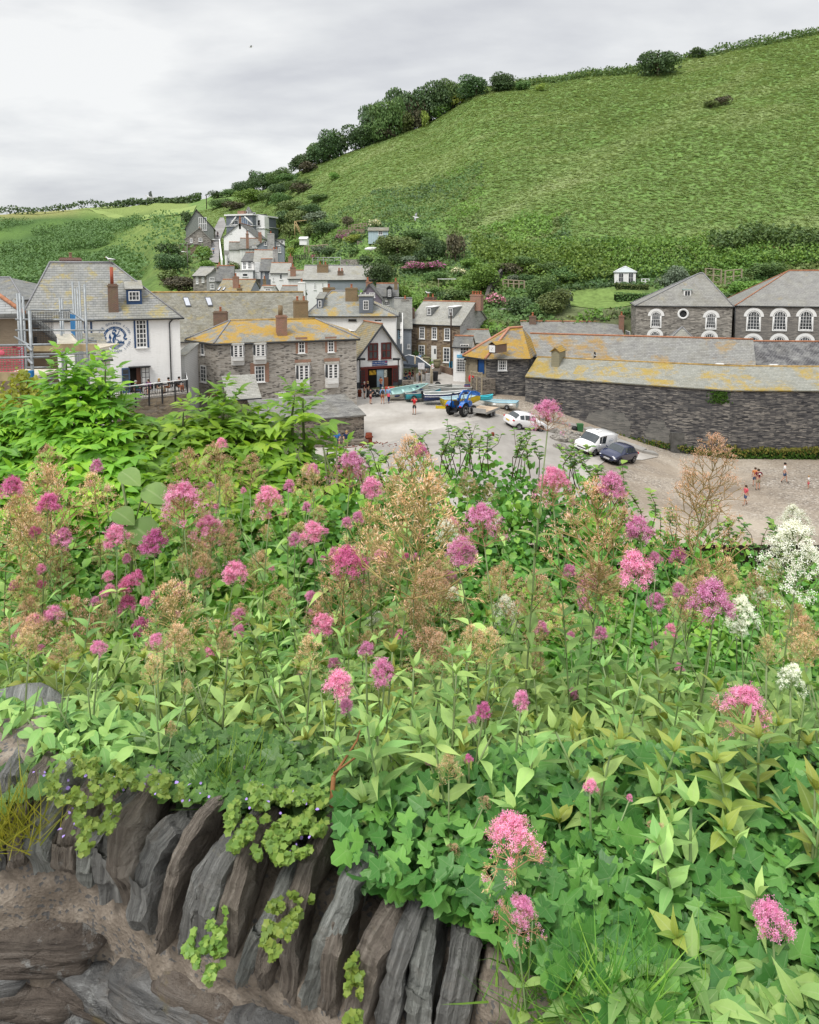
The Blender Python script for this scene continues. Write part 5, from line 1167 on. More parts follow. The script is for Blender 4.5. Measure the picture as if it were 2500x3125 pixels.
# ---- village houses up the valley ----
def vh(*a, wins=(), ch=(), side=1, swin=(), **k):
 s = rect(*a, **k)
 for w in wins: s.win(0, w[:4], w[4] if len(w) > 4 else 2, w[5] if len(w) > 5 else 3, fr=.1, bar=.06)
 for w in swin: s.win(side, w[:4], 2, 2, fr=.1, bar=.06)
 for c in ch: s.chimney(*c)
 return s
b = vh('purple_gabled_house', 'house with a purple grey slate hung gable above white walls', (1091,912,100), (1166,912), 8, 7, 'gy', rpx=(1126,1127,866), rly=0., wm=M_RENDER, rm=M_SLD, ch=[(1117,1127,856,868,100,M_BRICK,1)])
mb = MB(); P = b.P; mb.add([P(0,-.03,-1.0),P(b.L,-.03,-1.0),P(b.L,-.03,0),P(b.L/2,-.03,b.rise-.1),P(0,-.03,0)], [(0,1,2,3,4)]); b.put(mb, 'slate_hung_gable', boards('purple_slates', (.19,.165,.20), .2)); b.win(0, (1100,893,1117,908), 3, 1, fr=.1, bar=.07, dep=.09); b.win(0, (1127,893,1145,908), 3, 1, fr=.1, bar=.07, dep=.09)
b = vh('dark_dormered_house', 'dark slate cottage with black gabled dormer beside the purple gabled house', (1150,903,104), (1215,905), 8, 6, 'gx', rpx=(1135,1210,866), rm=M_SLD, wm=M_RENDER2, ch=[(1203,1213,858,872,106,M_BRICKO,1)]); b.dormer((1184,884,1194,905), 102.3, 'gable', M_SLD, M_GUT, None, 2, 3, 2.5)
b.win(0, (1175,919,1190,932), 3, 2)
b = vh('long_white_house', 'long white house under a broad pale slate roof below the gardens', (925,853,116), (1152,856), 12, 6.5, 'gx', rpx=(1012,1140,811), wm=M_RENDER, rm=M_SLP, ridge=M_RIDGEG, wins=[(930,864,936,883,1,3),(958,862,965,884,2,3),(982,862,989,878,2,3)], ch=[(967,1001,807,831,119,M_BRICKO,2),(1030,1048,826,850,118,M_BRICKD,2)])
mb = MB(); a0, z0 = b.fp(0, 1000, 860); b.fbox(mb, 0, a0, b.L, 0, 6.4, 0, .03); b.put(mb, 'slate_hung_wall', M_BLUEGREY)
vh('small_slate_roof', 'low slate roofed cottage behind the long slate roof', (850,903,104), (912,903), 8, 5, 'gx', rpx=(826,902,873), wm=M_GREYR, rm=M_SL, ch=[(909,931,860,905,102,M_RENDER2,1)])
b = vh('tiny_gabled_roof', 'tiny pale gable peeping over the small slate roof', (790,895,100), (828,895), 6, 5, 'gx', rpx=(800,822,873), wm=M_RENDER2, rm=M_SLP); b.dormer((810,881,826,888), 99, 'flat', M_SLP, M_RENDER2, None, 2, 1, 2)
b = vh('ochre_slate_cottage', 'cottage with an ochre tinged slate roof and slate hung gable', (662,889,106), (762,889), 8, 5, 'gx', rpx=(693,788,854), wm=M_BLUEGREY, rm=M_SLT, ridge=M_RIDGE, ch=[(710,727,843,862,107,M_BRICK,1),(723,737,878,892,100,M_BRICKO,1)])
b.skylight(0, [(663,887),(671,877),(676,877),(668,888)]); b.skylight(0, [(678,887),(686,877),(690,878),(683,888)])
b = vh('grey_rubble_cottage', 'grey stone cottage with white windows below the steep lane', (589,841,118), (632,841), 9, 6, 'gx', rpx=(612,660,816), wm=M_STG, rm=M_SLP, ridge=M_RIDGEG, wins=[(598,844,606,866,2,3),(616,845,624,862,2,3)], ch=[(660,676,808,822,120,M_STG,1)])
b2 = vh('grey_gabled_cottage', 'grey rendered gable with two white windows beside the grey stone cottage', (630,840,116.5), (690,846), 8, 6, 'gy', rpx=(664,665,816), rly=0., wm=M_GREYR, rm=M_SL, wins=[(639,846,655,858,3,2),(641,866,655,882,3,2)])
vh('low_slate_wing', 'low slate roofed wing right of the grey gabled cottage', (660,856,114), (712,858), 7, 5, 'gx', rise=2.3, wm=M_GREYR, rm=M_SLD)
b = vh('white_slate_roofed_house', 'white walled house with a long pale slate roof and brick chimney', (826,833,122), (886,836), 13, 6, 'gx', rpx=(880,925,803), wm=M_RENDER, rm=M_SLP, ridge=M_RIDGE, wins=[(832,846,837,858,1,2),(853,836,862,853,1,1)], ch=[(885,902,814,846,119,M_BRICK,1)])
b = vh('pale_slate_wing', 'pale slate roofed wing right of the brick chimney', (880,850,118), (935,851), 8, 5, 'gx', rpx=(895,950,826), wm=M_RENDER2, rm=M_SLP)
b = vh('dark_fronted_house', 'dark slate hung house with two white windows in the middle of the village', (795,826,127), (828,828), 11, 7, 'gx', rpx=(830,868,791), wm=M_DKSLATE, rm=M_SLD, wins=[(802,832,808,850,1,3),(821,832,827,851,2,3)], ch=[(879,893,782,800,130,M_BRICK,1),(802,811,850,868,121,M_BRICKO,1)])
b = vh('stone_gabled_house', 'stone house with a small dark window and tall pale chimney', (775,799,131), (832,791), 11, 8, 'gx', rpx=(812,850,764), wm=M_STG, rm=M_SLP, wins=[(800,804,807,813,2,2)], ch=[(832,847,761,792,134,M_STP,2)])
mb = MB(); b.fbox(mb, 0, .1, 1.15, 4.9, 7.9, .02, .35); b.put(mb, 'white_bay', M_RENDER); b.win(0, (777,803,791,830), 3, 2, dep=.42)
b = vh('blue_bay_house', 'cottage with large pale blue bay windows', (738,796,134), (776,796), 8, 5, 'gx', rise=1.6, wm=M_RENDER, rm=M_SLD, wins=[(741,799,752,822,2,2),(756,797,769,821,3,3)])
vh('blue_door_house', 'low white wall and blue garage below the bay windowed cottage', (705,826,130), (772,826), 4, 5, 'flat', wm=M_RENDER, rm=M_WHITE, wins=[(740,834,757,844,1,1)], ridge=False, cat='garage', gut=False)
b = vh('grey_gabled_house', 'tall grey blue gabled house with a broad chimney', (786,748,146), (868,752), 9, 11, 'gy', rpx=(829,831,723), rly=0., wm=M_BLUEGREY, rm=M_SL, wins=[(806,737,815,749,1,2),(843,740,855,750,3,2),(849,755,858,771,2,3)], ch=[(815,836,712,760,145.6,M_STP,1)])
b = vh('cream_terrace', 'terrace of cream walled cottages with a row of white framed windows', (732,758,150), (790,752), 9, 10, 'gx', rpx=(765,818,728), wm=M_RENDER2, rm=M_SL, wins=[(737,763,741,788,1,2),(745,763,749,785,1,2),(752,763,756,784,1,2),(760,760,765,782,1,3),(770,752,775,775,1,2),(778,751,783,775,1,2)], ch=[(788,798,714,730,154,M_BRICK,2),(750,758,712,740,150,M_BRICK,1)])
vh('green_barge_house', 'narrow pale house with a stone flank at the foot of the white steps', (700,760,152), (732,766), 4, 9, 'gx', rise=1.5, wm=M_RENDER2, rm=M_SL, wins=[(697,777,701,795,1,2)])
b = vh('white_gabled_house', 'white gabled house with two small windows high in its wall', (683,722,160), (781,722), 12, 9, 'gy', rpx=(732,733,681), rly=0., wm=M_RENDER, rm=M_SLD, wins=[(702,704,708,712,2,2),(750,699,758,711,2,3)], ch=[(729,735,666,682,160,M_BRICK,1)])
mb = MB(); b.fbox(mb, 0, .02, b.L*.72, 2.2, 6.0, 0, .04); b.put(mb, 'stone_base', M_STP)
b = vh('flat_roofed_white_house', 'white modernised house with dark glazed gables and a flat roof above the village', (691,692,176), (771,690), 12, 10, 'flat', wm=M_DKSLATE, rm=M_WHITE, ridge=False, gut=False, ch=[(726,748,643,656,178,M_BRICK,0)])
mb = MB(); g = MB(); F_ = lambda px, py, d: b.W(0, *b.fp(0, px, py), d)
b2_ = b.P; top = [F_(692,660,.05),F_(771,660,.05),F_(771,694,.05),F_(692,694,.05)]
mb.box(0,0.01,0,0.01,0,.01); mb = MB(); P = b.P; hgt = (692-660)*176/2200; mb2 = MB(); o, ex, n, L = b.face(0);
for d0 in (0,): b.fbox(mb2, 0, 0, L, 10, 10+hgt, -11, 0)
b.put(mb2, 'upper_storey', M_DKSLATE); mb3 = MB(); b.fbox(mb3, 0, -.3, L+.4, 10+hgt, 10+hgt+.35, -11.4, .4)
for u, v in (((700,692),(722,661)),((748,661),(772,684))): mb3.tube([F_(*u,.1), F_(*v,.1)], .22, 4)
b.put(mb3, 'white_fascia', M_WHITE); b.win(0, (706,672,728,686), 2, 1, dep=.08); b.win(0, (737,664,757,690), 3, 1, dep=.08, gm=plain('blue_glass', (.12,.17,.24), .1, .6))
b = vh('white_box_wing', 'white box shaped wing with one tall window right of the flat roofed house', (771,698,175), (808,698), 9, 9, 'flat', wm=M_RENDER, rm=M_WHITE, wins=[(786,671,795,689,1,2)], ridge=False, gut=False)
mb = MB(); b.fbox(mb, 0, 0, b.L, 9, 12.0, -8.5, 0); b.put(mb, 'upper_storey', M_RENDER)
b.win(0, (786,671,796,689), 1, 2, dep=.08)
b = vh('glazed_gable_house', 'modern slate clad house with a tall glazed gable beside the steep lane', (567,694,178), (652,690), 12, 8, 'gy', rpx=(598,600,638), rly=0., wm=M_STG, rm=M_GUT, ridge=False, ov=.3);
mb = MB(); P = b.P; mb.add([P(0,-.04,-3),P(b.L,-.04,-3),P(b.L,-.04,0),P(b.L*.37,-.04,b.rise-.6),P(0,-.04,0)], [(0,1,2,3,4)]); b.put(mb, 'slate_cladding', boards('green_slates', (.22,.24,.22), .25)); b.win(0, (606,663,632,703), 4, 2, dep=.12, fr=.12, bar=.14, gm=plain('blue_glass', (.12,.17,.24), .1, .6))
b = vh('hipped_stone_lodge', 'little stone lodge with a pointed slate roof below the glazed gable', (565,728,170), (643,724), 9, 7, 'gy', rpx=(608,609,695), rly=0., wm=M_STG, rm=M_SLP, wins=[(580,728,588,740,2,2),(606,726,618,737,3,2)])
vh('stone_garden_block', 'square stone garden wall block left of the steep lane', (545,746,163), (602,744), 7, 7, 'flat', wm=M_STB, rm=M_STP, ridge=False, gut=False, cat='garden wall')
vh('pavilion', 'small dark roofed pavilion above the flat roofed house', (748,655,198), (768,655), 5, 4, 'hip', rpx=(757,760,633), wm=M_RENDER2, rm=M_SLD, ridge=M_RIDGEG, gut=False, cat='pavilion', wins=[(750,643,756,653,1,1)])
vh('green_sheds', 'low green garden building beside the dark roofed pavilion', (768,655,196), (812,652), 4, 4, 'flat', wm=plain('green_paint', (.03,.10,.07), .6), rm=M_SLD, ridge=False, gut=False, cat='shed', wins=[(772,648,780,660,1,1)])
vh('roofed_conservatory', 'white framed conservatory behind the grey blue gabled house', (838,732,152), (868,733), 5, 5, 'flat', wm=M_RENDER, rm=M_SLD, ridge=False, gut=False, cat='conservatory', wins=[(846,733,854,743,2,1),(856,733,865,744,2,1)])
# garden buildings
YS = gpt(1154,735).y-1.0
b = rect('garden_shed', 'pale blue timber garden shed on the hillside terrace', (1124,703,YS), (1184,704,YS), 3, 2.4, 'gx', rise=.6, wm=boards('pale_blue_boards', (.44,.56,.60), .3, True), rm=M_SLM, ridge=False, gut=False, cat='shed'); b.win(0, (1155,705,1168,717), 2, 2, fm=M_WHITE)
b = rect('summerhouse', 'white glazed summerhouse with a pointed roof above the lawn', (1876,830,109), (1941,831), 3.6, 2.3, 'hip', rpx=(1906,1911,815), wm=M_RENDER, rm=plain('pale_roof', (.42,.46,.46), .5), ridge=M_WHITE, gut=False, cat='summerhouse', ov=.15)
for r in ((1888,833,1903,861),(1918,832,1933,864)): b.win(0, r, 2, 2, sill=False)
b = rect('white_cabin', 'low white hut beside the wooden garden steps', (914,728,139), (936,728), 3, 1.2, 'gx', rise=.4, wm=M_RENDER, rm=M_WHITE, ridge=False, gut=False, cat='hut')
# near left houses behind the scaffold
M_BROWNR = painted('brown_render', (.27,.215,.155), .5, (.16,.13,.1), .5)
b = rect('brown_rendered_house', 'brown rendered house with a slate roof edge behind the scaffold at the left', (-300,962,20), (50,951,21.3), 6, 9, 'hip', rpx=(-260,-60,868), wm=M_BROWNR, rm=slate('slate_near', (.33,.35,.37), (.40,.42,.44), .15), ridge=M_RIDGE, gut=False, ov=.2)
mb = MB(); b.fbox(mb, 0, 0, b.L, 8.83, 8.98, 0, .1); b.put(mb, 'fascia', M_WHITE)
b = Bld('brown_gabled_house', 'brown and blue grey gable wall half hidden behind the scaffold poles', [V2(at(52,1000,26.2)), V2(at(172,1000,26.2)), V2(at(172,1000,26.2))+Vector((-2.5,4.5,0)), V2(at(52,1000,26.2))+Vector((-2.5,4.5,0))], at(60,1032,26.2).z, at(60,1032,26.2).z-8, 'house')
g0, g1, g2 = at(52,1032,26.2), at(172,1032,26.2), at(84,958,26.2); dv = Vector((-2.5,4.5,0))
b.walls(M_BROWNR, [[g0,g1,g2,at(52,958,26.2)]]); b.roof([[at(70,950,26.1), at(176,1030,26.1), at(176,1030,26.1)+dv, at(70,950,26.1)+dv]], M_SLD);
mb = MB(); mb.add([at(88,962,26.15), at(172,1027,26.15), at(172,1048,26.15), at(90,975,26.15)], [(0,3,2,1)]); b.put(mb, 'rendered_band', plain('bluegrey_render', (.28,.31,.36), .8))
b.win(0, (106,1028,114,1050), 1, 2, M_GUT)
b = rect('left_edge_house', 'slate roofed house at the left edge behind the pub', (-120,912,72), (72,914), 10, 6, 'hip', rpx=(-60,31,848), wm=M_GREYR, rm=slate('slate_edge', (.17,.18,.19), (.24,.25,.26), .2, (.4,.3,.1), seed=60), ridge=M_RIDGEG)
b = rect('boarded_wing', 'grey boarded lean-to between the pub and the stone house', (542,1082,62), (563,1092), 4, 6, 'lean', rise=.6, wm=boards('grey_boards', (.5,.5,.49), .16), rm=M_SLP, cat='outbuilding', gut=False)
# ================= people =================
def skin_mesh(name, pts, edges, rad, sub=1):
 me = bpy.data.meshes.new(name+'_sk'); me.from_pydata([tuple(p) for p in pts], edges, []); me.update()
 o = bpy.data.objects.new(name+'_sk', me); COL.objects.link(o); md = o.modifiers.new('s', 'SKIN'); md.use_smooth_shade = True
 if not me.skin_vertices: me.skin_vertices.new() if hasattr(me.skin_vertices, 'new') else None
 sv = me.skin_vertices[0].data
 for i, r in enumerate(rad): sv[i].radius = (r, r) if not isinstance(r, tuple) else r; sv[i].use_root = (i == 0)
 if sub: sb = o.modifiers.new('b', 'SUBSURF'); sb.levels = sub; sb.render_levels = sub
 dg = bpy.context.evaluated_depsgraph_get(); dg.update(); out = bpy.data.meshes.new_from_object(o.evaluated_get(dg)); out.name = name
 bpy.data.objects.remove(o); bpy.data.meshes.remove(me)
 out.polygons.foreach_set('use_smooth', [True]*len(out.polygons)); return out
def cmat(name, c): return plain('cloth_'+name, c, .9, .1, var=.1, scale=12)
SKIN = plain('skin', (.50,.29,.21), .6, .3, var=.08)
COLR = dict(black=(.02,.02,.024), navy=(.02,.035,.09), blue=(.05,.16,.42), sky=(.20,.33,.52), red=(.60,.03,.04), pink=(.62,.10,.14), white=(.75,.75,.74), maroon=(.14,.02,.035), khaki=(.34,.29,.2), grey=(.2,.2,.2), green=(.02,.16,.10), denim=(.06,.09,.17), beige=(.42,.36,.26), orange=(.5,.2,.08), brown=(.12,.06,.035), charcoal=(.05,.05,.055), purple=(.16,.06,.16), rust=(.34,.12,.06))
HAIRC = dict(brown=(.06,.035,.02), grey=(.35,.34,.32), dark=(.015,.012,.01), blonde=(.35,.23,.1), white=(.6,.6,.58))
def person(loc, yaw, label, top='black', bot='navy', hair='brown', h=1.72, pose='stand', long_=False, sleeve=False, lhair=False, group=None, shoe='black', extra=()):
 k = h/1.75; Rr = lambda *p: Vector(p)*k; sw = .16
 J = dict(pel=(0,0,.93), sp=(0,0,1.14), ch=(0,.01,1.34), nk=(0,.01,1.48), hd=(0,.03,1.60), tp=(0,.02,1.70))
 for s_, n in ((-1,'l'), (1,'r')):
  J[n+'sh'] = (s_*.175,0,1.42); J[n+'el'] = (s_*.235,-.02,1.14); J[n+'wr'] = (s_*.24,.06,.91); J[n+'hp'] = (s_*.095,0,.88); J[n+'kn'] = (s_*.11,.02,.49); J[n+'an'] = (s_*.12,-.02,.08); J[n+'to'] = (s_*.14,.15,.035)
 if pose == 'walk': J['lkn'] = (-.1,.14,.52); J['lan'] = (-.1,.2,.09); J['lto'] = (-.11,.37,.05); J['rkn'] = (.1,.0,.5); J['ran'] = (.1,-.24,.13); J['rto'] = (.11,-.1,.035); J['lwr'] = (-.24,-.1,.93); J['rwr'] = (.24,.2,.98); J['rel'] = (.23,.04,1.15)
 if pose == 'camera': J['lel'] = (-.27,.18,1.28); J['rel'] = (.27,.18,1.28); J['lwr'] = (-.08,.34,1.50); J['rwr'] = (.08,.34,1.50)
 if pose == 'hips': J['lel'] = (-.36,-.06,1.2); J['lwr'] = (-.18,.05,1.02); J['rel'] = (.36,-.06,1.2); J['rwr'] = (.18,.05,1.02)
 if pose == 'phone': J['lel'] = (-.22,.06,1.16); J['lwr'] = (-.06,.26,1.24); J['rel'] = (.22,.06,1.16); J['rwr'] = (.06,.26,1.22); J['hd'] = (0,.07,1.58); J['tp'] = (0,.07,1.68)
 if pose == 'sit':
  dz = -.46
  for q in ('pel','sp','ch','nk','hd','tp','lsh','rsh','lel','rel','lwr','rwr','lhp','rhp'): a = J[q]; J[q] = (a[0], a[1]+(.10*(a[2]-.9) if a[2] > .95 else 0), a[2]+dz)
  for s_, n in ((-1,'l'), (1,'r')): J[n+'kn'] = (s_*.14,.42,.50); J[n+'an'] = (s_*.13,.40,.08); J[n+'to'] = (s_*.14,.56,.035); J[n+'el'] = (s_*.24,.16,.72); J[n+'wr'] = (s_*.14,.36,.66)
 P = {a: Vector(b)*k for a, b in J.items()}; t = thing('person', label, 'person', loc, yaw, group)
 names = ['pel','sp','ch','nk','hd','tp']; pts = [P[n] for n in names]; ed = [(0,1),(1,2),(2,3),(3,4),(4,5)]; rd = [.115,.115,.13,.052,.092,.06]
 def add(p, par, r): pts.append(p); rd.append(r); ed.append((par, len(pts)-1)); return len(pts)-1
 pts.append(P['hd']+Vector((0,.105,-.005))*k); rd.append(.015); ed.append((4, len(pts)-1))
 for n in 'lr':
  s_ = -1 if n == 'l' else 1
  a = add(P[n+'sh'], 2, .058); b = add(P[n+'el'], a, .042); w = add(P[n+'wr'], b, .027); d = (P[n+'wr']-P[n+'el']).normalized(); pal = add(P[n+'wr']+d*.06*k, w, .03)
  side = Vector((1,0,0)) if abs(d.x) < .6 else Vector((0,0,1)); bend = (Vector((0,1,0))-d*d.y).normalized() if abs(d.y) < .9 else Vector((0,0,-1))
  for i in range(4): q = pts[pal]+side*(i-1.5)*.018*k+d*.045*k; f1 = add(q, pal, .0095); add(q+(d*.03+bend*.012)*k*(1,1.15,1.1,.85)[i], f1, .008)
  th = add(P[n+'wr']+(d*.03-side*s_*.03+bend*.015)*k, w, .011); add(pts[th]+(d*.035-side*s_*.008+bend*.012)*k, th, .009)
  a = add(P[n+'hp'], 0, .088); b = add(P[n+'kn'], a, .056); c = add(P[n+'an'], b, .038); add(P[n+'to'], c, .036)
 rd = [x*k for x in rd]; body = skin_mesh('body', pts, ed, rd, 1); body.materials.append(SKIN); link('body', body, t)
 def cloth(nm, chain, mat):
  idx = {}; pp = []; ee = []; rr = []
  for a, b, ra, rb in chain:
   for q, r_ in ((a, ra), (b, rb)):
    key = q if isinstance(q, str) else str(q)
    if key not in idx: idx[key] = len(pp); pp.append(P[q] if isinstance(q, str) else q); rr.append(r_*k)
   ee.append((idx[a if isinstance(a, str) else str(a)], idx[b if isinstance(b, str) else str(b)]))
  m = skin_mesh(nm, pp, ee, rr, 1); m.materials.append(mat); link(nm, m, t)
 mid = lambda a, b, f: P[a].lerp(P[b], f)
 ch = [('pel','sp',.135,.132),('sp','ch',.132,.15),('ch',mid('ch','nk',.75),.15,.075)]
 for n in 'lr':
  e = mid(n+'sh', n+'el', .75); ch += [('ch', n+'sh', .15, .074), (n+'sh', e if not sleeve else n+'el', .074, .062)]
  if sleeve: ch.append((n+'el', mid(n+'el', n+'wr', .9), .062, .045))
 cloth('top', ch, cmat(top, COLR[top]))
 ch = [('pel', mid('pel','sp',.35), .14, .128)]
 for n in 'lr':
  ch.append(('pel', n+'hp', .14, .105));
  if long_: ch += [(n+'hp', n+'kn', .105, .075), (n+'kn', mid(n+'kn', n+'an', .92), .075, .06)]
  else: ch.append((n+'hp', mid(n+'hp', n+'kn', .85), .105, .092))
 cloth('trousers' if long_ else 'shorts', ch, cmat(bot, COLR[bot]))
 for n in 'lr': cloth('shoe', [(n+'an', n+'to', .052, .05)], cmat(shoe, COLR.get(shoe, (.02,.02,.02))))
 hm = MB(); c = P['hd']; hm.ball((c.x, c.y-.018*k, c.z+.035*k), .105*k, .115*k, .105*k, 10, 6)
 if lhair: hm.ball((c.x, c.y-.07*k, c.z-.08*k), .09*k, .06*k, .15*k, 8, 5)
 hm.build('hair', plain('hair_'+hair, HAIRC[hair], .8, .2), t, uv=False)
 for s_ in (-1, 1): em = MB(); em.ball((c.x+s_*.033*k, c.y+.088*k, c.z+.0*k), .012*k, .008*k, .009*k, 6, 4); em.build('eye', M_GUT, t, uv=False)
 em = MB(); em.ball((c.x, c.y+.085*k, c.z-.048*k), .026*k, .01*k, .006*k, 6, 4); em.build('mouth', plain('lips', (.3,.09,.08), .6), t, uv=False)
 for e in extra:
  m = MB()
  if e[0] == 'pack': m.ball((0,-.21*k,1.24*k), .15*k, .09*k, .23*k, 10, 6); m.build('backpack', cmat(e[1], COLR[e[1]]), t, uv=False)
  if e[0] == 'waist': m.rings([[Vector((.165*k*cos(a), .135*k*sin(a), 1.02*k)) for a in np.linspace(0, 2*pi, 12, endpoint=False)], [Vector((.2*k*cos(a), .17*k*sin(a)-.02, .72*k)) for a in np.linspace(0, 2*pi, 12, endpoint=False)]], 0, True, False, False); m.build('tied_jacket', cmat(e[1], COLR[e[1]]), t, uv=False)
  if e[0] == 'cam': m.box(-.06*k, .06*k, .38*k, .44*k, 1.49*k, 1.57*k); m.lathe([(.03*k,0),(.03*k,.07*k)], 8, (0,0,0)); m.build('camera', M_GUT, t, uv=False)
  if e[0] == 'cap': m.ball((c.x, c.y, c.z+.065*k), .112*k, .12*k, .08*k, 10, 5); m.box(-.07*k, .07*k, c.y+.09*k, c.y+.18*k, c.z+.05*k, c.z+.062*k); m.build('cap', cmat(e[1], COLR[e[1]]), t, uv=False)
  if e[0] == 'print': m.box(-.09*k, .09*k, -.165*k, -.15*k, 1.3*k, 1.4*k); m.build('shirt_print', M_WHITE, t, uv=False)
 return t
def gp(px, py, dz=.05): v = gpt(px, py); return Vector((v.x, v.y, v.z+dz))
person(gp(1265,1267), R(165), 'man in a red top and dark shorts raising a camera on the open paving', 'red', 'charcoal', 'dark', 1.78, 'camera', extra=[('cam',), ('pack','navy')])
person(gp(1168,1234), R(5), 'walker in a blue jacket with a dark backpack seen from behind', 'sky', 'rust', 'grey', 1.74, 'stand', sleeve=True, extra=[('pack','charcoal')])
person(gp(1186,1232), R(-25), 'walker in a blue top with a pink jacket tied at the waist', 'sky', 'navy', 'grey', 1.68, 'walk', True, True, extra=[('waist','pink')])
person(gp(1131,1235), R(-60), 'person in dark clothes and maroon skirt looking down at a phone', 'charcoal', 'maroon', 'dark', 1.66, 'phone')
person(gp(1112,1218), R(-80), 'stocky man in black t-shirt and shorts nearest the stone house corner', 'black', 'charcoal', 'grey', 1.82, 'stand', extra=[('pack','charcoal')])
person(gp(1123,1214), R(120), 'red haired person in black behind the stocky man', 'black', 'charcoal', 'blonde', 1.75, 'stand', True, lhair=True)
person(gp(2313,1497), R(8), 'man in a maroon t-shirt with pale back print and khaki shorts on the beach', 'maroon', 'khaki', 'brown', 1.76, 'hips', extra=[('print',)])
person(gp(2306,1494)+Vector((.26,.7,0)), R(-20), 'person mostly hidden behind the man in the maroon t-shirt', 'orange', 'denim', 'brown', 1.62, 'stand')
person(gp(2393,1475), R(-120), 'man in a white t-shirt and navy shorts walking on the beach', 'white', 'denim', 'dark', 1.74, 'walk')
person(gp(2275,1544), R(100), 'woman in a striped red top and denim shorts striding across the beach', 'pink', 'denim', 'brown', 1.58, 'walk', lhair=True, shoe='brown')
person(gp(2467,1493), R(40), 'small child in pale pink clothes at the right side of the beach', 'white', 'pink', 'blonde', 1.1, 'stand', shoe='beige')
# two sitting at the foot of the shed wall
mb = MB(); q = gp(1045,1372, 0); tq = thing('stone_ledge', 'low stone ledge along the foot of the shed wall', 'ledge', (q.x-2.2, q.y+.3, q.z), R(14)); mb.box(0, 4.2, 0, .6, -.4, .42); mb.build('ledge_block', M_ST2, tq)
qa = gp(1028,1365,0); qb = gp(1058,1365,0)
person(Vector((qa.x, qa.y+.25, qa.z+.0)), R(190), 'man in a bright blue t-shirt and cap sitting below the shed wall', 'blue', 'navy', 'grey', 1.75, 'sit', extra=())
person(Vector((qb.x, qb.y+.35, qb.z+.0)), R(170), 'person in dark navy sitting beside the blue shirted man', 'navy', 'beige', 'blonde', 1.7, 'sit')
# terrace drinkers
def chair(loc, rz, i):
 lab = ['black metal chair under the drinker in green','black metal chair under the sunglasses wearer','black metal chair under the drinker in dark grey','black metal chair under the drinker in black','black metal chair at the terrace corner'][i]
 t = thing('chair', lab, 'chair', loc, rz, 'black chairs on the pub terrace'); m = MB(); m.box(-.2,.2,-.2,.2,.42,.45); m.build('seat', M_GUT, t, uv=False); m = MB(); m.box(-.2,.2,-.24,-.2,.45,.85); m.build('backrest', M_GUT, t, uv=False)
 for a in (-.17,.17):
  for b_ in (-.17,.17): m = MB(); m.box(a-.012,a+.012,b_-.012,b_+.012,0,.42); m.build('leg', M_GUT, t, uv=False)
zt_ = ZT+.06
for i, (px, lab, c, bt, hr, yw, lh) in enumerate([(412,'drinker in a green jumper sitting left on the pub terrace','green','denim','grey',-70,False),(457,'drinker with sunglasses and pale jacket on the pub terrace','purple','navy','brown',160,True),(484,'drinker in dark grey with fair hair sitting upright on the terrace','charcoal','beige','blonde',-100,True),(519,'dark haired drinker in black leaning on the terrace table','black','orange','dark',100,False),(546,'drinker in dark clothes at the right corner of the terrace','charcoal','rust','dark',-120,False)]):
 Y_ = 56.9+.016*(px-412); q = at(px, 1200, Y_); v = Vector((q.x, Y_, zt_)); person(v, R(yw), lab, c, bt, hr, 1.72, 'sit', i % 2 == 0, i != 3, lh); chair(v, R(yw), i)
for i, px in enumerate((434, 502, 533)):
 q = at(px, 1200, 57.0+.016*(px-412)); t = thing('table', ['small round metal table left on the terrace','small round metal table in the middle of the terrace','small round metal table at the right of the terrace'][i], 'table', (q.x, 57.0+.016*(px-412), zt_), 0, 'terrace tables')
 m = MB(); m.lathe([(.02,.68),(.36,.69),(.36,.72),(.02,.72)], 16); m.build('tabletop', M_GUT, t, uv=False); m = MB(); m.lathe([(.22,0),(.22,.02),(.03,.05),(.03,.68)], 10); m.build('pedestal', M_GUT, t, uv=False)
# others
person(gp(652,779,.12), R(10), 'distant person in lilac walking up the steep lane', 'sky', 'navy', 'grey', 1.75, 'walk', True)
person(gp(665,728,.12), R(10), 'distant dark figure high on the steep lane', 'black', 'black', 'dark', 1.75, 'walk', True)
person(gp(1282,1168), R(60), 'person in a white shirt standing by the noticeboard', 'white', 'charcoal', 'grey', 1.75, 'stand', True)
person(gp(1299,1161), R(-60), 'person in a white top and cap by the noticeboard posts', 'white', 'beige', 'grey', 1.62, 'stand', True, extra=[('cap','white')])
q = at(1281, 1100, 91); person(Vector((q.x, 91, q.z-.75)), R(140), 'person in a light blue shirt sitting in front of the brown stone house', 'sky', 'grey', 'grey', 1.72, 'stand', True)
q = gp(1163,1196); person(q, R(150), 'shopper in dark red inside the lifeboat house doorway', 'rust', 'navy', 'brown', 1.68, 'phone', True)
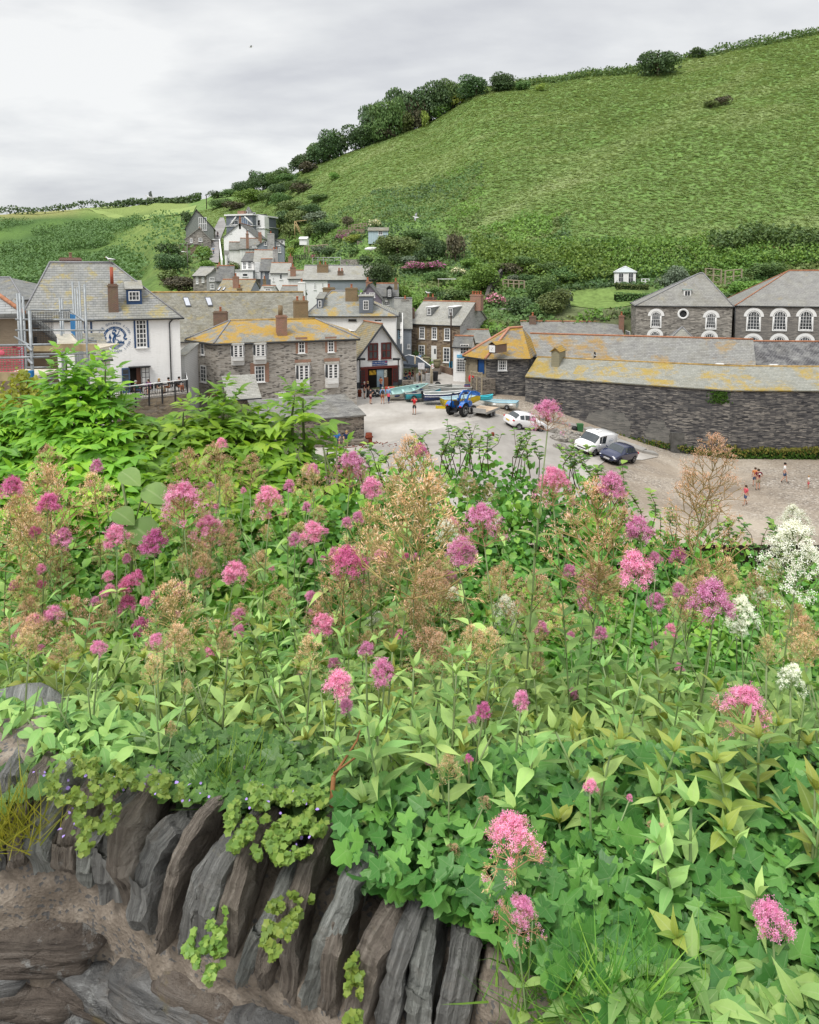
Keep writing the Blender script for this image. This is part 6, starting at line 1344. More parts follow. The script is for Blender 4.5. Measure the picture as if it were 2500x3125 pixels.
# ================= vehicles =================
M_TYRE = plain('tyre', (.018,.018,.019), .85, .2); M_RIM = plain('alloy_rim', (.38,.39,.40), .35, .5, .6); M_CGLASS = plain('car_glass', (.035,.045,.05), .08, .7, var=.3)
M_CHROME = plain('chrome', (.5,.5,.5), .2, .5, .9); M_BLKPL = plain('black_plastic', (.02,.02,.022), .6, .3); M_REDL = plain('tail_lamp', (.45,.01,.015), .2, .5); M_LAMP = plain('head_lamp', (.55,.57,.6), .1, .6)
def carpaint(n, c): b = NB(n, .25, .5); b.bs.inputs['Base Color'].default_value = (*c, 1); b.bs.inputs['Coat Weight'].default_value = .6; b.bs.inputs['Coat Roughness'].default_value = .05; return b.mat
def wheel(t, x, y, r, w, rim=None, sgn=1, lug=False, tm=None):
 m = MB(); n = 40 if lug else 24; L = []
 for a, (rr, yy) in enumerate([(.62*r,-w/2),(.93*r,-w/2),(r,-w*.32),(r,w*.32),(.93*r,w/2),(.62*r,w/2)]):
  L.append([Vector((x+(rr*(1+(.05*(1 if (k//2+a) % 2 else -1) if lug and 1 <= a <= 4 else 0)))*cos(2*pi*k/n), y+yy, r+(rr*(1+(.05*(1 if (k//2+a) % 2 else -1) if lug and 1 <= a <= 4 else 0)))*sin(2*pi*k/n))) for k in range(n)])
 m.rings(L, 0, not lug, True, True); ty = m.build('wheel', tm or M_TYRE, t, uv=False); m = MB(); yo = y+sgn*w*.5
 m.rings([[Vector((x+q*r*cos(2*pi*k/20), yo+sgn*o, r+q*r*sin(2*pi*k/20))) for k in range(20)] for q, o in ((.64,.0),(.62,.012),(.54,-.03),(.18,-.025),(.14,.01))], 0, True, True, True)
 for k in range(5 if not lug else 0):
  a = 2*pi*k/5+.3; c, s_ = cos(a), sin(a); m.add([(x+.1*r*c-.05*r*s_, yo+sgn*.006, r+.1*r*s_+.05*r*c), (x+.1*r*c+.05*r*s_, yo+sgn*.006, r+.1*r*s_-.05*r*c), (x+.6*r*c+.06*r*s_, yo+sgn*.006, r+.6*r*s_-.06*r*c), (x+.6*r*c-.06*r*s_, yo+sgn*.006, r+.6*r*s_+.06*r*c)], [(0,1,2,3)])
 m.build('rim', rim or M_RIM, ty, uv=False)
def vehicle(name, label, loc, rz, st_, side_g, scr_g, paint, wb, wr, W_, plate=None, tilt=(0,0)):
 """st_: (x, z0, belt, top, halfwidth, roofhalf)"""
 t = thing(name, label, 'van' if 'van' in name else 'car', loc, rz); L = st_[-1][0]; c_, s_ = cos(rz), sin(rz); cx, cy = loc[0]+c_*L/2, loc[1]+s_*L/2; f_ = lambda a, b: ground(loc[0]+c_*a-s_*b, loc[1]+s_*a+c_*b)
 pz = atan2(f_(.75,0)-f_(3.3,0), 2.55); rl = atan2(f_(L/2,.8)-f_(L/2,-.8), 1.6); t.rotation_euler = (rl, pz, rz); t.location.z = (f_(.75,.7)+f_(.75,-.7))/2+.07-.75*0; t.location.z = f_(0,0)+.07; R_ = []
 for x, z0, zb, zt, w, wr_ in st_:
  h = [(w*.88,z0),(w,z0+.14),(w*1.01,(z0+zb)/2),(w,zb-.08),(w*.965,zb),(wr_,zt-.07),(wr_*.93,zt-.02),(wr_*.5,zt+.015),(0,zt+.02)]
  R_.append([Vector((x, -a, b)) for a, b in h]+[Vector((x, a, b)) for a, b in h[:-1][::-1]])
 body = MB(); gl = {'side_window': MB(), 'windscreen': MB(), 'rear_window': MB()}; n = len(R_[0])
 for i in range(len(R_)-1):
  for k in range(n-1):
   q = [R_[i][k], R_[i+1][k], R_[i+1][k+1], R_[i][k+1]]; kk = min(k, n-2-k)
   if kk == 4 and i in side_g:
    c = sum(q, Vector())/4; p = [c+(v-c)*.86+Vector((0, (-.012 if c.y < 0 else .012), 0)) for v in q]; gl['side_window'].add(p, [(0,1,2,3)])
   if kk >= 5 and i in scr_g:
    gl['rear_window' if i == scr_g[0] and len(scr_g) > 1 else 'windscreen'].add([v+Vector((0,0,.012)) for v in q], [(0,1,2,3)])
   body.add(q, [(0,1,2,3)], 0, None, True)
  body.add([R_[i][0], R_[i+1][0], R_[i+1][-1], R_[i][-1]], [(0,3,2,1)])
 body.add(R_[0], [list(range(n))]); body.add(R_[-1], [list(range(n))[::-1]])
 bo = body.build('body', paint, t, uv=False)
 m = bo.data; bm = bmesh.new(); bm.from_mesh(m); bmesh.ops.remove_doubles(bm, verts=bm.verts, dist=.0005); bmesh.ops.recalc_face_normals(bm, faces=bm.faces); bm.to_mesh(m); bm.free()
 for nm, g in gl.items():
  if g.v: g.build(nm, M_CGLASS, t, uv=False)
 L = st_[-1][0]; W2 = W_/2
 for x in wb:
  for sg in (-1, 1):
   a = MB(); a.rings([[Vector((x+q*wr*cos(pi*k/12*1.0), sg*(W2+.004+o), wr+q*wr*sin(pi*k/12))) for k in range(13)] for q, o in ((.2,0),(1.12,.0))], 0, False, False, False, False); a.build('wheel_arch', M_BLKPL, t, uv=False)
   wheel(t, x, sg*(W2-.09), wr, .21, None, sg)
 zf = st_[-1][2]
 for sg in (-1, 1):
  m = MB(); m.ball((L-.16, sg*W2*.72, zf-.02), .17, .17, .085, 10, 5); m.build('headlight', M_LAMP, t, uv=False)
  m = MB(); m.ball((.10, sg*W2*.84, st_[1][2]-.06), .10, .13, .10, 10, 5); m.build('tail_light', M_REDL, t, uv=False)
  xm = st_[side_g[-1]+1][0]+.05; m = MB(); m.ball((xm, sg*(W2+.08), st_[3][2]+.03), .06, .1, .07, 8, 5); m.build('mirror', paint, t, uv=False)
 m = MB(); m.box(L-.03, L+.025, -.26, .26, .34, .45); text_mb(plate[1] if plate else 'WK16 ODT', .1, m, Matrix(((0,0,1,L+.03),(1,0,0,0),(0,1,0,.395),(0,0,0,1))), 1, .002); m.build('number_plate', [M_WHITE, M_GUT], t, uv=False)
 m = MB(); m.box(-.03, .02, -.26, .26, .62, .73); m.build('number_plate', plain('plate_yellow', (.6,.42,.03), .5), t, uv=False)
 m = MB(); m.box(L-.08, L+.012, -W2*.62, W2*.62, .22, .32); m.box(L-.06, L+.008, -W2*.5, W2*.5, .48, .58); m.build('grille', M_BLKPL, t, uv=False)
 m = MB(); m.box(.4, L-.5, -W2*.9, W2*.9, .16, .3); m.build('underbody', M_BLKPL, t, uv=False)
 return t
hatch = [(0,.42,.72,.76,.70,.62),(.06,.34,.90,.96,.80,.66),(.32,.30,.96,1.02,.86,.70),(.72,.28,.97,1.38,.875,.60),(1.25,.26,.96,1.475,.88,.62),(1.95,.26,.94,1.485,.88,.63),(2.5,.26,.93,1.42,.88,.61),(3.12,.27,.92,1.00,.87,.72),(3.6,.28,.84,.90,.85,.74),(3.9,.30,.70,.75,.78,.66),(4.02,.34,.55,.58,.66,.56)]
def place2(pa, pb, dz=.05):
 a = gpt(*pa); b = gpt(*pb); return a, b
def vp(px, py, a, L): c = gpt(px, py); return (c.x-cos(R(a))*L/2, c.y-sin(R(a))*L/2, c.z)
vehicle('white_car', 'white hatchback parked beside the flat trailer, seen from behind', vp(1600,1309,27,4.02), R(27), hatch, [3,4,5], [2,6], carpaint('white_car_paint', (.78,.78,.79)), (.75,3.25), .32, 1.76, None, (0, R(-3)))
vehicle('blue_car', 'dark blue hatchback parked at the edge of the shingle', vp(1883,1408,226,4.02), R(226), hatch, [3,4,5], [2,6], carpaint('navy_car_paint', (.018,.025,.07)), (.75,3.25), .33, 1.78, (0,'BK68 XVN'), (0, R(5)))
van = [(0,.36,1.0,1.72,.86,.80),(.05,.32,1.02,1.80,.89,.82),(.9,.30,1.02,1.86,.90,.83),(2.0,.30,1.02,1.87,.90,.82),(2.75,.30,1.02,1.84,.90,.80),(3.1,.30,1.03,1.72,.90,.74),(3.72,.30,1.02,1.13,.89,.76),(4.15,.32,.92,1.0,.86,.74),(4.36,.36,.74,.78,.76,.64)]
vv = vehicle('white_van', 'white refrigerated van with a roof unit parked beside the dark blue car', vp(1810,1381,226,4.36), R(226), van, [3,4], [5], carpaint('white_van_paint', (.80,.80,.80)), (.8,3.55), .33, 1.82, (0,'WR70 KLM'), (0, R(4)))
m = MB(); m.rings([[Vector((2.45+x*s_, y*s_, z)) for x, y in ((-.35,-.3),(.35,-.3),(.35,.3),(-.35,.3))] for s_, z in ((1,1.85),(1,1.98),(.8,2.02))], 0, False); m.build('roof_unit', M_WHITE, vv, uv=False)
m = MB(); m.lathe([(.14,2.02),(.14,2.035),(.02,2.035)], 14, (2.45,0,0)); m.build('fan_grille', M_BLKPL, vv, uv=False)
m = MB(); Mx = Matrix(((1,0,0,1.25),(0,0,-1,-.905),(0,1,0,1.32),(0,0,0,1))); Mx2 = Matrix(((-1,0,0,1.25),(0,0,1,.905),(0,1,0,1.32),(0,0,0,1)))
for M_ in (Mx, Mx2): m.add([(x*.38*cos(a)*1.0, .16*sin(a)*x, .0) for a in np.linspace(0, 2*pi, 20, endpoint=False) for x in (1,)]+[(.35*cos(a), .14*sin(a), .0) for a in np.linspace(0, 2*pi, 20, endpoint=False)], [(i, (i+1)%20, 20+(i+1)%20, 20+i) for i in range(20)], 0, M_); text_mb('SEAFOOD', .11, m, M_, 0, .002)
m.build('side_logo', plain('logo_blue', (.08,.14,.25), .5), vv, uv=False)
# ---- tractor ----
def tractor():
 g = gp(1396,1270,.05); t = thing('tractor', 'blue tractor with rollbar and raised front loader beside the flat trailer', 'tractor', g, R(52)); Bl = carpaint('tractor_blue', (.02,.14,.48)); Gm = M_BLKPL
 for sg in (-1, 1): wheel(t, 0, sg*.72, .60, .36, plain('rim_grey', (.35,.35,.34), .6), sg, True); wheel(t, 1.75, sg*.62, .38, .26, plain('rim_grey', (.35,.35,.34)), sg, True)
 m = MB(); m.rings([[Vector((x, y, z)) for y, z in ((-w,z0),(w,z0),(w,z1),(w*.7,z1+.08),(-w*.7,z1+.08),(-w,z1))] for x, w, z0, z1 in ((.55,.24,.62,1.12),(1.1,.25,.62,1.14),(1.9,.24,.62,1.08),(2.2,.2,.66,.95))], 0, False); m.build('bonnet', Bl, t, uv=False)
 m = MB(); m.box(2.2,2.24,-.17,.17,.66,.92); m.build('grille', Gm, t, uv=False); m = MB(); m.box(-.35,2.0,-.16,.16,.42,.66); m.box(1.68,1.82,-.6,.6,.34,.46); m.box(-.1,.1,-.6,.6,.5,.7); m.box(-.75,-.35,-.3,.3,.4,.5); m.build('chassis', Gm, t, uv=False)
 for sg in (-1, 1):
  m = MB(); pr = [(.66*cos(a)*1.0, .62+.68*sin(a)) for a in np.linspace(R(15), R(150), 9)]
  m.rings([[Vector((x, sg*.50, z)) for x, z in pr], [Vector((x, sg*.92, z)) for x, z in pr], [Vector((x*1.04, sg*.92, z+.03)) for x, z in pr], [Vector((x*1.04, sg*.50, z+.03)) for x, z in pr]], 0, False, False, False, False); m.add([Vector((x, sg*.50, z)) for x, z in pr]+[Vector((0, sg*.5, .6))], [list(range(len(pr)+1))]); m.build('fender', Bl, t, uv=False)
  m = MB(); m.box(-.62,-.55,sg*.72-.1,sg*.72+.1,.95,1.05); m.build('tail_light', M_REDL, t, uv=False)
 m = MB(); m.box(-.15,.3,-.22,.22,.95,1.05); m.build('seat', Gm, t, uv=False); m = MB(); m.box(-.25,-.15,-.22,.22,1.0,1.45); m.build('seat_back', Gm, t, uv=False)
 m = MB(); m.tube([(-.35,-.42,.7),(-.38,-.42,1.95),(-.38,-.3,2.1),(-.38,.3,2.1),(-.38,.42,1.95),(-.35,.42,.7)], .04, 8); m.build('rollbar', Gm, t, uv=False)
 m = MB(); m.tube([(.85,0,1.1),(.65,0,1.38)], .02, 6); m.tube([(.65+.17*cos(a)*.4, .17*sin(a), 1.38+.17*cos(a)*.9) for a in np.linspace(0, 2*pi, 14)], .014, 5); m.build('steering_wheel', Gm, t, uv=False)
 m = MB(); m.tube([(1.4,.2,1.15),(1.4,.2,1.6)], .03, 8); m.build('exhaust', Gm, t, uv=False)
 for sg in (-1, 1):
  m = MB(); y = sg*.42; pts = [(.75,y,1.0),(1.15,y,1.75),(1.6,y,2.05),(2.3,y,1.98),(2.95,y,1.72)]
  for a, b_ in zip(pts[:-1], pts[1:]):
   a, b_ = Vector(a), Vector(b_); d = (b_-a).normalized(); nn = Vector((-d.z, 0, d.x))*.085; o = Vector((0,.05,0)); m.rings([[p+nn-o, p+nn+o, p-nn+o, p-nn-o] for p in (a-d*.04, b_+d*.04)], 0, False)
  m.build('loader_arm', Bl, t, uv=False); m = MB(); m.tube([(1.25,y,.8),(1.75,y,1.85)], .035, 6); m.tube([(1.9,y,2.2),(2.8,y,2.0)], .03, 6); m.build('hydraulic_ram', plain('ram_grey', (.2,.2,.2), .4, .5, .5), t, uv=False)
  m = MB(); m.box(.65,.85,y-.06,y+.06,.5,1.5); m.build('loader_bracket', Bl, t, uv=False)
 m = MB(); m.tube([(2.95,-.55,1.72),(2.95,.55,1.72)], .04, 6); m.box(2.9,3.0,-.55,.55,1.5,1.8); m.build('loader_carriage', Bl, t, uv=False)
tractor()
# ---- boats ----
def boat(label, loc, rz, L, B, H, outer, inner, gun, pitch=0.0, roll=0.0, extra=(), name='rowing_boat', trim=None):
 t = thing(name, label, 'boat', loc, rz); t.rotation_euler = (roll, pitch, rz); n = 12; X = [i/n for i in range(n+1)]
 def sec(u, ins=0.0, zoff=0.0):
  w = B/2*(1-max(0, (u-.35)/.65)**2.4)*(1-.22*max(0, (.35-u)/.35)**2) - ins; w = max(w, .012); sh = H*(1+.42*max(0, u-.3)**2*2.0+.04*(1-u)); kz = H*.5*max(0, u-.82)/.18*.9 + zoff
  return [Vector((u*L + (.10*H if u == 1 and j > 2 else 0), w*a, kz+(sh-kz)*b)) for j, (a, b) in enumerate([(1,1),(.985,.72),(.90,.42),(.62,.16),(0,0),(-.62,.16),(-.90,.42),(-.985,.72),(-1,1)])]
 m = MB(); m.rings([sec(u) for u in X], 0, True, True, False, False); m.build('hull', outer, t, uv=False)
 m = MB(); S2 = [sec(u, .05, .07) for u in X[:-1]]; m.rings([g[::-1] for g in S2], 0, True, True, False, False); m.build('inside', inner, t, uv=False)
 m = MB(); P_ = [sec(u) for u in X]; m.tube([g[0]+Vector((0,0,.02)) for g in P_]+[g[-1]+Vector((0,0,.02)) for g in P_[::-1]]+[P_[0][0]+Vector((0,0,.02))], .045, 6); m.build('gunwale', gun, t, uv=False)
 if trim:
  m = MB(); m.tube([g[1]*1.0+Vector((0,-.0,-.0)) for g in P_[:-1]], .03, 5); m.tube([g[-2] for g in P_[:-1]], .03, 5); m.build('rubbing_strake', trim, t, uv=False)
 for u in (.14, .4, .66):
  w = sec(u)[0].y*.97; m = MB(); m.box(u*L-.11, u*L+.11, -w, w, H*.68, H*.72); m.build('thwart', gun if 'wood' not in extra else M_TIMB, t, uv=False)
 for e in extra:
  if e == 'fenders':
   for u in (.2,.42,.62,.8):
    for sg in (0, -1): p = sec(u)[sg]; m = MB(); m.ball((p.x, p.y*1.06, p.z-.2), .3, .10, .11, 10, 6); m.build('fender', plain('navy_fender', (.02,.03,.08), .6), t, uv=False)
  if e == 'wfenders':
   for u in (.5,.1): p = sec(u)[0]; m = MB(); m.ball((p.x, p.y*1.08, p.z-.2), .2, .10, .10, 10, 6); m.build('fender', M_WHITE, t, uv=False)
  if e == 'motor': m = MB(); m.ball((-.15, 0, H+.15), .14, .12, .2, 8, 6); m.box(-.2,-.1,-.05,.05,-.1,H); m.build('outboard_motor', M_BLKPL, t, uv=False)
  if e == 'wheels':
   for sg in (-1, 1): wheel(t, L*.2, sg*(B/2+.02), .25, .14, None, sg)
 return t
def bp(px, py, dz=.25): v = gpt(px, py); return Vector((v.x, v.y, v.z+dz))
MC = lambda n, c, r=.45: plain(n, c, r, .35, var=.15, scale=1.5)
boat('white hulled boat with a turquoise inside and navy fenders by the lifeboat house', bp(1184,1222,.15), R(12), 4.3, 1.6, .72, MC('cream_hull', (.55,.53,.45)), MC('turquoise', (.30,.47,.45)), MC('turquoise_rim', (.36,.54,.52)), R(-7), R(14), ('fenders',))
boat('turquoise blue hulled boat on a wheeled trolley', bp(1237,1228,.3), R(14), 3.7, 1.5, .62, MC('teal_hull', (.04,.30,.36)), MC('grey_inside', (.28,.3,.29)), MC('grey_rim', (.38,.40,.38)), R(-2), 0, ('wheels',))
boat('navy hulled boat with a white rim in the middle of the boat row', bp(1293,1236,.42), R(8), 4.4, 1.7, .70, MC('navy_hull', (.022,.04,.13)), MC('grey_inside', (.28,.3,.29)), M_WHITE, R(0), 0, ('motor',), trim=M_WHITE)
boat('long flat grey aluminium boat behind the navy boat', bp(1440,1206,.35), R(174), 5.6, 1.8, .55, MC('alu_hull', (.30,.31,.30)), MC('alu_in', (.38,.39,.37)), MC('alu_rim', (.50,.50,.47)), R(0), 0, ())
boat('yellow hulled boat with a pale blue inside left of the tractor', bp(1350,1247,.3), R(20), 4.0, 1.6, .66, MC('yellow_hull', (.62,.45,.02)), MC('paleblue_in', (.42,.56,.60)), MC('paleblue_rim', (.45,.60,.65)), R(0), 0, ())
boat('white clinker boat with a pale blue rim behind the flat trailer', bp(1579,1258,.35), R(157), 4.3, 1.6, .66, MC('white_hull', (.68,.67,.62)), MC('paleblue_in', (.42,.56,.60)), MC('blue_rim', (.30,.52,.62)), R(2), 0, ('wfenders','wheels'))
boat('grey weathered boat half hidden behind the turquoise hulled boat', bp(1265,1208,.3), R(16), 4.2, 1.5, .55, MC('drab_hull', (.2,.21,.19)), MC('drab_in', (.17,.18,.16)), MC('drab_rim', (.3,.29,.26)), R(0), 0, ())
boat('small cyan dinghy between the tractor and the white boat', bp(1466,1236,.45), R(15), 1.3, .8, .4, MC('cyan_hull', (.04,.42,.5)), MC('cyan_in', (.04,.3,.36)), MC('cyan_rim', (.05,.5,.58)), R(0), 0, (), 'dinghy')
# ---- flat trailer ----
def trailer():
 a = gpt(1483,1282); b_ = gpt(1585,1272); ang = atan2(b_.y-a.y, b_.x-a.x)+.15; t = thing('flat_trailer', 'flat plywood decked trailer with a metal headboard behind the white car', 'trailer', (a.x, a.y, a.z+.05), ang)
 m = MB(); m.box(0, 3.1, 0, 2.1, .58, .63); m.build('deck', plain('plywood', (.42,.33,.24), .85, .1, var=.25, scale=1.2), t, uv=False); m = MB(); m.box(-.02,3.12,-.03,.0,.45,.68); m.box(-.02,3.12,2.1,2.13,.45,.68); m.box(3.1,3.13,0,2.1,.45,.63)
 for x in (.4,1.2,2.0,2.8): m.box(x-.03,x+.03,0,2.1,.5,.58)
 m.build('frame', MC('galv', (.30,.29,.27)), t, uv=False); m = MB(); m.box(-.05,0,0,2.1,.55,.98); m.build('headboard', MC('galv_panel', (.36,.35,.33)), t, uv=False)
 m = MB(); m.box(-1.3,0,1.0,1.1,.42,.5); m.box(-1.38,-1.25,.96,1.14,.4,.52); m.box(-1.2,-1.1,1.02,1.08,0,.42); m.build('drawbar', MC('galv', (.30,.29,.27)), t, uv=False)
 for x in (1.3, 1.95):
  for y in (.12, 1.98): wheel(t, x, y, .27, .18, None, -1 if y < 1 else 1)
trailer()
# ================= street furniture and quayside things =================
def post(name, label, cat, px, pyb, pyt, r, mat, parent=None, r2=None, n=8, dz=0):
 b_ = gpt(px, pyb); h = (pyb-pyt)*b_.y/FPX; t = thing(name, label, cat, (b_.x, b_.y, b_.z+dz)); m = MB(); m.tube([(0,0,-.3),(0,0,h*.5),(0,0,h)], [r, r, r2 or r], n); m.build('post', mat, t, uv=False); return t, h
t, h = post('flagpole', 'white flagpole with a limp flag right of the lifeboat house', 'flagpole', 1229, 1172, 952, .07, M_WHITE, r2=.045)
m = MB();
for i in range(6): z = h-1.0-i*.42; m.add([(0,.0,z),(-.22-.05*(i%2),.06*(i%2),z-.1),(-.26-.04*((i+1)%2),.06*((i+1)%2),z-.5),(0,.0,z-.42)], [(0,1,2,3)], 0)
m.build('flag', [M_WHITE, plain('flag_red', (.4,.05,.07), .8)], t, uv=False)
t, h = post('telegraph_pole', 'dark wooden telegraph pole in front of the brown stone house', 'pole', 1376, 1142, 952, .10, plain('tarred_wood', (.035,.022,.016), .9), r2=.08)
post('telegraph_pole', 'slender telegraph pole on the left skyline', 'pole', 631, 640, 598, .16, plain('tarred_wood', (.035,.022,.016)))
t, h = post('street_lamp', 'street lamp with a pale head left of the steep lane', 'lamp', 574, 838, 745, .09, plain('pole_grey', (.16,.15,.13), .8)); m = MB(); m.tube([(0,0,h-1.6),(-.7,0,h-1.5)], .04, 6); m.ball((-.9,0,h-1.52), .35, .12, .09, 8, 5); m.build('lamp_head', M_WHITE, t, uv=False)
t, h = post('street_lamp', 'street lamp beside the white gabled house on the lane', 'lamp', 670, 790, 733, .07, plain('pole_grey', (.16,.15,.13))); m = MB(); m.tube([(0,0,h),(-.8,0,h+.1)], .04, 6); m.ball((-1.1,0,h+.1), .4, .12, .09, 8, 5); m.build('lamp_head', M_WHITE, t, uv=False)
for px, lab, sg in ((1099,'left floodlight post beside the lifeboat house doors',1),(1216,'right floodlight post beside the lifeboat house doors',-1)):
 t, h = post('floodlight', lab, 'floodlight', px, 1190, 1095, .06, M_GUT); m = MB(); m.ball((0,-.1,h+.05), .24, .22, .16, 10, 6); m.box(.0 if sg > 0 else -.62, .62 if sg > 0 else 0, -.2, .0, h-.08, h+.16); m.build('lamp_head', M_GUT, t, uv=False)
t, h = post('lifebuoy_stand', 'red lifebuoy case on a timber post by the clock building steps', 'lifebuoy', 1438, 1200, 1150, .07, M_TIMB)
m = MB(); q = at(1438,1155,t.location.y-.12); zc_ = q.z-t.location.z; m.rings([[Vector((a*.33*cos(k*pi/12), -.1-o, zc_+a*.45*sin(k*pi/12))) for k in range(24)] for a, o in ((1,0),(1,.12),(.8,.17),(.1,.18))], 0, True); m.build('case', plain('buoy_red', (.58,.03,.03), .4, .4), t, uv=False)
for dz_ in (.13,-.2): m = MB(); m.ball((0,-.28,zc_+dz_), .13, .02, .05, 10, 5); m.build('case_slot', M_WHITE, t, uv=False)
def board(name, label, cat, px, pyb, pyt, r, mat, legs=True, tilt=0, txt=None, mats=None):
 b_ = gpt(px, pyb); k = b_.y/FPX; t = thing(name, label, cat, b_); z0 = (pyb-r[3])*k; z1 = (pyb-r[1])*k; x0 = (r[0]-px)*k; x1 = (r[2]-px)*k
 m = MB(); m.box(x0, x1, -.04, .0, z0, z1);
 if txt:
  for i, s_ in enumerate(txt): text_mb(s_, (z1-z0)*.7/len(txt), m, Matrix(((1,0,0,(x0+x1)/2),(0,0,-1,-.045),(0,1,0,z1-(z1-z0)*(i+.6)/(len(txt)+.2)),(0,0,0,1))), 1, .003)
 m.build('panel', mats or mat, t, uv=False)
 if legs:
  for x in ((x0+.05, x1-.05) if x1-x0 > .8 else ((x0+x1)/2,)): m = MB(); m.box(x-.04, x+.04, .0, .07, -.2, z1); m.build('post', M_TIMB, t, uv=False)
 return t
board('notice_board', 'white noticeboard on a timber post in front of the awning', 'notice board', 1284, 1176, 1105, (1276,1106,1296,1126), plain('notice_white', (.6,.6,.62), .6, .2, var=.2, scale=6))
board('harbour_board', 'blue harbour notice board below the red lifebuoy case', 'notice board', 1430, 1205, 1170, (1417,1172,1442,1193), None, mats=[plain('board_blue', (.015,.05,.2), .5), plain('board_orange', (.5,.17,.04), .5)], txt=['HARBOUR','NOTICE'])
board('feather_banner', 'cyan banner beside the little shop', 'banner', 1376, 1140, 1100, (1371,1102,1381,1134), plain('sign_cyan', (.02,.34,.58)), legs=False)
board('no_entry_sign', 'small round edged road sign on a timber post', 'sign', 1320, 1182, 1105, (1317,1109,1323,1124), None, mats=[M_WHITE, plain('sign_red', (.5,.03,.03))], txt=['O'])
for px, a, b_, lab in ((1267,1085,1166,'tall timber post left of the white noticeboard'),(1316,1120,1182,'timber post with a road sign by the low pale wall')): post('timber_post', lab, 'post', px, b_, a, .1, M_TIMB, n=4)
b_ = gpt(1391,1149); t = thing('a_board', 'black chalk board standing in front of the little shop', 'sign board', b_, R(-15))
for sg, mt in ((-1, M_GUT), (1, M_GUT)): m = MB(); m.add([(-.32,sg*.25,0),(.32,sg*.25,0),(.32,sg*.02,1.0),(-.32,sg*.02,1.0),(-.32,sg*.22,0),(.32,sg*.22,0),(.32,sg*-.01,1.0),(-.32,sg*-.01,1.0)], [(0,1,2,3),(4,7,6,5),(0,4,5,1),(2,6,7,3),(0,3,7,4),(1,5,6,2)]); m.build('panel', mt, t, uv=False)
t, h = post('postcard_rack', 'rack of postcards beside the little shop window', 'rack', 1412, 1141, 1110, .05, M_GUT)
for i in range(3): m = MB(); m.box(-.28,.28,-.12,.12,.3+i*.4,.6+i*.4); m.build('card_shelf', plain('cards', (.4,.3,.22), .7, .2, var=.9, scale=14), t, uv=False)
# awning with seating
A_ = at(1228,1118,84); t = thing('awning', 'dark grey awning tent with white edges between the lifeboat and stone houses', 'awning', (A_.x, A_.y, A_.z)); f = lambda px, py, Y: at(px, py, Y)-A_
m = MB(); m.add([f(1228,1110,84), f(1316,1119,82), f(1278,1090,86), f(1248,1083,88), f(1226,1090,88)], [(0,1,2,3,4)]); m.add([f(1228,1110,84), f(1316,1119,82), f(1316,1125,82), f(1228,1118,84)], [(0,1,2,3)]); m.build('canopy', plain('awning_grey', (.035,.045,.06), .8), t, uv=False)
m = MB(); m.tube([f(1226,1090,88), f(1248,1083,88), f(1278,1090,86), f(1316,1118,82)], .06, 5); m.build('edge', M_WHITE, t, uv=False)
for q in ((1230,84),(1312,82.2)): m = MB(); p = f(q[0],1118,q[1]); m.tube([p, p-Vector((0,0,2.6))], .05, 6); m.build('pole', M_GUT, t, uv=False)
for i, (px, c) in enumerate(((1240,'charcoal'),(1252,'red'),(1262,'charcoal'))):
 g = gp(px, 1164-i*2); person(g, R(150-40*i), ['customer in black sitting under the dark awning','customer in red sitting under the dark awning','customer in grey sitting at the edge of the dark awning'][i], c, 'denim', 'brown', 1.7, 'sit', True)
# low brick wall, planters, pale wall, brick garden etc.
def wallseg(name, label, cat, pts, pyt_h, th, mat, cap=None):
 P_ = [gpt(*p) for p in pts]; t = thing(name, label, cat, P_[0]); m = MB(); O = P_[0]
 for a, c in zip(P_[:-1], P_[1:]):
  d = (c-a); d.z = 0; nn = Vector((-d.y, d.x, 0)).normalized()*th; h = pyt_h; q = [a-O, c-O, c-O+nn, a-O+nn]
  m.add([v-Vector((0,0,.6)) for v in q]+[v+Vector((0,0,h)) for v in q], [(0,3,2,1),(4,5,6,7),(0,1,5,4),(1,2,6,5),(2,3,7,6),(3,0,4,7)])
 m.build('wall_body', mat, t); return t
wallseg('brick_wall', 'low curved brick garden wall in front of the brown stone house', 'wall', [(1326,1130),(1350,1138),(1378,1146)], .85, .25, M_BRICKD)
wallseg('pale_wall', 'short pale concrete wall beside the lobster pots', 'wall', [(1299,1180),(1322,1180)], 1.5, .3, M_STP)
wallseg('stone_planter_wall', 'low mossy stone wall right of the lifeboat house', 'wall', [(1228,1182),(1262,1182)], .7, 1.0, M_ST2)
for px, py, lab in ((1334,1120,'large clay urn in front of the brown stone house'),(1301,1112,'clay urn at the left of the brown stone house door')):
 g = at(px, py, 88.5); t = thing('urn', lab, 'urn', (g.x, g.y, g.z-.15)); m = MB(); m.lathe([(.2,0),(.42,.35),(.46,.75),(.38,.9),(.5,1.0),(.5,1.06),(.36,1.04),(.3,.8)], 14); m.build('pot', plain('urn_clay', (.20,.18,.11), .9), t, uv=False); m = MB(); m.lathe([(.01,-1.5),(.5,-1.5),(.5,0),(.01,0)], 8); m.build('plinth', M_ST2, t, uv=False)
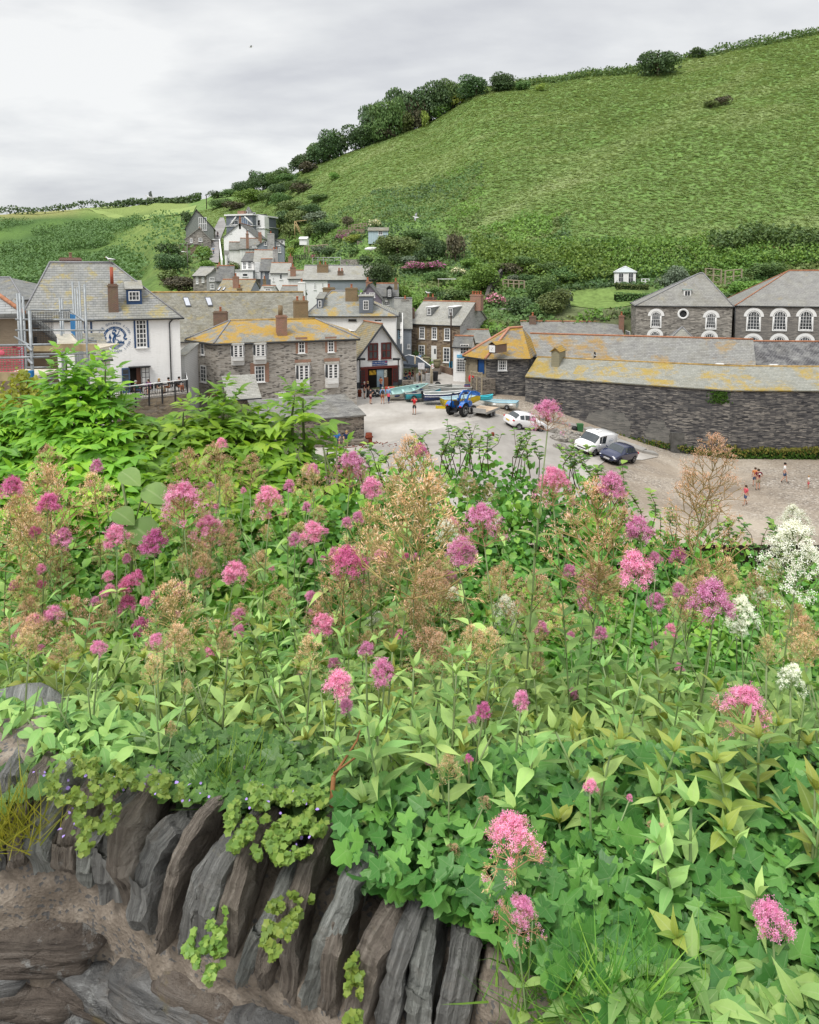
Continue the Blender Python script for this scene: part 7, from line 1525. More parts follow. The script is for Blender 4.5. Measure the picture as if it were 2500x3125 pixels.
# lobster pots
_pm = None
for i, (px, py, s_, lab) in enumerate(((1308,1184,1,'left lobster pot of the lower row'),(1322,1183,1,'second lobster pot of the lower row'),(1338,1182,1,'third lobster pot of the lower row'),(1352,1184,1,'right lobster pot of the lower row'),(1336,1170,1.1,'large lobster pot lying on top of the lower row'))):
 g = gpt(px, 1184); k = .55
 if _pm is None:
  t = thing('lobster_pot', lab, 'lobster pot', (g.x, g.y, g.z+.0), .3, 'lobster pots on the quay'); m = MB()
  for y in np.linspace(-.4, .4, 5): m.tube([(.3*cos(a), y, .3*sin(a)) for a in np.linspace(0, pi, 8)], .018, 4)
  for a in np.linspace(0, pi, 5): m.tube([(.3*cos(a), -.4, .3*sin(a)), (.3*cos(a), .4, .3*sin(a))], .014, 4)
  m.build('frame', M_BLKPL, t, uv=False); m = MB(); m.rings([[Vector((.28*cos(a), y, .28*sin(a))) for a in np.linspace(0, pi, 8)] for y in (-.38, .38)], 0, True, True, True, False); m.build('netting', plain('net_grey', (.14,.15,.13), .95, .1, var=.7, scale=30), t, uv=False); _pm = t
 else: t = dup(_pm, None, (g.x, g.y-.1*i, g.z+(.38 if i == 4 else 0)), .3+i*.7, s_, lab)
g = gpt(1328,1163); t = thing('wheelie_bin', 'dark bin behind the lobster pots', 'bin', g); m = MB(); m.rings([[Vector((x*s_, y*s_, z)) for x, y in ((-.35,-.35),(.35,-.35),(.35,.35),(-.35,.35))] for s_, z in ((.85,0),(1,1.05),(1.05,1.06),(1.02,1.14))], 0, False); m.build('bin_body', M_BLKPL, t, uv=False)
# rusty mooring posts
M_RUST = plain('rust', (.17,.045,.025), .9, .1, var=.5, scale=9)
for px, a, b_, r_, lab in ((1126,1320,1356,.26,'thick rusty mooring post beside the shed corner'),(1504,1319,1334,.13,'short leaning rusty stump on the ramp near the white car'),(1343,1349,1356,.11,'smallest rusty stump in the middle of the ramp'),(1098,1189,1212,.2,'rusty iron block by the stone house corner')):
 t, h = post('mooring_post', lab, 'mooring post', px, b_, a, r_, M_RUST, r2=r_*.95, n=10); m = MB(); m.lathe([(r_*1.25,h*.62),(r_*1.25,h*.7),(r_,h*.7)], 10); m.build('collar', M_RUST, t, uv=False)
g = gpt(1140,1362); t = thing('rusty_chain', 'heap of rusty chain and scrap at the foot of the thick mooring post', 'chain', g)
m = MB(); r_ = random.Random(3)
for i in range(60): a = r_.uniform(0, 6.28); q = r_.random()**.6*1.4; p = Vector((q*cos(a)*1.3, q*sin(a)*.7, .06+.25*max(0, 1-q))); d = Vector((r_.uniform(-1,1), r_.uniform(-1,1), r_.uniform(-.3,.6)))*.22; m.tube([p, p+d], .035, 4)
for i in range(44): a = i*.17; p = Vector((-1.3-i*.09, -.4-.25*sin(a), .05)); m.tube([p, p+Vector((.10,.03*(-1)**i,.03))], .035, 4)
for i in range(30): p = Vector((1.2+i*.06, -.2-i*.07, .05)); m.tube([p, p+Vector((.07,-.05,.03*(-1)**i))], .035, 4)
m.build('links', M_RUST, t, uv=False)
g = gpt(1345,1248); t = thing('yellow_trough', 'yellow plastic trough on the paving beside the yellow boat', 'trough', (g.x, g.y, g.z+.06), R(-8)); m = MB(); m.box(-.45,.45,-.16,.16,0,.04); m.box(-.45,.45,-.18,-.14,.0,.22); m.box(-.45,.45,.14,.18,.0,.22); m.box(-.47,-.42,-.16,.16,0,.3); m.box(.42,.47,-.16,.16,0,.3); m.build('tray', plain('yellow_plastic', (.6,.45,.02), .5), t, uv=False)
g = gpt(1190,1208); t = thing('fish_crates', 'red and yellow crates stacked by the lifeboat house door', 'crate', g); m = MB(); m.box(-.55,.55,-.3,.3,0,.5); m.build('crate', plain('yellow_plastic', (.6,.45,.02)), t, uv=False); m = MB(); m.box(-.5,.5,-.28,.28,.5,.95); m.build('crate', plain('crate_red', (.5,.06,.04), .5), t, uv=False)
g = gpt(1146,1212); t = thing('goods_rack', 'dark rack of goods and nets in front of the lifeboat house', 'rack', g); m = MB(); r_ = random.Random(5)
for i in range(26): m.ball((r_.uniform(-.8,.8), r_.uniform(-.3,.3), r_.uniform(.1,.8)), .18, .15, .16, 6, 4)
m.build('bundle', plain('net_bundle', (.05,.055,.06), .95, .1, var=.8, scale=7), t, uv=False)
g = gpt(1770,1316); t = thing('wheelie_tub', 'green tub and dark bag against the harbour wall', 'tub', g); m = MB(); m.rings([[Vector((x*s_, y*s_, z)) for x, y in ((-.3,-.25),(.3,-.25),(.3,.25),(-.3,.25))] for s_, z in ((.8,0),(1,.75))], 0, False); m.build('tub', plain('tub_green', (.04,.14,.05), .6), t, uv=False); m = MB(); m.ball((-.55,0,.25), .3, .25, .3, 8, 6); m.build('bag', M_BLKPL, t, uv=False)
# hoop sculpture of pipes by the wall
g = gpt(1672,1287); t = thing('pipe_hoops', 'bent pipes and rusty pile rising against the harbour wall', 'pipes', g); m = MB(); m.tube([(-.5,0,0),(-.5,0,1.0),(-.2,0,1.5),(.1,0,1.55)], .03, 6); m.tube([(.6,0,0),(.45,0,1.0),(.1,0,1.5)], .03, 6); m.build('pipe', M_STP, t, uv=False); m = MB(); m.tube([(-.05,.1,0),(0,.1,1.1)], [.22,.16], 8); m.build('pile', M_RUST, t, uv=False); m = MB(); m.tube([(-.1,0,1.5),(.5,0,1.75),(1.4,0,1.8)], .035, 6); m.build('wooden_arm', plain('old_rope', (.3,.2,.08), .9), t, uv=False)
# concrete pier block, kerb and rocks along the wall
g = gpt(2066,1382); t = thing('concrete_buttress', 'square concrete buttress standing against the harbour wall', 'buttress', (g.x, g.y+.4, g.z)); m = MB(); m.box(-.62,.62,-.6,.8,-.5,2.0); m.build('block', plain('wet_concrete', (.10,.098,.092), .9, .2, var=.4, scale=2), t, uv=False)
M_KERB = concrete_mat('kerb_concrete', (.26,.25,.23), (.34,.33,.31), (.42,.41,.39))
wallseg('quay_ledge', 'long low concrete ledge running down along the harbour wall', 'ledge', [(1590,1268),(1680,1288),(1780,1312),(1870,1350),(1960,1382),(2010,1392)], .22, 1.1, M_KERB)
rk = random.Random(11)
for i, (px, py, s_) in enumerate(((1700,1345,.9),(1722,1335,1.1),(1745,1352,1.2),(1712,1372,.8),(1738,1390,.7),(1690,1322,.7),(1760,1332,.6))):
 g = gpt(px, py); t = thing('rock', ['flat rock nearest the white car','tall jagged rock behind the pink flower','largest jagged rock left of the white van','low rock below the jagged rocks','lowest rock of the outcrop','small rock at the top of the outcrop','small rock by the ledge'][i], 'rock', g, rk.random()*6, 'rock outcrop beside the ramp')
 m = MB(); sd = i*5.1; m.ball((0,0,.15*s_), s_*.95, s_*.6, s_*.55, 12, 7, f=lambda q: q+Vector(q)*(.35*noise.noise(q*1.7+Vector((sd,0,0)))+.2*noise.noise(q*5+Vector((sd,0,0))))); m.sm = [False]*len(m.f); m.build('stone', M_STG, t)
# wall stains and weed on the harbour wall (patches of render built proud of the stone)
def wpatch(face, pts, mat, name, d=.05):
 P_ = [hb.W(face, *hb.fp(face, *p), 0) for p in pts]; nn = hb.face(face)[2]; m = MB(); Q = [p+nn*d for p in P_]; k = len(P_); m.add(P_+Q, [list(range(k, 2*k))]+[[i, (i+1)%k, (i+1)%k+k, i+k] for i in range(k)]); hb.put(m, name, mat)
def jag(pts, n=5, a=4):
 o = []; rj = random.Random(int(pts[0][0]))
 for i, p in enumerate(pts):
  q = pts[(i+1) % len(pts)]
  for k in range(n): o.append((p[0]+(q[0]-p[0])*k/n+rj.uniform(-a, a), p[1]+(q[1]-p[1])*k/n+rj.uniform(-a, a)))
 return o
M_PAT = rubble('rubble_patch', [(.11,.11,.105),(.17,.165,.155),(.24,.23,.21)], 1.3, 6, (.2,.195,.18), .1, 17, .3, (.15,.145,.14)); M_ALG = plain('green_weed', (.035,.075,.012), .9, .1, var=.8, scale=5); M_YALG = plain('yellow_weed', (.13,.125,.03), .95, .1, var=.7, scale=5)
wpatch(0, jag([(1775,1290),(1800,1262),(1850,1250),(1900,1262),(1925,1290),(1922,1340),(1860,1330),(1785,1305)]), M_PAT, 'stone_patch', .03); wpatch(0, jag([(1962,1350),(1975,1310),(1985,1284),(2025,1285),(2042,1315),(2045,1352)]), M_PAT, 'stone_patch', .03)
m = MB()
for i in range(2600):
 px = random.uniform(2215, 2600); top = 1362+16*nz(px*.02, 1); py = random.uniform(top, 1412) if px > 2215 else 1390
 a, b_ = hb.fp(1, px, py); p = hb.W(1, a, b_, random.uniform(.02,.4)); d = Vector((random.gauss(0,1), random.gauss(0,.6), random.gauss(0,.6)))*.14; m.add([p, p+d, p+d+Vector((0,-.05,-.16)), p+Vector((0,-.04,-.15))], [(0,1,2,3)], 0 if (py-top)/40 > random.random()*.7 else 1)
for i in range(900):
 px = random.uniform(1880, 2230); py = 1322+(px-1880)*.165+random.gauss(10, 6); a, b_ = hb.fp(0, px, py); p = hb.W(0, a, b_, random.uniform(.02,.3)); d = Vector((random.gauss(0,1), random.gauss(0,.6), random.gauss(0,.4)))*.12; m.add([p, p+d, p+d+Vector((0,-.05,-.12)), p+Vector((0,-.04,-.12))], [(0,1,2,3)], 0 if random.random() < .6 else 1)
for i in range(450):
 px = random.gauss(2195, 16); py = 1193+random.random()**1.3*36; a, b_ = hb.fp(0, px, py); p = hb.W(0, a, b_, random.uniform(.02,.1)); d = Vector((random.gauss(0,1), random.gauss(0,.3), random.gauss(0,.6)))*.1; m.add([p, p+d, p+d+Vector((0,-.03,-.1)), p+Vector((0,-.03,-.1))], [(0,1,2,3)], 0)
o_ = m.build('weed', [M_ALG, M_YALG], None, uv=False); tag(o_, kind='stuff')
for r_ in ((2186,1107,2209,1115),(2350,1113,2374,1118)):
 a = at(r_[0], r_[3], 74.4 if r_[0] < 2200 else 73.4); m = MB(); t = thing('roof_vent', 'white framed skylight in the gutter, %s of two' % ('left' if r_[0] < 2200 else 'right'), 'skylight', a); m.box(0, (r_[2]-r_[0])*a.y/FPX, -.1, .3, -.1, .2); m.build('vent_frame', M_WHITE, t, uv=False)
t = thing('black_flag', 'black and white flag on a short pole above the harbour roof', 'flag', at(1812,1094,77.5)); m = MB(); m.tube([(0,0,-.4),(0,0,1.2)], .025, 5); m.build('pole', M_TIMB, t, uv=False)
m = MB(); m.add([(0,0,.75),(.2,.05,.7),(.26,0,.15),(.05,0,.05)], [(0,1,2,3)], 0); m.add([(.0,-.01,.45),(.24,.04,.4),(.25,.0,.3),(.03,-.01,.33)], [(0,1,2,3)], 1); m.build('cloth', [M_GUT, M_WHITE], t, uv=False)
# wall lantern on clock building
p = ck.W(0, *ck.fp(0, 1431, 1103), .55); t = thing('wall_lantern', 'black bracket lantern on the tan wall of the clock building', 'lantern', p); m = MB(); m.tube([(.9,.35,-.3),(.1,.0,-.25),(0,0,-.35)], .035, 5); m.tube([(.75,.3,-.75),(.75,.3,.0)], .035, 5); m.build('bracket', M_GUT, t, uv=False); m = MB(); m.lathe([(.10,-.2),(.18,.2),(.05,.42),(.02,.5)], 6, (0,0,0)); m.build('lantern_glass', plain('lantern_pane', (.4,.4,.36), .2, .5), t, uv=False); m = MB(); m.lathe([(.20,.2),(.05,.44),(.02,.54)], 6, (0,0,0)); m.build('lantern_cap', M_GUT, t, uv=False)
# steps/landing by blue door
g = gpt(1462,1205); t = thing('stone_landing', 'stone landing with timber rails below the royal blue door', 'steps', g, ck.ang); m = MB(); m.box(-.3,1.6,-.9,.9,-.4,1.9); m.build('stone_block', M_ST2, t)
for x in (-.2,.7,1.5): m = MB(); m.box(x-.06,x+.06,-1.0,-.9,.0,2.7); m.build('rail_post', M_TIMB, t, uv=False)
m = MB(); m.box(-.25,1.55,-1.03,-.93,2.55,2.65); m.box(-.25,1.55,-1.03,-.93,2.2,2.28); m.build('rail', M_TIMB, t, uv=False)
# garden furniture and timber work
def bench(px, py, lab, L=1.8):
 g = gpt(px, py); t = thing('garden_bench', lab, 'bench', (g.x, g.y, g.z)); m = MB(); m.box(0,L,0,.5,.42,.48); m.build('seat', M_TIMB, t, uv=False); m = MB()
 for k in range(9): m.box(L*k/9+.03, L*k/9+.09, .5,.54,.45,.95)
 m.box(0,L,.49,.55,.92,1.0); m.build('backrest', M_TIMB, t, uv=False)
 for x in (.05,L-.05):
  for y in (.05,.5): m = MB(); m.box(x-.04,x+.04,y-.04,y+.04,-.3,.45); m.build('leg', M_TIMB, t, uv=False)
bench(1535,937,'slatted timber garden bench beside the pink hydrangea',1.9); bench(1066,788,'grey timber bench on the middle garden terrace',2.4)
wallseg('terrace_wall', 'thin stone terrace edge under the timber bench', 'wall', [(1500,946),(1572,948)], .25, 1.2, M_STP)
wallseg('retaining_wall', 'stone retaining wall beside the glass balustrade', 'wall', [(1040,812),(1092,812)], 1.2, .4, M_STG)
wallseg('retaining_wall', 'long stone retaining wall above the big slate roof in the gardens', 'wall', [(1090,748),(1250,752)], .8, .4, M_ST2)
wallseg('retaining_wall', 'brown terrace wall below the upper garden fence', 'wall', [(1030,716),(1110,714)], 1.0, .4, M_STB)
wallseg('sloping_wall', 'dark stone wall climbing the slope left of the timber terrace', 'wall', [(1490,935),(1500,900),(1535,852)], 1.6, .5, rubble('rubble_black', [(.03,.03,.03),(.07,.065,.06),(.12,.11,.1)], 2, 6, (.05,.05,.05)))
def rails(name, lab, pts, h, posts, mat, rn=2, r_=.045, cat='railing'):
 P_ = [gpt(*p) for p in pts]; O = P_[0]; t = thing(name, lab, cat, O)
 for k in range(rn): m = MB(); m.tube([p-O+Vector((0,0,h*(1-k*.4))) for p in P_], r_, 4); m.build('rail', mat, t, uv=False)
 n = posts
 for i in range(n): q = i/(n-1)*(len(P_)-1); k = min(int(q), len(P_)-2); p = P_[k].lerp(P_[k+1], q-k)-O; m = MB(); m.box(p.x-r_*1.3, p.x+r_*1.3, p.y-r_*1.3, p.y+r_*1.3, p.z-.3, p.z+h+.05); m.build('post', mat, t, uv=False)
rails('balustrade', 'glass balustrade with a pale rail above the big slate roof', [(955,804),(1040,806)], 1.2, 6, MC('steel_rail', (.5,.5,.5)))
rails('timber_terrace', 'timber railed terrace above the dark sloping wall', [(1535,880),(1600,884)], 1.3, 5, M_TIMB, 2, .08)
rails('timber_fence', 'line of timber posts on the upper garden terrace', [(1065,706),(1120,700)], 1.2, 7, plain('pinkish_timber', (.33,.25,.2), .9), 2, .06, 'fence')
rails('timber_fence', 'short timber posts left of the round green bush', [(930,772),(1000,768)], 1.4, 6, M_TIMB, 1, .1, 'fence')
rails('garden_fence', 'dark fence around the patio in the upper village', [(890,795),(940,792)], 1.0, 9, M_STG, 2, .05, 'fence')
rails('slope_rail', 'long pale timber rail on the slope at the right', [(2165,770),(2200,765),(2300,772),(2420,775)], 1.0, 8, plain('new_timber', (.45,.34,.17), .8), 1, .09)
rails('drying_rails', 'left grey timber frame between the hipped roofs', [(2152,868),(2200,872)], 2.4, 3, M_TIMB, 3, .07, 'frame'); rails('drying_rails', 'right grey timber frame between the hipped roofs', [(2212,876),(2262,870)], 2.4, 3, M_TIMB, 3, .07, 'frame')
rails('garden_gate', 'white timber gate right of the summerhouse', [(1958,872),(1980,872)], 1.0, 3, M_WHITE, 3, .05, 'gate'); rails('garden_gate', 'small white timber gate left of the silvery green bush', [(2008,872),(2026,872)], .9, 3, M_WHITE, 3, .05, 'gate')
g = gpt(903,733); t = thing('wooden_steps', 'pale wooden garden steps with a handrail above the clipped hedges', 'steps', g);
for i in range(8): m = MB(); m.box(-.1+i*.22, .2+i*.22, 0, 1, 3.2-i*.42, 3.28-i*.42); m.build('tread', plain('new_timber', (.45,.34,.17)), t, uv=False)
m = MB(); m.tube([(0,0,4.3),(1.8,0,.9)], .09, 4); m.tube([(0,0,3.7),(1.8,0,.3)], .09, 4); m.tube([(-.2,0,0),(-.2,0,4.4)], .09, 4); m.tube([(-.2,0,4.3),(2.6,0,4.6)], .08, 4); m.build('handrail', plain('new_timber', (.45,.34,.17)), t, uv=False)
g = gpt(692,818); t = thing('white_steps', 'white painted steps with a white side wall beside the steep lane', 'steps', (g.x, g.y, g.z))
for i in range(9): m = MB(); m.box(0,1.6,i*.4,i*.4+.4,-.5,.25*(i+1)); m.build('step', M_WHITE if i % 2 else M_STP, t, uv=False)
m = MB(); m.box(-.3,0,0,3.6,-.5,2.6); m.build('side_wall', M_RENDER, t)
wallseg('lane_wall', 'white low wall along the right of the steep lane', 'wall', [(680,812),(676,780),(672,745)], 1.3, .3, M_RENDER)
# white covers and small things in gardens
for px, py, w, lab in ((1136,762,3.2,'upturned white dinghy in the terrace garden'),): g = gpt(px, py); t = thing('upturned_dinghy', lab, 'boat', g, .2); m = MB(); m.ball((0,0,.1), 1.4, .5, .4, 12, 6); m.build('hull', M_WHITE, t, uv=False)
g = gpt(1364,884); t = thing('white_canopy', 'pale flat garden canopy among the shrubs above the stone house', 'canopy', g); m = MB(); m.box(-1.4,1.4,0,1.6,1.6,1.68); m.build('cover', M_WHITE, t, uv=False)
for x in (-1.3,1.3): m = MB(); m.box(x-.04,x+.04,.0,.08,-.2,1.6); m.build('leg', M_TIMB, t, uv=False)
# gulls
M_GW = plain('gull_white', (.78,.78,.77), .8); M_GG = plain('gull_grey', (.35,.36,.38), .8)
def gull(loc, rz, lab, fly=False, s_=1.0, bank=0):
 t = thing('gull', lab, 'gull', loc, rz); t.scale = (s_,)*3; t.rotation_euler = (bank, 0, rz); m = MB()
 m.rings([[Vector((x, r_*cos(a), z+r_*sin(a)*.9)) for a in np.linspace(0, 2*pi, 10, endpoint=False)] for x, r_, z in ((-.32,.01,.17),(-.2,.06,.15),(0,.095,.15),(.12,.085,.18),(.18,.05,.25),(.22,.045,.30),(.27,.03,.31),(.30,.008,.30))], 0, True); b_ = m.build('body', M_GW, t, uv=False)
 m = MB(); m.tube([(.29,0,.30),(.36,0,.285)], [.013,.004], 6); m.build('beak', plain('beak_yellow', (.6,.35,.03), .5), t, uv=False)
 for sg in (-1, 1):
  m = MB(); m.rings([[Vector((x, y, z)) for x, y, z in ((.1,sg*.07,.2),(-.14,sg*.07,.19),(-.13,sg*.07,.175))], [Vector((x, y, z)) for x, y, z in ((.14,sg*.35,.34),(-.08,sg*.35,.33),(-.07,sg*.35,.32))], [Vector((x, y, z)) for x, y, z in ((-.02,sg*.72,.28),(-.08,sg*.70,.27),(-.07,sg*.70,.265))]] if fly else [[Vector((x, sg*y, z)) for x, y, z in ((.1,.09,.2),(.08,.1,.12),(.05,.085,.16))], [Vector((x, sg*y, z)) for x, y, z in ((-.15,.09,.19),(-.15,.1,.12),(-.15,.08,.15))], [Vector((x, sg*y, z)) for x, y, z in ((-.36,.03,.17),(-.36,.035,.15),(-.36,.02,.16))]], 0, True); m.build('wing', M_GG, t, uv=False)
  if not fly: m = MB(); m.tube([(.02,sg*.03,.08),(.02,sg*.03,0)], .007, 5); m.build('leg', plain('leg_pink', (.5,.25,.2), .6), t, uv=False)
q = at(334,802,62); gull((q.x, 62.2, pub.ze+pub.rise+.12), R(190), 'gull standing on the ridge of the white pub', s_=1.3)
gull(at(460,608,120), R(200), 'gull gliding above the left skyline field', True, 2.2, R(25)); gull(at(766,147,150), R(20), 'tiny gull high in the grey sky', True, 1.4, R(10)); gull(at(1270,668,110), R(170), 'gull gliding in front of the bracken slope', True, 1.5, R(-40))
q = at(1073,1016,76); gull((q.x, q.y, q.z), R(180), 'gull standing on the tan lifeboat house roof', s_=1.3); gull(at(1306,898,100), R(170), 'gull standing on the chimney of the brown stone house', s_=1.3)
# ================= scaffold =================
def scaffold():
 O = at(150,1100,16); t = thing('scaffolding', 'galvanised scaffolding with boards and mesh in front of the brown house', 'scaffolding', O); G = plain('galvanised', (.27,.29,.30), .5, .5, .4, var=.2, scale=12)
 P_ = lambda px, py, Y: at(px, py, Y)-O; k = 0
 for px, t0, Y in ((52,895,19),(60,895,17),(70,904,19),(90,948,14.5),(182,908,19),(189,912,20.5),(221,859,21),(229,880,21.5),(236,876,22),(242,859,22.5),(258,867,17)):
  a = P_(px, t0, Y); m = MB(); m.tube([a, a-Vector((0,0,(1420-t0)*Y/FPX))], .03 if Y > 15 else .034, 8); m.build('standard', G, t, uv=False)
 for x0, y0, x1, y1, Y in ((92,946,213,946,19),(48,975,288,976,17.5),(48,1008,320,1008,18),(0,1054,172,1051,14.5),(84,1082,292,1078,17),(-20,1093,150,1089,14.5),(84,1122,155,1121,18),(100,1156,178,1155,18),(102,1172,180,1170,18),(106,1187,224,1186,19),(265,1033,286,1033,18),(265,1039,295,1040,19),(262,1046,295,1047,20),(262,1060,311,1062,18),(290,1066,320,1068,19),(150,1255,280,1252,17)):
  m = MB(); m.tube([P_(x0, y0, Y), P_(x1, y1, Y*(1.0))], .0245, 8); m.build('ledger', G, t, uv=False)
 for x0, y0, x1, y1, Ya, Yb in ((82,1056,97,1070,14.5,13.6),(85,1096,99,1111,14.5,13.6),(45,1028,100,1060,19,14.6),(213,948,258,980,20,17)):
  m = MB(); m.tube([P_(x0, y0, Ya), P_(x1, y1, Yb)], .0245, 8); m.build('transom', G, t, uv=False)
 Wd = plain('scaffold_board', (.34,.27,.16), .85, .1, var=.35, scale=3)
 for x0, x1, a, b_, Y in ((83,296,1050,1072,17),(-40,92,1136,1162,14.3),(133,272,1228,1248,17)):
  p = P_(x0, b_, Y); q = P_(x1, a, Y); m = MB(); m.box(p.x, q.x, p.y-.02, p.y+.02, p.z, q.z); m.build('toe_board', Wd, t, uv=False); m = MB(); m.box(p.x, q.x, p.y, p.y+1.3, p.z+.02, p.z+.06); m.build('deck_board', plain('ply_pale', (.55,.50,.40), .8, .1, var=.15), t, uv=False)
 m = MB(); m.add([P_(170,1020,19), P_(214,1018,20), P_(245,1048,17.6), P_(182,1049,17.2)], [(3,2,1,0)]); m.build('sheet', plain('ply_pale', (.55,.50,.40)), t, uv=False)
 m = MB(); m.add([P_(214,957,20), P_(231,962,18), P_(230,1026,18), P_(216,1014,20)], [(0,1,2,3)]); m.build('netting', plain('net_blue', (.02,.16,.38), .8), t, uv=False)
 def mesh(x0, x1, y0, y1, Y, nx, ny, mat, nm, r_=.006):
  m = MB()
  for i in range(nx+1): x = x0+(x1-x0)*i/nx; m.tube([P_(x, y0, Y), P_(x, y1, Y)], r_, 3, cap=False)
  for j in range(ny+1): y = y0+(y1-y0)*j/ny; m.tube([P_(x0, y, Y), P_(x1, y, Y)], r_, 3, cap=False)
  m.build(nm, mat, t, uv=False)
 mesh(95,162,952,1048,17.2,14,18,M_GUT,'mesh_guard'); mesh(162,214,952,976,18.5,10,5,M_GUT,'mesh_guard'); mesh(-20,72,1060,1134,14.6,9,10,plain('pink_net', (.62,.12,.17), .7),'mesh_guard',.008)
 m = MB();
 for c, r_ in (((5,1077),.075),((44,1058),.05),((58,1064),.035),((60,1106),.03),((24,1106),.03)): q = P_(c[0], c[1], 14.55); m.ball(q, r_, .01, r_*.7, 10, 5)
 m.build('warning_tag', plain('pink_net', (.62,.12,.17)), t, uv=False)
 m = MB(); m.box(*[0]*6) if False else None; q = P_(92,1150,13.9); m.box(q.x-.03,q.x+.06,q.y-.05,q.y+.05,q.z-.2,q.z+.12); m.build('blue_clip', plain('net_blue', (.02,.16,.38)), t, uv=False)
 q = P_(109,994,17); m = MB(); m.rings([[q+Vector((.09*cos(a), -.02+o, .035*sin(a))) for a in np.linspace(0, 2*pi, 14, endpoint=False)] for o in (0,.02)], 0, False); m.build('sign_tag', M_GUT, t, uv=False)
 # mesh fence bay at the far lower end
 m = MB()
 for i in range(16): x = 140+i*9; m.tube([P_(x, 1255, 20), P_(x, 1300, 20)], .02, 4)
 m.build('gate_bars', M_GUT, t, uv=False)
scaffold()
# ================= foreground: wall, bank and flowers =================
WL = [onz(px, py, -.88) for px, py in ((-1500,2560),(-700,2475),(-300,2440),(0,2428),(180,2420),(300,2440),(450,2520),(700,2595),(900,2672),(1072,2760),(1300,2825),(1600,2960),(1900,3120),(2500,3500))]
for p in WL: p.z = 0
WS = [0.0]
for a, b in zip(WL[:-1], WL[1:]): WS.append(WS[-1]+(b-a).length)
def wfr(t):
 i = max(0, min(len(WL)-2, next((k for k in range(1, len(WS)) if WS[k] > t), len(WS)-1)-1)); d = (WL[i+1]-WL[i]).normalized(); e0 = (WL[i]-WL[i-1]).normalized() if i > 0 else d; e1 = (WL[i+2]-WL[i+1]).normalized() if i < len(WL)-2 else d
 f = (t-WS[i])/(WS[i+1]-WS[i]); dd = (((e0+d)*(1-f)+(d+e1)*f)).normalized(); return WL[i].lerp(WL[i+1], f), dd, Vector((-dd.y, dd.x, 0))
def bed(t): return -.985-.06*ss((t-WS[3])/(WS[6]-WS[3]))
def wall_s(x, y):
 q = Vector((x, y, 0)); best = 9e9; sg = 1
 for a, b in zip(WL[:-1], WL[1:]):
  d = b-a; t = max(0, min(1, (q-a).dot(d)/d.length_squared)); c = a+d*t; l = (q-c).length
  if l < best: best = l; sg = 1 if (q-c).dot(Vector((-d.y, d.x, 0))) > 0 else -1
 return best*sg
def soil(x, y):
 s = max(0, wall_s(x, y)); return -1.03 - .58*ss(s/1.1) - .12*s + .03*nz(x*3, y*3)
M_SOIL = plain('soil', (.035,.028,.02), 1, .05, var=.4, scale=9)
X, Y = np.meshgrid(np.arange(-7, 9.1, .14), np.arange(.3, 6.3, .12))
def bankz(x, y):
 s = wall_s(x, y); z = soil(x, y)
 if s < .16: z = -1.75
 return z - max(0, y-4.9)*1.1
tag(grid_mesh('bank', X, Y, bankz, M_SOIL), kind='structure')
X, Y = np.meshgrid(np.arange(-5, 5.1, .2), np.arange(-4, 2.6, .2)); tag(grid_mesh('path', X, Y, lambda x, y: -1.62 if wall_s(x, y) < .02 else -2.6, M_CON2), kind='structure')
def stone_mat(name, a, b_, c, st=(70, 5, 5), moss=.25):
 m = NB(name, .72, .3); v = m.coord('Object', st); f = m.noise(v, 1.0, 7, .72, .35); col = m.ramp(f, (.3, a), (.5, b_), (.72, c))
 w = m.coord('Object'); g = m.noise(w, 7, 6, .7); col = m.mix(m.ramp(g, (.50,(0,0,0)), (.62,(.55,.55,.55))), col, (.20,.17,.14)); g2 = m.noise(m.coord('Object', (1,1,1), (4,2,1)), 12, 6, .75)
 col = m.mix(m.ramp(g2, (.60,(0,0,0)), (.68,(.7,.7,.7))), col, (.36,.37,.36)); g3 = m.noise(m.coord('Object', (1,1,1), (9,2,7)), 6, 5, .7); col = m.mix(m.math('MULTIPLY', m.ramp(g3, (.60,(0,0,0)), (.66,(1,1,1))), moss), col, (.28,.22,.03))
 m.setc(col); m.bump(m.math('ADD', f, m.math('MULTIPLY', m.noise(w, 40, 6, .75), .7)), 1.0, .02); return m.mat
SM = [stone_mat('slate_stone', (.055,.055,.055), (.19,.19,.18), (.42,.42,.40)), stone_mat('slate_stone_brown', (.06,.05,.043), (.20,.17,.14), (.40,.365,.315)), stone_mat('slate_stone_pale', (.08,.085,.08), (.25,.26,.24), (.48,.49,.465))]
SMF = [stone_mat('face_slate', (.05,.052,.055), (.15,.15,.147), (.34,.345,.34), (4, 4, 55)), stone_mat('face_slate_brown', (.05,.04,.034), (.14,.115,.095), (.28,.25,.22), (4, 4, 50))]
def mortar():
 m = NB('mortar', .97, .1); w = m.coord('Object'); f = m.noise(w, 14, 7, .75); col = m.ramp(f, (.3,(.12,.10,.08)), (.5,(.25,.21,.17)), (.7,(.40,.35,.29)))
 v = m.n('ShaderNodeTexVoronoi'); m.l(w, v.inputs['Vector']); v.inputs['Scale'].default_value = 170; s = m.n('ShaderNodeSeparateColor'); m.l(v.outputs['Color'], s.inputs[0])
 col = m.mix(m.ramp(s.outputs[0], (.88,(0,0,0)), (.90,(.7,.7,.7))), col, (.10,.11,.12)); g = m.noise(w, 4, 5, .7); col = m.mix(m.ramp(g, (.52,(0,0,0)), (.66,(.6,.6,.6))), col, (.09,.075,.05))
 m.setc(col); m.bump(m.math('ADD', m.noise(w, 30, 7, .8), m.math('MULTIPLY', v.outputs['Distance'], .3)), .9, .008); return m.mat
M_MORT = mortar()
wall_t = thing('slate_wall', 'old dark slate garden wall with upright coping stones in the foreground', 'wall', (0,0,-1.65), 0)
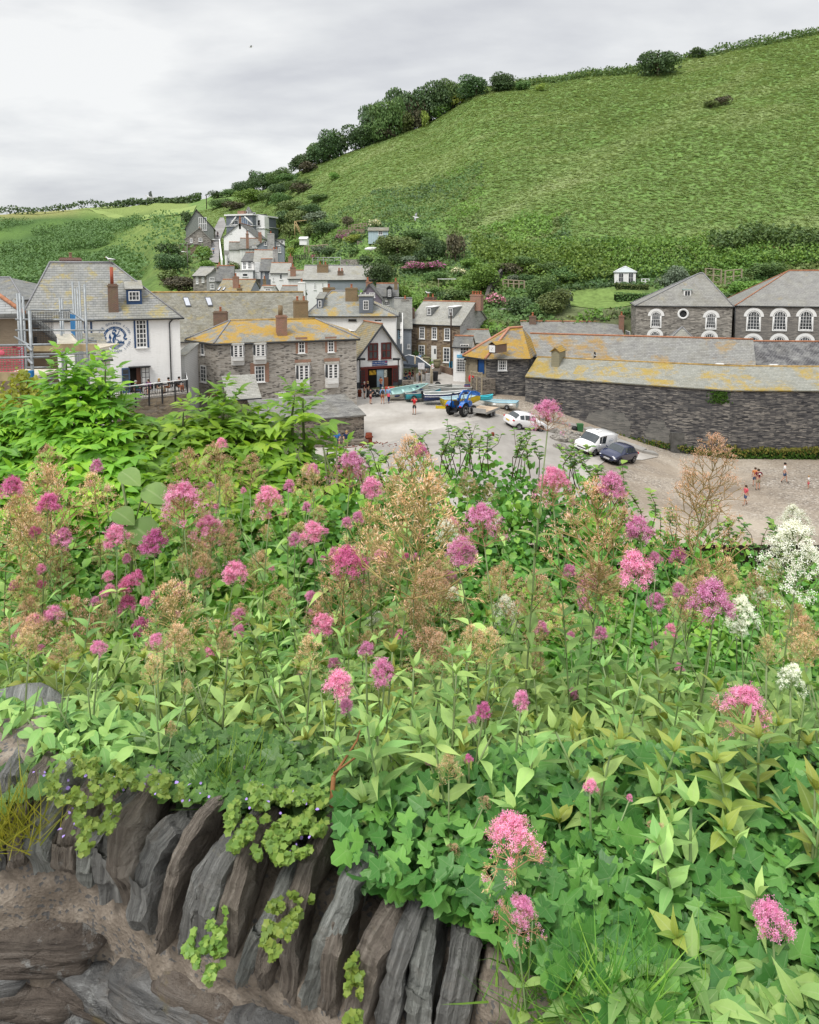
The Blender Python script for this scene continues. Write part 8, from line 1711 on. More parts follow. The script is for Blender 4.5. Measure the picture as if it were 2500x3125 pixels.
# local: x along the wall, y across (away), z up from the path
def wl(t, s, z): p, d, n = wfr(t); return p+n*s+Vector((0, 0, z+1.65))
mb = MB(); nx, nz_ = 150, 46; T0, T1 = WS[0], WS[-1]
prof = [(0.0, -1.66+i*.57/32) for i in range(33)] + [(.03+.016*i, -1.07+.02*min(i, 3)) for i in range(13)]
g = []
for i in range(nx+1):
 t = T0+(T1-T0)*i/nx; row = []
 for s_, z in prof:
  d = .022*noise.noise(Vector((t*7, z*16, 1)))+.014*noise.noise(Vector((t*22, z*30, 3)))+.02*noise.noise(Vector((t*3, z*3, 5))); z = -1.66+(z+1.66)*(bed(t)+1.66)/.57; row.append(wl(t, s_+(-d if s_ < .02 else .0), z+(d if s_ >= .02 else 0)))
 g.append(row)
mb.rings(g, 0, True, False, False, False); mb.build('mortar_core', M_MORT, wall_t, uv=False)
rs = random.Random(21)
def cope(t, w, h, dp, lean, yaw, mat, top=-.88, s0=-.02):
 base = top-h; P_ = []; cr = rs.uniform(.05, .11)
 pr = [(0, 0), (-.012, h*.3), (-.006, h*.62)]+[(cr-cr*cos(a)*1.0+.0, h-cr*.9+cr*.9*sin(a)) for a in np.linspace(.15, pi/2, 5)]+[(dp*.6, h*1.0-.004), (dp*.9, h*.93), (dp, h*.75), (dp*.98, h*.3), (dp*.9, 0)]
 c = (dp*.45, h*.5); L = []; sd = rs.uniform(0, 99); m = MB(); ks = [(-.5,.05),(-.5,.4),(-.5,.7),(-.5,.93),(-.42,.99),(-.26,.985),(-.1,1.02),(.06,.99),(.2,1.01),(.36,.98),(.5,.95),(.5,.7),(.5,.4),(.5,.05)]; n = len(pr)
 dense = []
 for i in range(n):
  a, b_ = pr[i], pr[(i+1) % n]; dense += [(a[0]+(b_[0]-a[0])*q, a[1]+(b_[1]-a[1])*q) for q in (0, .33, .67)]
 for k, sc in ks:
  ring = []
  for (y, z) in dense:
   y2 = c[0]+(y-c[0])*sc; z2 = c[1]+(z-c[1])*sc; p = Vector((k*w, y2, z2)); q = Vector((p.x*9+sd, p.y*13, p.z*13))
   st_ = noise.noise(Vector((p.x*60+sd, p.y*5, p.z*5))); p += Vector((.5*w*noise.noise(Vector((sd, p.y*7, p.z*7)))+.004*noise.noise(Vector((sd, p.y*45, p.z*45))), (.016*noise.noise(q)+.004*st_), .018*noise.noise(q+Vector((7,0,0)))+.006*st_)) + Vector((.006*noise.noise(q*3), .009*noise.noise(q*4.1), .009*noise.noise(q*3.7))); ring.append(p)
  L.append(ring)
 dd = wfr(t)[1]; M = Matrix.Translation(wl(t, s0, base)) @ Matrix.Rotation(yaw+atan2(dd.y, dd.x), 4, 'Z') @ Matrix.Rotation(lean, 4, 'Y'); m.rings(L, 0, False, True, True)
 o = m.build('coping_stone', mat, wall_t, uv=False); o.matrix_local = M; return o
T4 = WS[6]; t = WS[2]; i = 0; TB = WS[10]+.02
while t < WS[-1]-.3:
 w = rs.uniform(.020, .044); blk = TB < t < TB+.09
 if blk:
  o = cope(t+.05, .10, .18, .26, .1, 0, M_MORT, -.90, .02); o['label'] = 'pebbly concrete block filling a gap between the coping stones'; t += .15
 else:
  lean = R(rs.uniform(-9, 4)) if t < T4 else R(rs.uniform(4, 22)); tp_ = -.885+rs.uniform(-.03, .025); cope(t+w/2, w, tp_-bed(t)+rs.uniform(.0, .022), rs.uniform(.12, .22), lean, R(rs.uniform(-9, 12)), SM[rs.choice([0,0,1,1,2])], tp_); t += w+rs.uniform(.003, .015)
for i in range(110):
 tt = rs.uniform(WS[1], WS[9]); z = rs.uniform(-1.62, -1.14); Lh = rs.uniform(.05, .13); hh = rs.uniform(.014, .036); tl = R(rs.gauss(2, 9)); m = MB(); sd = rs.uniform(0, 50); ring = [(Lh*cos(a)*(1+.3*noise.noise(Vector((sd, a*1.5, 0)))), hh*(abs(sin(a))**.6)*(1 if sin(a) > 0 else -1)*(1+.3*noise.noise(Vector((sd, a*2, 4))))) for a in np.linspace(0, 2*pi, 22, endpoint=False)]
 dd = wfr(tt)[1]; M = Matrix.Translation(wl(tt, -.006, z)) @ Matrix.Rotation(atan2(dd.y, dd.x), 4, 'Z') @ Matrix.Rotation(tl, 4, 'Y')
 m.rings([[M @ Vector((x*q, y+.006*noise.noise(Vector((x*30+sd, zz*40, 2))), zz*q)) for x, zz in ring] for y, q in ((.02,1),(-.012,.99),(-.022,.9),(-.026,.5),(-.026,.03))], 0, True, False, True); m.build('face_stone', SMF[rs.choice([0,0,1])], wall_t, uv=False)
for px, py, lab, w in ((60,2235,'flat grey stone slab lying among the leaves left of the wall',.12),(30,2180,'smaller flat stone at the left edge behind the slab',.12),(620,2430,'small stone on the wall top under the ivy',.07)):
 q = onz(px, py, -.99); t_ = thing('stone_slab', lab, 'stone', q, .4); m = MB(); m.ball((0,0,0), w, w*.7, .05, 14, 7, f=lambda p: p*(1+.25*noise.noise(p*9))); m.build('stone', SM[2], t_, uv=False)
# ---- leaf templates (triangles) ----
def leaf_t(ws, droop=.25, fold=.22, n=None):
 xs_ = np.linspace(0, 1, len(ws)); v = []; f = []
 for x, w in zip(xs_, ws): zc = -droop*x*x; v += [(x, -w, zc+fold*w), (x, 0, zc), (x, w, zc+fold*w)]
 for i in range(len(ws)-1): a = 3*i; b_ = a+3; f += [(a, b_, b_+1), (a, b_+1, a+1), (a+1, b_+1, b_+2), (a+1, b_+2, a+2)]
 return v, f, np.tile([0., 1., 0.], len(ws))
VLEAF = leaf_t([.03,.13,.185,.17,.11,.045,.0], .42, .3); ELEAF = leaf_t([.03,.17,.215,.17,.08,0], .32, .2); SLEAF = leaf_t([.05,.36,.40,.0], .15, .3)
def ivy_t():
 pol = [(0,.10),(26,.30),(42,.50),(62,.44),(78,.34),(96,.50),(112,.62),(128,.46),(142,.42),(162,.66),(180,.80)]; a = [(-(r_*cos(R(d))), r_*sin(R(d))) for d, r_ in pol]; a = a+[(x, -y) for x, y in a[1:-1][::-1]]; rib = {0:.6, 2:1, 6:1, 10:1, 14:1, 18:1}
 v = [(.0,0,.0)]+[(x, y, .03-.10*(x*x+y*y)+(.05 if i in rib else -.02)*(1 if i else 0)) for i, (x, y) in enumerate(a)]; n = len(a); return v, [(0, i+1, (i+1) % n+1) for i in range(n)], np.array([1.]+[1. if i in rib else 0. for i in range(n)])
IVY = ivy_t(); ROUND = ([(0,0,0)]+[((.55 if k % 2 else .40)*cos(k*pi/5), (.55 if k % 2 else .40)*sin(k*pi/5), .05+.04*(k % 3)) for k in range(10)], [(0, i+1, (i+1) % 10+1) for i in range(10)], np.zeros(11))
GM = dict(val=leafmat('valerian_leaf', (.065,.13,.035), (.15,.25,.075), (.25,.345,.105), .5, .3, gain=2.1, osc=8, spec=.3, vein=.88), valy=leafmat('valerian_leaf_yellow', (.12,.19,.03), (.20,.28,.05), (.30,.34,.07), .45, .3, gain=1.3, osc=8, vein=.88),
 ivy=leafmat('ivy_leaf', (.022,.065,.012), (.052,.12,.024), (.10,.19,.035), .42, .18, gain=1.9, osc=6, spec=.35, vein=.94), hedge=leafmat('bramble_leaf', (.022,.065,.012), (.065,.15,.022), (.18,.27,.045), .42, .3, gain=2.5, osc=5, spec=.35),
 elder=leafmat('elder_leaf', (.05,.13,.012), (.125,.27,.025), (.26,.40,.04), .42, .42, gain=2.0, osc=2.0, vein=.9, spec=.45), yel=leafmat('yellow_leaf', (.12,.16,.02), (.26,.28,.03), (.40,.38,.05), .5, .3, gain=1.3), toad=leafmat('toadflax_leaf', (.09,.16,.03), (.17,.27,.045), (.27,.34,.07), .45, .3, gain=1.3),
 stem=leafmat('stem_green', (.16,.22,.09), (.22,.29,.12), (.30,.33,.15), .5, 0, gain=1.2), twig=plain('twig', (.09,.045,.03), .8, .2), pink=leafmat('valerian_pink', (.50,.14,.31), (.70,.28,.50), (.85,.52,.70), .6, .25, gain=1.32), mag=leafmat('valerian_magenta', (.42,.08,.24), (.60,.16,.38), (.74,.30,.52), .6, .25, gain=1.3),
 bud=leafmat('valerian_bud', (.38,.18,.11), (.55,.36,.20), (.64,.50,.28), .7, .15, gain=1.1), seed=leafmat('valerian_seed', (.54,.29,.15), (.70,.46,.28), (.86,.74,.62), .8, .25, gain=1.15), sds=leafmat('seed_stalk', (.30,.24,.09), (.44,.33,.14), (.55,.40,.18), .6, .1, gain=1.1), white=leafmat('valerian_white', (.66,.68,.58), (.84,.85,.80), (.92,.92,.88), .6, .25, gain=1.3), viol=plain('violet_petal', (.35,.25,.6), .7, .1))
def lv(name, tpl, P, fwd, up, sc, mat, parent=None, rnd=None, roll=None, kind=None):
 me = scatter(name, tpl[0], tpl[1], np.asarray(P), frames(np.asarray(fwd, float), np.asarray(up, float), roll), sc, mat, rnd, smooth=True, mid=tpl[2] if len(tpl) > 2 else None); o = link(name, me, parent)
 if kind: o['kind'] = kind
 return o
FLO = ([(0,0,0),(.5,-.16,.1),(.5,.16,.1),(-.4,-.35,.12),(-.15,-.5,.12),(-.4,.35,.12),(-.15,.5,.12)], [(0,1,2),(0,3,4),(0,6,5)])
BUD = ([(0,0,0),(.4,-.13,.05),(1,0,0),(.4,.13,.05)], [(0,1,2),(0,2,3)])
def head_mesh(kind, seed):
 """a valerian flower head, base at the origin, growing up z; real size about 0.2 m"""
 r = np.random.default_rng(seed); segs = []; fl = []; bd = []
 hotk = kind in ('pink', 'mag', 'panicle'); dome = kind in ('pink', 'mag'); H = {'pink': .055, 'mag': .05, 'panicle': .13, 'seed': .24, 'white': .17}[kind]; nodes = {'pink': 3, 'mag': 3, 'panicle': 5, 'seed': 8, 'white': 6}[kind]
 def cyme(p, d, L, lev, top):
  q = p+d*L; segs.append((p, q, .0008*(1+lev*.35)))
  if lev == 0:
   hot = dome or kind == 'white' or (kind == 'panicle' and (top > .3 or r.random() < .35)) ; n = 11 if hot else (9 if kind == 'seed' else 6)
   for _ in range(n):
    o = r.normal(size=3)*.0055*(1.25 if hot else 1.0); o[2] += .003; (fl if hot else bd).append((q+o, d+r.normal(size=3)*.6))
   if hot and kind != 'white':
    for _ in range(3): bd.append((q-d*.006+r.normal(size=3)*.003, d+r.normal(size=3)*.4))
   return
  for k in range(3 if lev == 2 or hotk else 2):
   e = d+r.normal(size=3)*.55; e[2] += .25; e /= np.linalg.norm(e); cyme(q, e, L*.62, lev-1, top)
 ax = np.zeros(3); prev = ax.copy()
 for i in range(nodes):
  f = i/max(1, nodes-1); z = H*f; p = np.array([r.normal()*.003, r.normal()*.003, z]); segs.append((prev, p, .0024*(1-.5*f))); prev = p; n = 5 if kind != 'seed' else 4; sp = (.040*(1-f)**.8+.016) if not dome else .017+.009*(1-f)
  if kind == 'seed': sp = .062*(1-f)**.75+.014
  for k in range(n):
   a = 2*pi*k/n+i*1.1+r.normal()*.2; up = .55+.6*f if not dome else .5+.9*f; d = np.array([cos(a), sin(a), up]); d /= np.linalg.norm(d); cyme(p, d, sp*r.uniform(.8, 1.15), 2 if sp > .02 else 1, f)
 cyme(prev, np.array([0, 0, 1.0]), .014, 2, 1)
 T = ([(0,-1,-.6),(0,1,-.6),(0,0,1.1),(1,-1,-.6),(1,1,-.6),(1,0,1.1)], [(0,3,4),(0,4,1),(1,4,5),(1,5,2),(2,5,3),(2,3,0)]); A = np.array([s[0] for s in segs]); B_ = np.array([s[1] for s in segs]); w = np.array([s[2] for s in segs]); ln = np.linalg.norm(B_-A, axis=1)
 ms = [scatter('a', T[0], T[1], A, frames(B_-A), np.stack([ln, w, w], 1), GM['bud'] if kind == 'panicle' else (GM['sds'] if kind == 'seed' else GM['stem']))]
 if fl: P = np.array([a for a, _ in fl]); D = np.array([b_ for _, b_ in fl]); ms.append(scatter('b', FLO[0], FLO[1], P, frames(np.cross(D, r.normal(size=D.shape)), D), r.uniform(.008, .0115, len(P)), GM[{'pink':'pink','mag':'mag','panicle':'pink','white':'white'}[kind]]))
 if bd: P = np.array([a for a, _ in bd]); D = np.array([b_ for _, b_ in bd]); ms.append(scatter('c', BUD[0], BUD[1], P, frames(D), r.uniform(.006, .012, len(P)), GM['seed'] if kind == 'seed' else GM['bud']))
 return join_meshes('flower_head', ms)
HEADS = {k: [head_mesh(k, 50+i*7+len(k)) for i in range(n)] for k, n in (('pink',3),('mag',2),('panicle',3),('seed',4),('white',3))}
def plant_meshes(seed, h=.75, leafy=1.0, yellow=False, lscale=1.0):
 r = np.random.default_rng(seed); bx, by = r.uniform(-.16, .16)*h, r.uniform(-.12, .12)*h; cur = lambda q: np.array([bx*q*q, by*q*q, h*q])
 m = MB(); m.tube([cur(q) for q in np.linspace(0, 1, 9)], list(np.linspace(.0034, .0018, 9)), 6); side = []
 P, F, U, Sx = [], [], [], []; n = int(h/.062*leafy); a0 = r.uniform(0, 3)
 for i in range(n):
  q = .06+(.80 if leafy < 1.2 else .90)*i/n; p = cur(q)
  for k in range(2):
   a = a0+i*pi/2+k*pi+r.normal()*.15; el = .3+.45*q+r.normal()*.28; P.append(p); F.append([cos(a)*cos(el), sin(a)*cos(el), sin(el)]); U.append([-cos(a)*sin(el), -sin(a)*sin(el), cos(el)]); Sx.append(lscale*(.105-.05*q if leafy < 1.2 else .105-.045*q)*r.uniform(.7, 1.25))
  if q > .45 and r.random() < .35 and leafy < 1.2:
   a = a0+i*pi/2+r.normal()*.2; e = p+np.array([cos(a)*.07, sin(a)*.07, .13]); m.tube([p, p+np.array([cos(a)*.04, sin(a)*.04, .05]), e], .0016, 4); side.append(e)
 if leafy > 1.2:
  for i in range(5): a = i*2.4+r.normal()*.4; el = .5+.2*i+r.normal()*.2; P.append(cur(1.0)); F.append([cos(a)*cos(el), sin(a)*cos(el), sin(el)]); U.append([-cos(a)*sin(el), -sin(a)*sin(el), cos(el)]); Sx.append(lscale*(.058-.006*i))
 o = m.build('stem', GM['stem'], None, uv=False); sm = o.data; bpy.data.objects.remove(o)
 lm = scatter('leaves', VLEAF[0], VLEAF[1], np.array(P), frames(np.array(F), np.array(U)), np.stack([Sx, np.array(Sx)*r.uniform(.65, 1.25, len(Sx)), np.array(Sx)*r.uniform(-.2, 1.6, len(Sx))], 1), GM['valy'] if yellow else GM['val'], smooth=True, mid=VLEAF[2]); return dict(stem=sm, leaves=lm, tip=cur(1.0), side=side)
PV = [plant_meshes(300+i, (.45,.6,.75,.9,1.1,1.35,1.6)[i//2], 1.0) for i in range(14)]; SV = [plant_meshes(400+i, .30+.05*i, 1.7, i == 2, .92) for i in range(5)]
KW = {'pink':'round pink','mag':'deep magenta','panicle':'tall pink and rust','seed':'brown seeding','white':'white'}; ncount = [0]
def valerian(px, py, Y, kind, w=None, lab=None, group=None, sub=True, lean=0.0):
 """flower head centred on pixel (px, py) at depth Y, w pixels wide"""
 Y = min(Y, .70*FPX/(py-830)) if py > 1960 and (w or 0) > 30 else Y; i = ncount[0]; ncount[0] += 1; hd = at(px, py, Y); gz = soil(hd.x, hd.y)-.02; v = min(PV[i % 2::2], key=lambda q: abs(q['tip'][2]-(hd.z-gz))); hs = 1.0
 base_w = {'pink': .082, 'mag': .074, 'panicle': .145, 'seed': .17, 'white': .15}[kind]; hh = {'pink': .05, 'mag': .05, 'panicle': .09, 'seed': .13, 'white': .10}[kind]
 if w and kind == 'white': w *= .86
 if w and kind not in ('seed','white') and py < 2300: w *= .84
 if w: hs = w*Y/FPX/base_w
 tipz = hd.z-hh*hs; sc = max(.25, (tipz-gz)/v['tip'][2]); rz = random.uniform(0, 6.28); M = Matrix.Rotation(rz, 4, 'Z'); tip = M @ Vector(v['tip'])*sc; loc = Vector((hd.x-tip.x, hd.y-tip.y, tipz-tip.z))
 t = thing('valerian', lab or 'plant', 'flower', loc, rz, group); s = link('stem', v['stem'], t); s.scale = (sc,)*3; l = link('leaves', v['leaves'], t); l.scale = (sc,)*3; k = HEADS[kind]
 h = link('flower_head', k[i % len(k)], t); h.location = Vector(v['tip'])*sc; h.scale = (hs,)*3; h.rotation_euler = (random.uniform(-.15,.15), random.uniform(-.15,.15), random.uniform(0, 6))
 if sub:
  for e in v['side'][:2]: h2 = link('flower_head', k[(i+1) % len(k)], t); h2.location = Vector(e)*sc; h2.scale = (hs*.5,)*3; h2.rotation_euler = (0, .3, i)
 return t
PROM = '''1672,1262,1.95,panicle,105,tallest pink flower head standing in front of the parked cars
1690,1480,2.1,panicle,130,rust and pink flower branch below the tallest pink head
2160,1440,1.95,seed,150,tallest golden seed plume in front of the harbour wall
2150,1610,2.0,seed,200,wide golden seed branches low on the tallest plume
1862,1478,2.0,pink,85,pink head topping the big seeding plume left of the white flowers
1840,1650,2.0,seed,230,big brown seeding plume in the right middle
1265,1440,2.2,seed,150,pointed brown seed plume near the picture centre
1262,1640,2.1,seed,260,huge pale brown seed mass near the picture centre
1285,1370,2.25,mag,40,small magenta tip on the pointed seed plume
1480,1600,1.75,panicle,140,large pink head above the centre with darker stalks
1400,1680,1.8,pink,100,pink head left of the large central one
1957,1612,1.9,pink,86,flat pink head right of the big seeding plume
1950,1730,1.7,pink,110,broad pink head under the flat pink one
1795,1780,2.2,pink,66,small round pink head in the right middle
2005,1836,2.4,pink,56,little pink head above a long bare stalk
2182,1822,1.55,pink,120,large round pink head at the right with the white flowers beside it
2072,1690,2.5,mag,46,small magenta head behind the seed plume
2265,2160,1.2,panicle,165,big pink cluster low at the right edge of the flowers
1565,2570,1.12,panicle,165,nearest pink cluster above the coping stones
1577,2790,1.1,panicle,110,lowest pink cluster touching the coping stones
2362,2800,1.5,pink,94,pink head near the bottom right corner
1175,2045,2.0,pink,80,round pink head in the middle of the leaves
1030,2085,1.9,pink,92,pink double head left of the round one in the leaves
985,1905,2.2,pink,76,pink head among pale brown stalks
1590,2132,2.6,pink,56,pink head above the dark gap in the leaves
1475,2165,2.7,mag,46,smaller magenta head left of the dark gap
2430,1700,1.7,white,210,large white plume at the right edge
2265,1878,1.9,white,105,white cluster right of the large round pink head
2415,2070,1.9,white,80,smaller white cluster low at the right
1545,1872,2.4,white,90,white cluster below the large central pink head
1372,1625,2.5,white,80,white cluster left of the large central pink head
1150,1900,2.5,white,70,small white cluster among seed plumes
710,1748,2.35,pink,76,pink head standing alone in the left middle
391,1775,2.6,mag,50,upper of two stacked magenta heads at the left
388,1835,2.6,mag,52,lower of two stacked magenta heads at the left
552,1795,2.8,mag,40,small magenta head on a brown plume
540,1870,2.3,seed,140,brown seed plume under the small magenta head
240,1930,2.2,seed,130,brown seed plume low at the left
165,1872,2.4,pink,56,pink head low at the left
55,1945,2.5,pink,50,small pink head near the left edge
30,1480,2.6,mag,60,magenta head at the left edge
145,1530,2.6,mag,66,magenta head in the left seed plumes
155,1570,2.7,seed,190,broad seed plume at the left
60,1640,2.6,seed,160,pale seed plume at the left edge
155,1420,2.9,seed,80,pointed rusty plume tip at the upper left
296,1422,3.0,pink,44,pink head against the elder leaves at the left
300,1520,2.9,seed,110,seed plume under the pink head by the elder leaves
188,1640,2.6,pink,62,pink head leaning at the left
356,1632,2.6,pink,72,bright pink head left of the big round leaves
470,1650,2.5,mag,76,magenta head right of the big round leaves
565,1440,2.9,seed,90,rusty plume tip beside the elder
560,1540,2.5,panicle,150,wide rust and pink plume beside the big round leaves
676,1350,3.0,pink,34,topmost small pink head against the elder
672,1420,2.9,seed,90,slender seed plume against the elder
762,1440,2.9,seed,70,thin seed plume right of the slender one
820,1530,2.5,panicle,110,pink plume in the upper middle left
640,1620,2.6,panicle,110,rusty pink plume left of centre
880,1480,2.8,pink,40,small pink head over seed plumes
955,1432,2.8,pink,40,small pink head on a rusty plume in the upper middle
950,1480,2.7,seed,80,rusty plume under a small pink head
1066,1430,2.4,panicle,115,tall pink plume left of the paved harbour
1136,1486,2.3,pink,72,bright pink head right of the tall pink plume
955,1622,2.4,pink,72,round pink head left of the seed mass
900,1642,2.5,pink,42,little pink head beside the round one
1060,1700,2.3,mag,95,magenta cluster left of the seed mass
1050,1810,2.3,seed,150,brown plume beneath the magenta cluster
1800,2395,1.6,pink,36,tiny pink head low in the right leaves
1120,1620,2.3,seed,110,pale seed plume touching the central seed mass
2020,2550,1.5,seed,50,small dry seed head among the right leaves
735,2270,1.9,pink,30,tiny pink tuft above the ivy
2430,1590,2.2,white,90,white tip above the large white plume
1370,2340,1.7,seed,60,small brown seed head over the ivy
1620,1830,2.2,seed,120,brown plume right of the white cluster
470,2050,2.1,seed,60,dry plume in the lower left leaves'''
for r_ in PROM.split('\n'):
 a = r_.split(','); valerian(float(a[0]), float(a[1]), float(a[2]), a[3], float(a[4]), ','.join(a[5:])[:110], None, float(a[4]) < 90 or a[3] == 'seed')
PL = [(float(r_.split(',')[0]), float(r_.split(',')[1]), ','.join(r_.split(',')[5:])) for r_ in PROM.split('\n')]; used = {}
def rel(what, px, py):
 for d_, x, y, l in sorted((abs(x-px)+abs(y-py), x, y, l) for x, y, l in PL)[:16]:
  dr = ('left of' if px < x else 'right of') if abs(px-x) > abs(py-y) else ('above' if py < y else 'below'); s_ = ' '.join(f'{what} {dr} the {l}'.split()[:15])
  if s_ not in used: used[s_] = 1; return s_
 return f"one of the many {what}s massed {'at the right of' if px > 1500 else ('in the middle of' if px > 750 else 'at the left of')} the flower bank"
rf = random.Random(77)
for i in range(125):
 py = 1480+520*rf.random()**1.25; px = rf.uniform(-60, 1500) if i % 4 else rf.uniform(1100, 2560); Y = 3.3-(py-1480)/600*1.35+rf.uniform(-.15, .15); right = px > 1500
 if right and py < 1700: py += 260; Y = 3.2-(py-1480)/600*1.2
 k = rf.choice(['seed','seed','panicle','pink','seed','seed','seed']) if not right else rf.choice(['seed','white','pink','seed']); w = {'pink':.046,'mag':.042,'panicle':.075,'seed':.085,'white':.08}[k]*FPX/Y*rf.uniform(.6, 1.1)
 valerian(px, py, Y, k, w, rel(KW[k]+' stalk', px, py), f"{KW[k]} valerian stalks in the flower bank", False)
# leafy shoots without flowers
for i in range(390):
 if i < 250: py = rf.uniform(2000, 3090); px = rf.uniform(1150, 2600)+(3000-py)*-.15; Y = rf.uniform(.66, .88)*FPX/(py-830)
 else: py = rf.uniform(1850, 2320); px = rf.uniform(-80, 1500); Y = rf.uniform(.84, 1.02)*FPX/(py-830)
 if py > 2480 and px < 1560+(py-2480)*.46: continue
 if any(abs(px-x) < 95 and -130 < py-y < 60 for x, y, _ in PL if y > 2420): continue
 v = SV[(i*7) % 5 if rf.random() < .8 else 2]; tp = at(px, py, Y); sc = rf.uniform(.65, 1.0)
 if wall_s(tp.x, tp.y) < .17: continue
 t = thing('valerian_shoot', rel(('yellow green' if v is SV[2] else ('tall' if sc > .87 else ('small' if sc < .76 else 'green')))+' leafy shoot', px, py), 'plant', (tp.x, tp.y, tp.z-v['tip'][2]*sc), rf.uniform(0, 6), 'leafy valerian shoots')
 t.rotation_euler = (rf.uniform(-.45,.25), rf.uniform(-.4,.4), rf.uniform(0, 6)); s = link('stem', v['stem'], t); l = link('leaves', v['leaves'], t); s.scale = l.scale = (sc,)*3
# ---- massed foliage ----
def canopy(n, px0, px1, top, Yb, Yf, pyf, thick, r):
 px = r.uniform(px0, px1, n); tp = np.interp(px, [a for a, _ in top], [b_ for _, b_ in top]); q = r.random(n)**.8; Y = Yb+(Yf-Yb)*q; py = tp+(pyf-tp)*q
 lump = np.array([fbm(a*.006, b_*.006, 3.3, 3) for a, b_ in zip(px, py)]); dz = -thick*r.random(n)**1.3 + .10*lump
 d = np.array([tuple(at(a, b_, y_)) for a, b_, y_ in zip(px, py, Y)]); d[:, 2] += dz; return d, px, py, lump
def mass(name, n, px0, px1, top, Yb, Yf, pyf, thick, tpl, sc, mat, kind='stuff', tilt=.7, parent=None):
 r = rng; P, px, py, lump = canopy(n, px0, px1, top, Yb, Yf, pyf, thick, r); nr = r.normal(size=(n, 3))*tilt+[0, -.45, .85]; f = np.cross(nr, r.normal(size=(n, 3))); rnd = np.clip(.52+.55*lump+.17*r.normal(size=n), .03, .97)
 return lv(name, tpl, P, f, nr, sc*r.uniform(.65, 1.35, n), mat, parent, rnd, kind=kind)
HT = [(-150,1600),(300,1570),(700,1530),(1050,1460),(1110,1420),(1200,1390),(1330,1378),(1450,1365),(1560,1380),(1700,1395),(1800,1440),(1900,1520),(2100,1610),(2300,1670),(2700,1730),(3500,1800)]
mass('bramble_foliage', 50000, 1060, 3500, HT, 3.9, 2.2, 2180, .22, SLEAF, .036, GM['hedge']); mass('bank_undergrowth', 32000, -800, 1250, HT, 3.5, 2.0, 2180, .26, SLEAF, .040, GM['hedge'])
mass('bank_undergrowth', 14000, -600, 3600, [(-150,1950),(2700,2050)], 2.3, 1.5, 2420, .16, VLEAF, .058, GM['val'])
# thin twigs with leaves standing above the bramble
P, F, U = [], [], []; m = MB()
for i in range(70):
 px = rf.uniform(1080, 2500); ty = np.interp(px, [a for a, _ in HT], [b_ for _, b_ in HT]); Y = rf.uniform(3.1, 3.8); h = rf.uniform(.04, .17); b_ = at(px, ty+15, Y); e = b_+Vector((rf.uniform(-.1,.1), rf.uniform(-.05,.05), h)); mid_ = b_.lerp(e, .5)+Vector((rf.uniform(-.03,.03),0,0)); m.tube([b_-Vector((rf.uniform(-.05,.05),0,.1)), b_, mid_, e], [.002,.002,.0015,.0008], 4)
 for k in range(17): q = k/16; c = b_.lerp(e, q); a = rf.uniform(0, 6.28); P.append(c); F.append((cos(a), sin(a), rf.uniform(-.1,.6))); U.append((0,0,1))
t = thing('bramble_twigs', 'thin brown twigs with small leaves standing above the bramble thicket', 'twigs', at(1400,1500,3.5)); Mi = Matrix.Translation(-t.location); m.v = [Mi @ v for v in m.v]; m.build('twigs', GM['twig'], t, uv=False); lv('leaves', SLEAF, [Mi @ p for p in P], F, U, rng.uniform(.02, .04, len(P)), GM['hedge'], t)
# elder bushes: compound leaves
ET = [(-140,1250),(0,1240),(110,1225),(160,1170),(195,1120),(225,1130),(270,1120),(320,1130),(370,1190),(430,1245),(500,1258),(570,1262),(640,1235),(690,1215),(760,1225),(830,1265),(890,1300),(950,1360),(1010,1385),(1070,1425)]
def compound(P, D, L, mat, parent, name='leaves'):
 A, F, U, Sx, rn = [], [], [], [], []
 for p, d, l in zip(P, D, L):
  d = Vector(d).normalized(); s = d.cross(Vector((0,0,1))); s = s.normalized() if s.length > .1 else Vector((1,0,0)); rr = random.random()
  for q, sg in ((.35,1),(.35,-1),(.62,1),(.62,-1),(.9,1),(.9,-1),(1,0)):
   c = Vector(p)+d*l*q+Vector((0,0,-.10*l*q*q)); f = (d*.55+s*sg*.9) if sg else d; f = f+Vector((0,0,random.uniform(-.35,.05))); A.append(c); F.append(f); U.append(Vector((random.gauss(0,.25), random.gauss(0,.25)-.25, 1))); Sx.append(l*random.uniform(.58,.74)); rn.append(min(.97, max(.03, rr*.7+random.random()*.3)))
 return lv(name, ELEAF, A, F, U, Sx, mat, parent, np.array(rn))
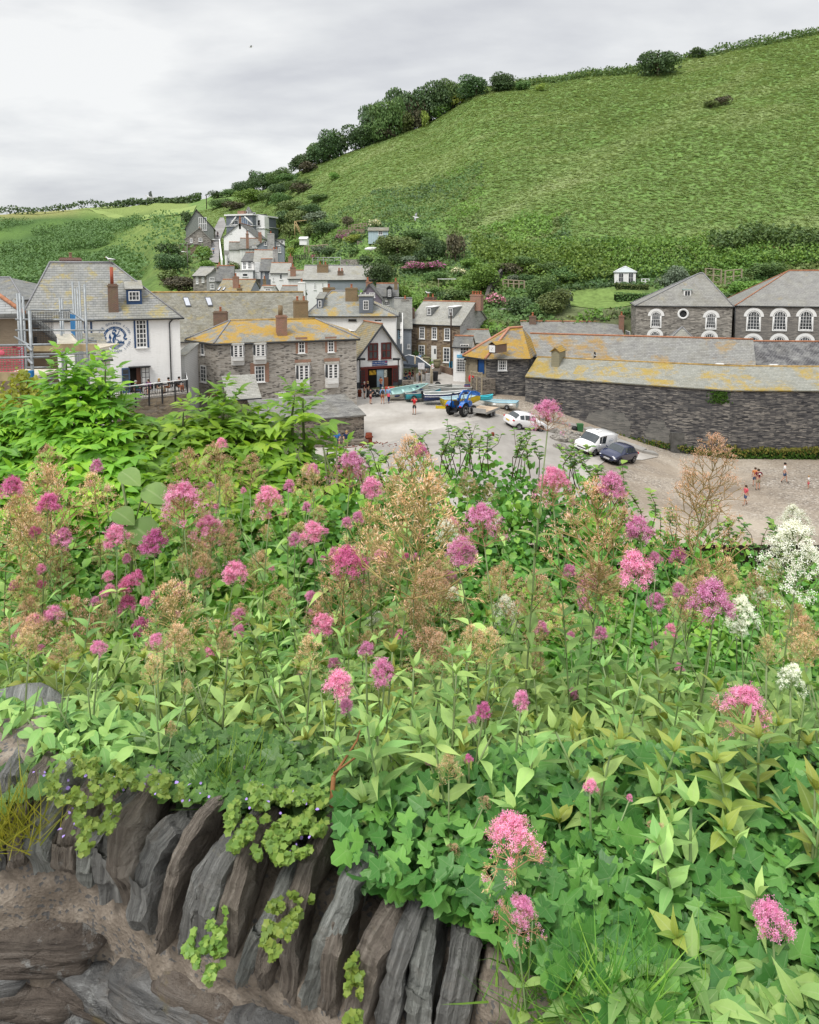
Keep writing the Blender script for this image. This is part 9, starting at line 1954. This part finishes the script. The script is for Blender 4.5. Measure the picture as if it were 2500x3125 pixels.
def elder(px0, px1, n, lab, shoots):
 O = at((px0+px1)/2, 1500, 4.3); t = thing('elder_bush', lab, 'bush', O); r = rng; P, px, py, lump = canopy(n, px0, px1, ET, 4.6, 3.5, 1590, .20, r); D = np.stack([r.normal(size=n), r.normal(size=n)-.4, np.abs(r.normal(size=n))*.35], 1); P = [Vector(p)-O for p in P]; P2, D2 = list(P), [tuple(d) for d in D]; L = list(r.uniform(.09, .155, n)); m = MB()
 for sx, sy, b_ in shoots:
  e = at(sx, sy, 4.4)-O; s = at(sx+rf.uniform(-15, 15), b_, 4.4)-O; m.tube([s-Vector((0,0,.3)), s.lerp(e, .5)+Vector((rf.uniform(-.02,.02),0,0)), e], [.011,.008,.003], 6); nn = int((e-s).length/.05)
  for k in range(nn):
   q = k/max(1, nn-1)
   for j in range(2): a = k*1.57+j*3.14+rf.uniform(-.6,.6); P2.append(s.lerp(e, q)); D2.append((cos(a), sin(a), .35+1.1*q+rf.uniform(-.2,.3))); L.append(.19-.09*q)
 for i in range(14): a = at(rf.uniform(px0, px1), 1540, 4.0)-O; m.tube([a-Vector((0,0,.5)), a, a+Vector((rf.uniform(-.2,.2), .2, .28))], [.012,.009,.004], 6)
 m.build('stem', plain('elder_stem', (.10,.12,.05), .8), t, uv=False); compound(P2, D2, L, GM['elder'], t)
elder(-140, 420, 1500, 'bright green elder bush with a tall leafy shoot in front of the scaffold', [(205,1092,1330),(322,1105,1330),(255,1150,1320),(180,1160,1330)]); elder(400, 800, 1100, 'bright green elder bush in front of the stone house', [(690,1192,1310),(700,1230,1320),(560,1258,1330),(640,1235,1330)]); elder(780, 1075, 450, 'bright green elder branches reaching towards the stone shed', [(900,1205,1330),(925,1215,1320),(1000,1370,1440),(1040,1375,1450)])
r = rng; n = 3200; q = r.normal(size=(n, 3)); q /= np.linalg.norm(q, axis=1, keepdims=True); O = at(40, 1300, 5.2); t = thing('yellow_bush', 'yellow green small leaved bush at the left edge below the scaffold', 'bush', O); P = q*(.55+.45*r.random((n, 1)))*[.42,.3,.34]; P[:, 2] += .10*np.sin(P[:, 0]*17); lv('leaves', SLEAF, P, r.normal(size=(n, 3)), r.normal(size=(n, 3))*.5+[0,-.4,1], .04*r.uniform(.6, 1.3, n), GM['yel'], t)
m = MB()
for i in range(24): a = rf.uniform(0, 6.28); m.tube([(0,0,-.35),(.2*cos(a),.15*sin(a),0),(.42*cos(a),.3*sin(a),rf.uniform(.05,.36))], [.008,.005,.002], 4)
m.build('twigs', GM['twig'], t, uv=False)
# ivy over the bank edge and the wall top
def ivyzone(n, poly, Yr, sc, tpl, mat, name, tilt=.35, lift=.05, kind='stuff', P0=None):
 A, F, U = [], [], []; r_ = random.Random(len(poly)+n)
 def ins(x, y):
  c = False; j = len(poly)-1
  for i in range(len(poly)):
   if (poly[i][1] > y) != (poly[j][1] > y) and x < (poly[j][0]-poly[i][0])*(y-poly[i][1])/(poly[j][1]-poly[i][1])+poly[i][0]: c = not c
   j = i
  return c
 x0, x1 = min(p[0] for p in poly), max(p[0] for p in poly); y0, y1 = min(p[1] for p in poly), max(p[1] for p in poly)
 while len(A) < n:
  x, y = r_.uniform(x0, x1), r_.uniform(y0, y1)
  if not ins(x, y) or (tpl is ROUND and noise.noise(Vector((x*.022, y*.022, n))) < -.05): continue
  d = ray(x, y); z = Yr if Yr < 0 else None; k = Yr/d.z;
  A.append(d*k*(1-r_.random()**2*lift)); F.append((r_.gauss(0,1), r_.gauss(0,1)-.6, r_.gauss(0,.3))); U.append((r_.gauss(0,tilt), -.55+r_.gauss(0,tilt), 1))
 return lv(name, tpl, A, F, U, sc*rng.uniform(.6, 1.3, n), mat, None, kind=kind)
ivyzone(2600, [(330,2270),(700,2230),(1080,2300),(1100,2470),(950,2520),(640,2440),(380,2390)], -.93, .031, IVY, GM['ivy'], 'ivy'); ivyzone(900, [(-80,2130),(160,2180),(390,2190),(400,2300),(330,2350),(150,2320),(-80,2300)], -.95, .029, IVY, GM['ivy'], 'ivy', .6, .06); ivyzone(500, [(-80,2130),(60,2150),(400,2180),(420,2280),(200,2330),(120,2300)], -.93, .045, VLEAF, GM['val'], 'low_leaves', .7, .08); ivyzone(420, [(-60,2290),(160,2330),(100,2440),(-60,2480)], -.93, .028, IVY, GM['ivy'], 'ivy')
ivyzone(14000, [(1000,2440),(1560,2280),(3100,2280),(3100,3250),(1980,3250),(1660,2950),(1500,2850),(1330,2735),(1080,2690)], -.95, .031, IVY, GM['ivy'], 'ivy', .7, .14); ivyzone(1700, [(1720,3030),(1760,2930),(2600,2900),(2600,3250),(1950,3250)], -.90, .042, VLEAF, GM['val'], 'low_leaves', .7, .10)
ivyzone(900, [(110,2400),(230,2290),(560,2380),(560,2440),(380,2420),(340,2560),(250,2620),(200,2480)], -.87, .0105, ROUND, GM['toad'], 'toadflax', .9, .08); ivyzone(1900, [(690,2480),(760,2390),(1000,2400),(1000,2520),(960,2600),(860,2640),(700,2600)], -.88, .011, ROUND, GM['toad'], 'toadflax', .5, .06)
ivyzone(330, [(620,2780),(690,2760),(690,2930),(640,3010),(560,2900)], -.96, .009, ROUND, GM['toad'], 'toadflax', .5, .04); ivyzone(420, [(820,2760),(930,2700),(960,2740),(830,2940),(780,2960)], -.92, .009, ROUND, GM['toad'], 'toadflax', .5, .04); ivyzone(220, [(1060,2950),(1110,2880),(1100,3120),(1050,3120)], -.96, .009, ROUND, GM['toad'], 'toadflax', .5, .04)
ivyzone(60, [(100,2350),(560,2380),(1000,2400),(960,2640),(640,2440),(300,2480),(200,2560)], -.86, .006, SLEAF, GM['viol'], 'toadflax_flowers', .8, .05)
# broad leaves, stick, snail
O = at(400,1560,2.9); t = thing('broad_leaved_weed', 'weed with very large blue green rounded leaves in front of the elder', 'plant', O); PX = [(395,1600,-.4),(440,1490,.1),(370,1440,.5),(410,1640,-.8),(470,1510,.3),(350,1560,-.2)]
BL = leaf_t([.12,.36,.44,.42,.26,.02], .35, .2); lv('leaves', BL, [at(a, b_, 2.85)-O for a, b_, _ in PX], [(cos(c), -.5, -.2) for _, _, c in PX], [(0,-.6,1)]*6, np.array([.15,.12,.10,.12,.11,.10]), GM['val'], t, np.array([.15,.3,.5,.2,.3,.25])); m = MB(); m.tube([(-.02,0,-.5),(0,0,-.1),(-.04,0,.16)], [.008,.006,.003], 6)
for a, b_, _ in PX: m.tube([(0,0,-.1), at(a, b_, 2.85)-O], .003, 4)
m.build('stem', GM['stem'], t, uv=False)
O = at(1035,2660,1.12); t = thing('dead_stick', 'broken dead brown stalk standing on the wall top', 'stick', O); f_ = lambda a, b_, y: at(a, b_, y)-O; m = MB(); m.tube([f_(1038,2665,1.12), f_(1012,2560,1.11), f_(1010,2480,1.12), f_(1018,2370,1.13)], [.0055,.005,.004,.004], 7); m.tube([f_(1012,2480,1.12), f_(1060,2570,1.08), f_(1110,2760,1.02), f_(1135,2830,1.0)], [.0025,.002,.0015,.001], 5); m.tube([f_(1018,2370,1.13), f_(1090,2260,1.2), f_(1100,2225,1.22)], [.003,.002,.001], 5); m.tube([f_(1018,2360,1.13), f_(1115,2290,1.18)], .0018, 5); m.build('stalk', plain('dead_stalk', (.24,.11,.04), .7, .3, var=.4, scale=40), t, uv=False)
O = at(2258,2632,1.35); t = thing('snail', 'brown striped snail shell resting among the right leaves', 'snail', O); m = MB(); pts = []
for i in range(40): a = i*.42; k = .0022*math.exp(i*.045); pts.append((cos(a)*k*2.2, -.006+.0001*i, sin(a)*k*2.2))
m.tube(pts, [.0016*math.exp(i*.047) for i in range(40)], 8); m.build('shell', plain('snail_shell', (.12,.08,.05), .4, .4, var=.4, scale=200), t, uv=False)
# grass tufts
GB = ([(0,-.012,0),(0,.012,0),(.5,-.008,.05),(.5,.008,.05),(1,0,0)], [(0,2,3),(0,3,1),(2,4,3)])
for (px, py, z, n, lab, cat) in ((20,2560,-.92,200,'straw coloured grass tuft at the left end of the wall',1),(1640,3060,-.90,110,'fine green grass tuft beside the last coping stone',0),(700,2420,-.93,140,'grass tuft between the ivy and the toadflax',0),(1880,3080,-.85,220,'green grass tuft at the bottom right of the wall',0)):
 O = onz(px, py, z); t = thing('grass_tuft', lab, 'grass', O); lv('blades', GB, rng.normal(size=(n, 3))*[.03,.02,.0], np.stack([rng.normal(size=n)*.7, rng.normal(size=n)*.5-.3, np.abs(rng.normal(size=n))+.5], 1), rng.normal(size=(n, 3)), rng.uniform(.05, .13, n), GM['yel'] if cat else GM['hedge'], t)
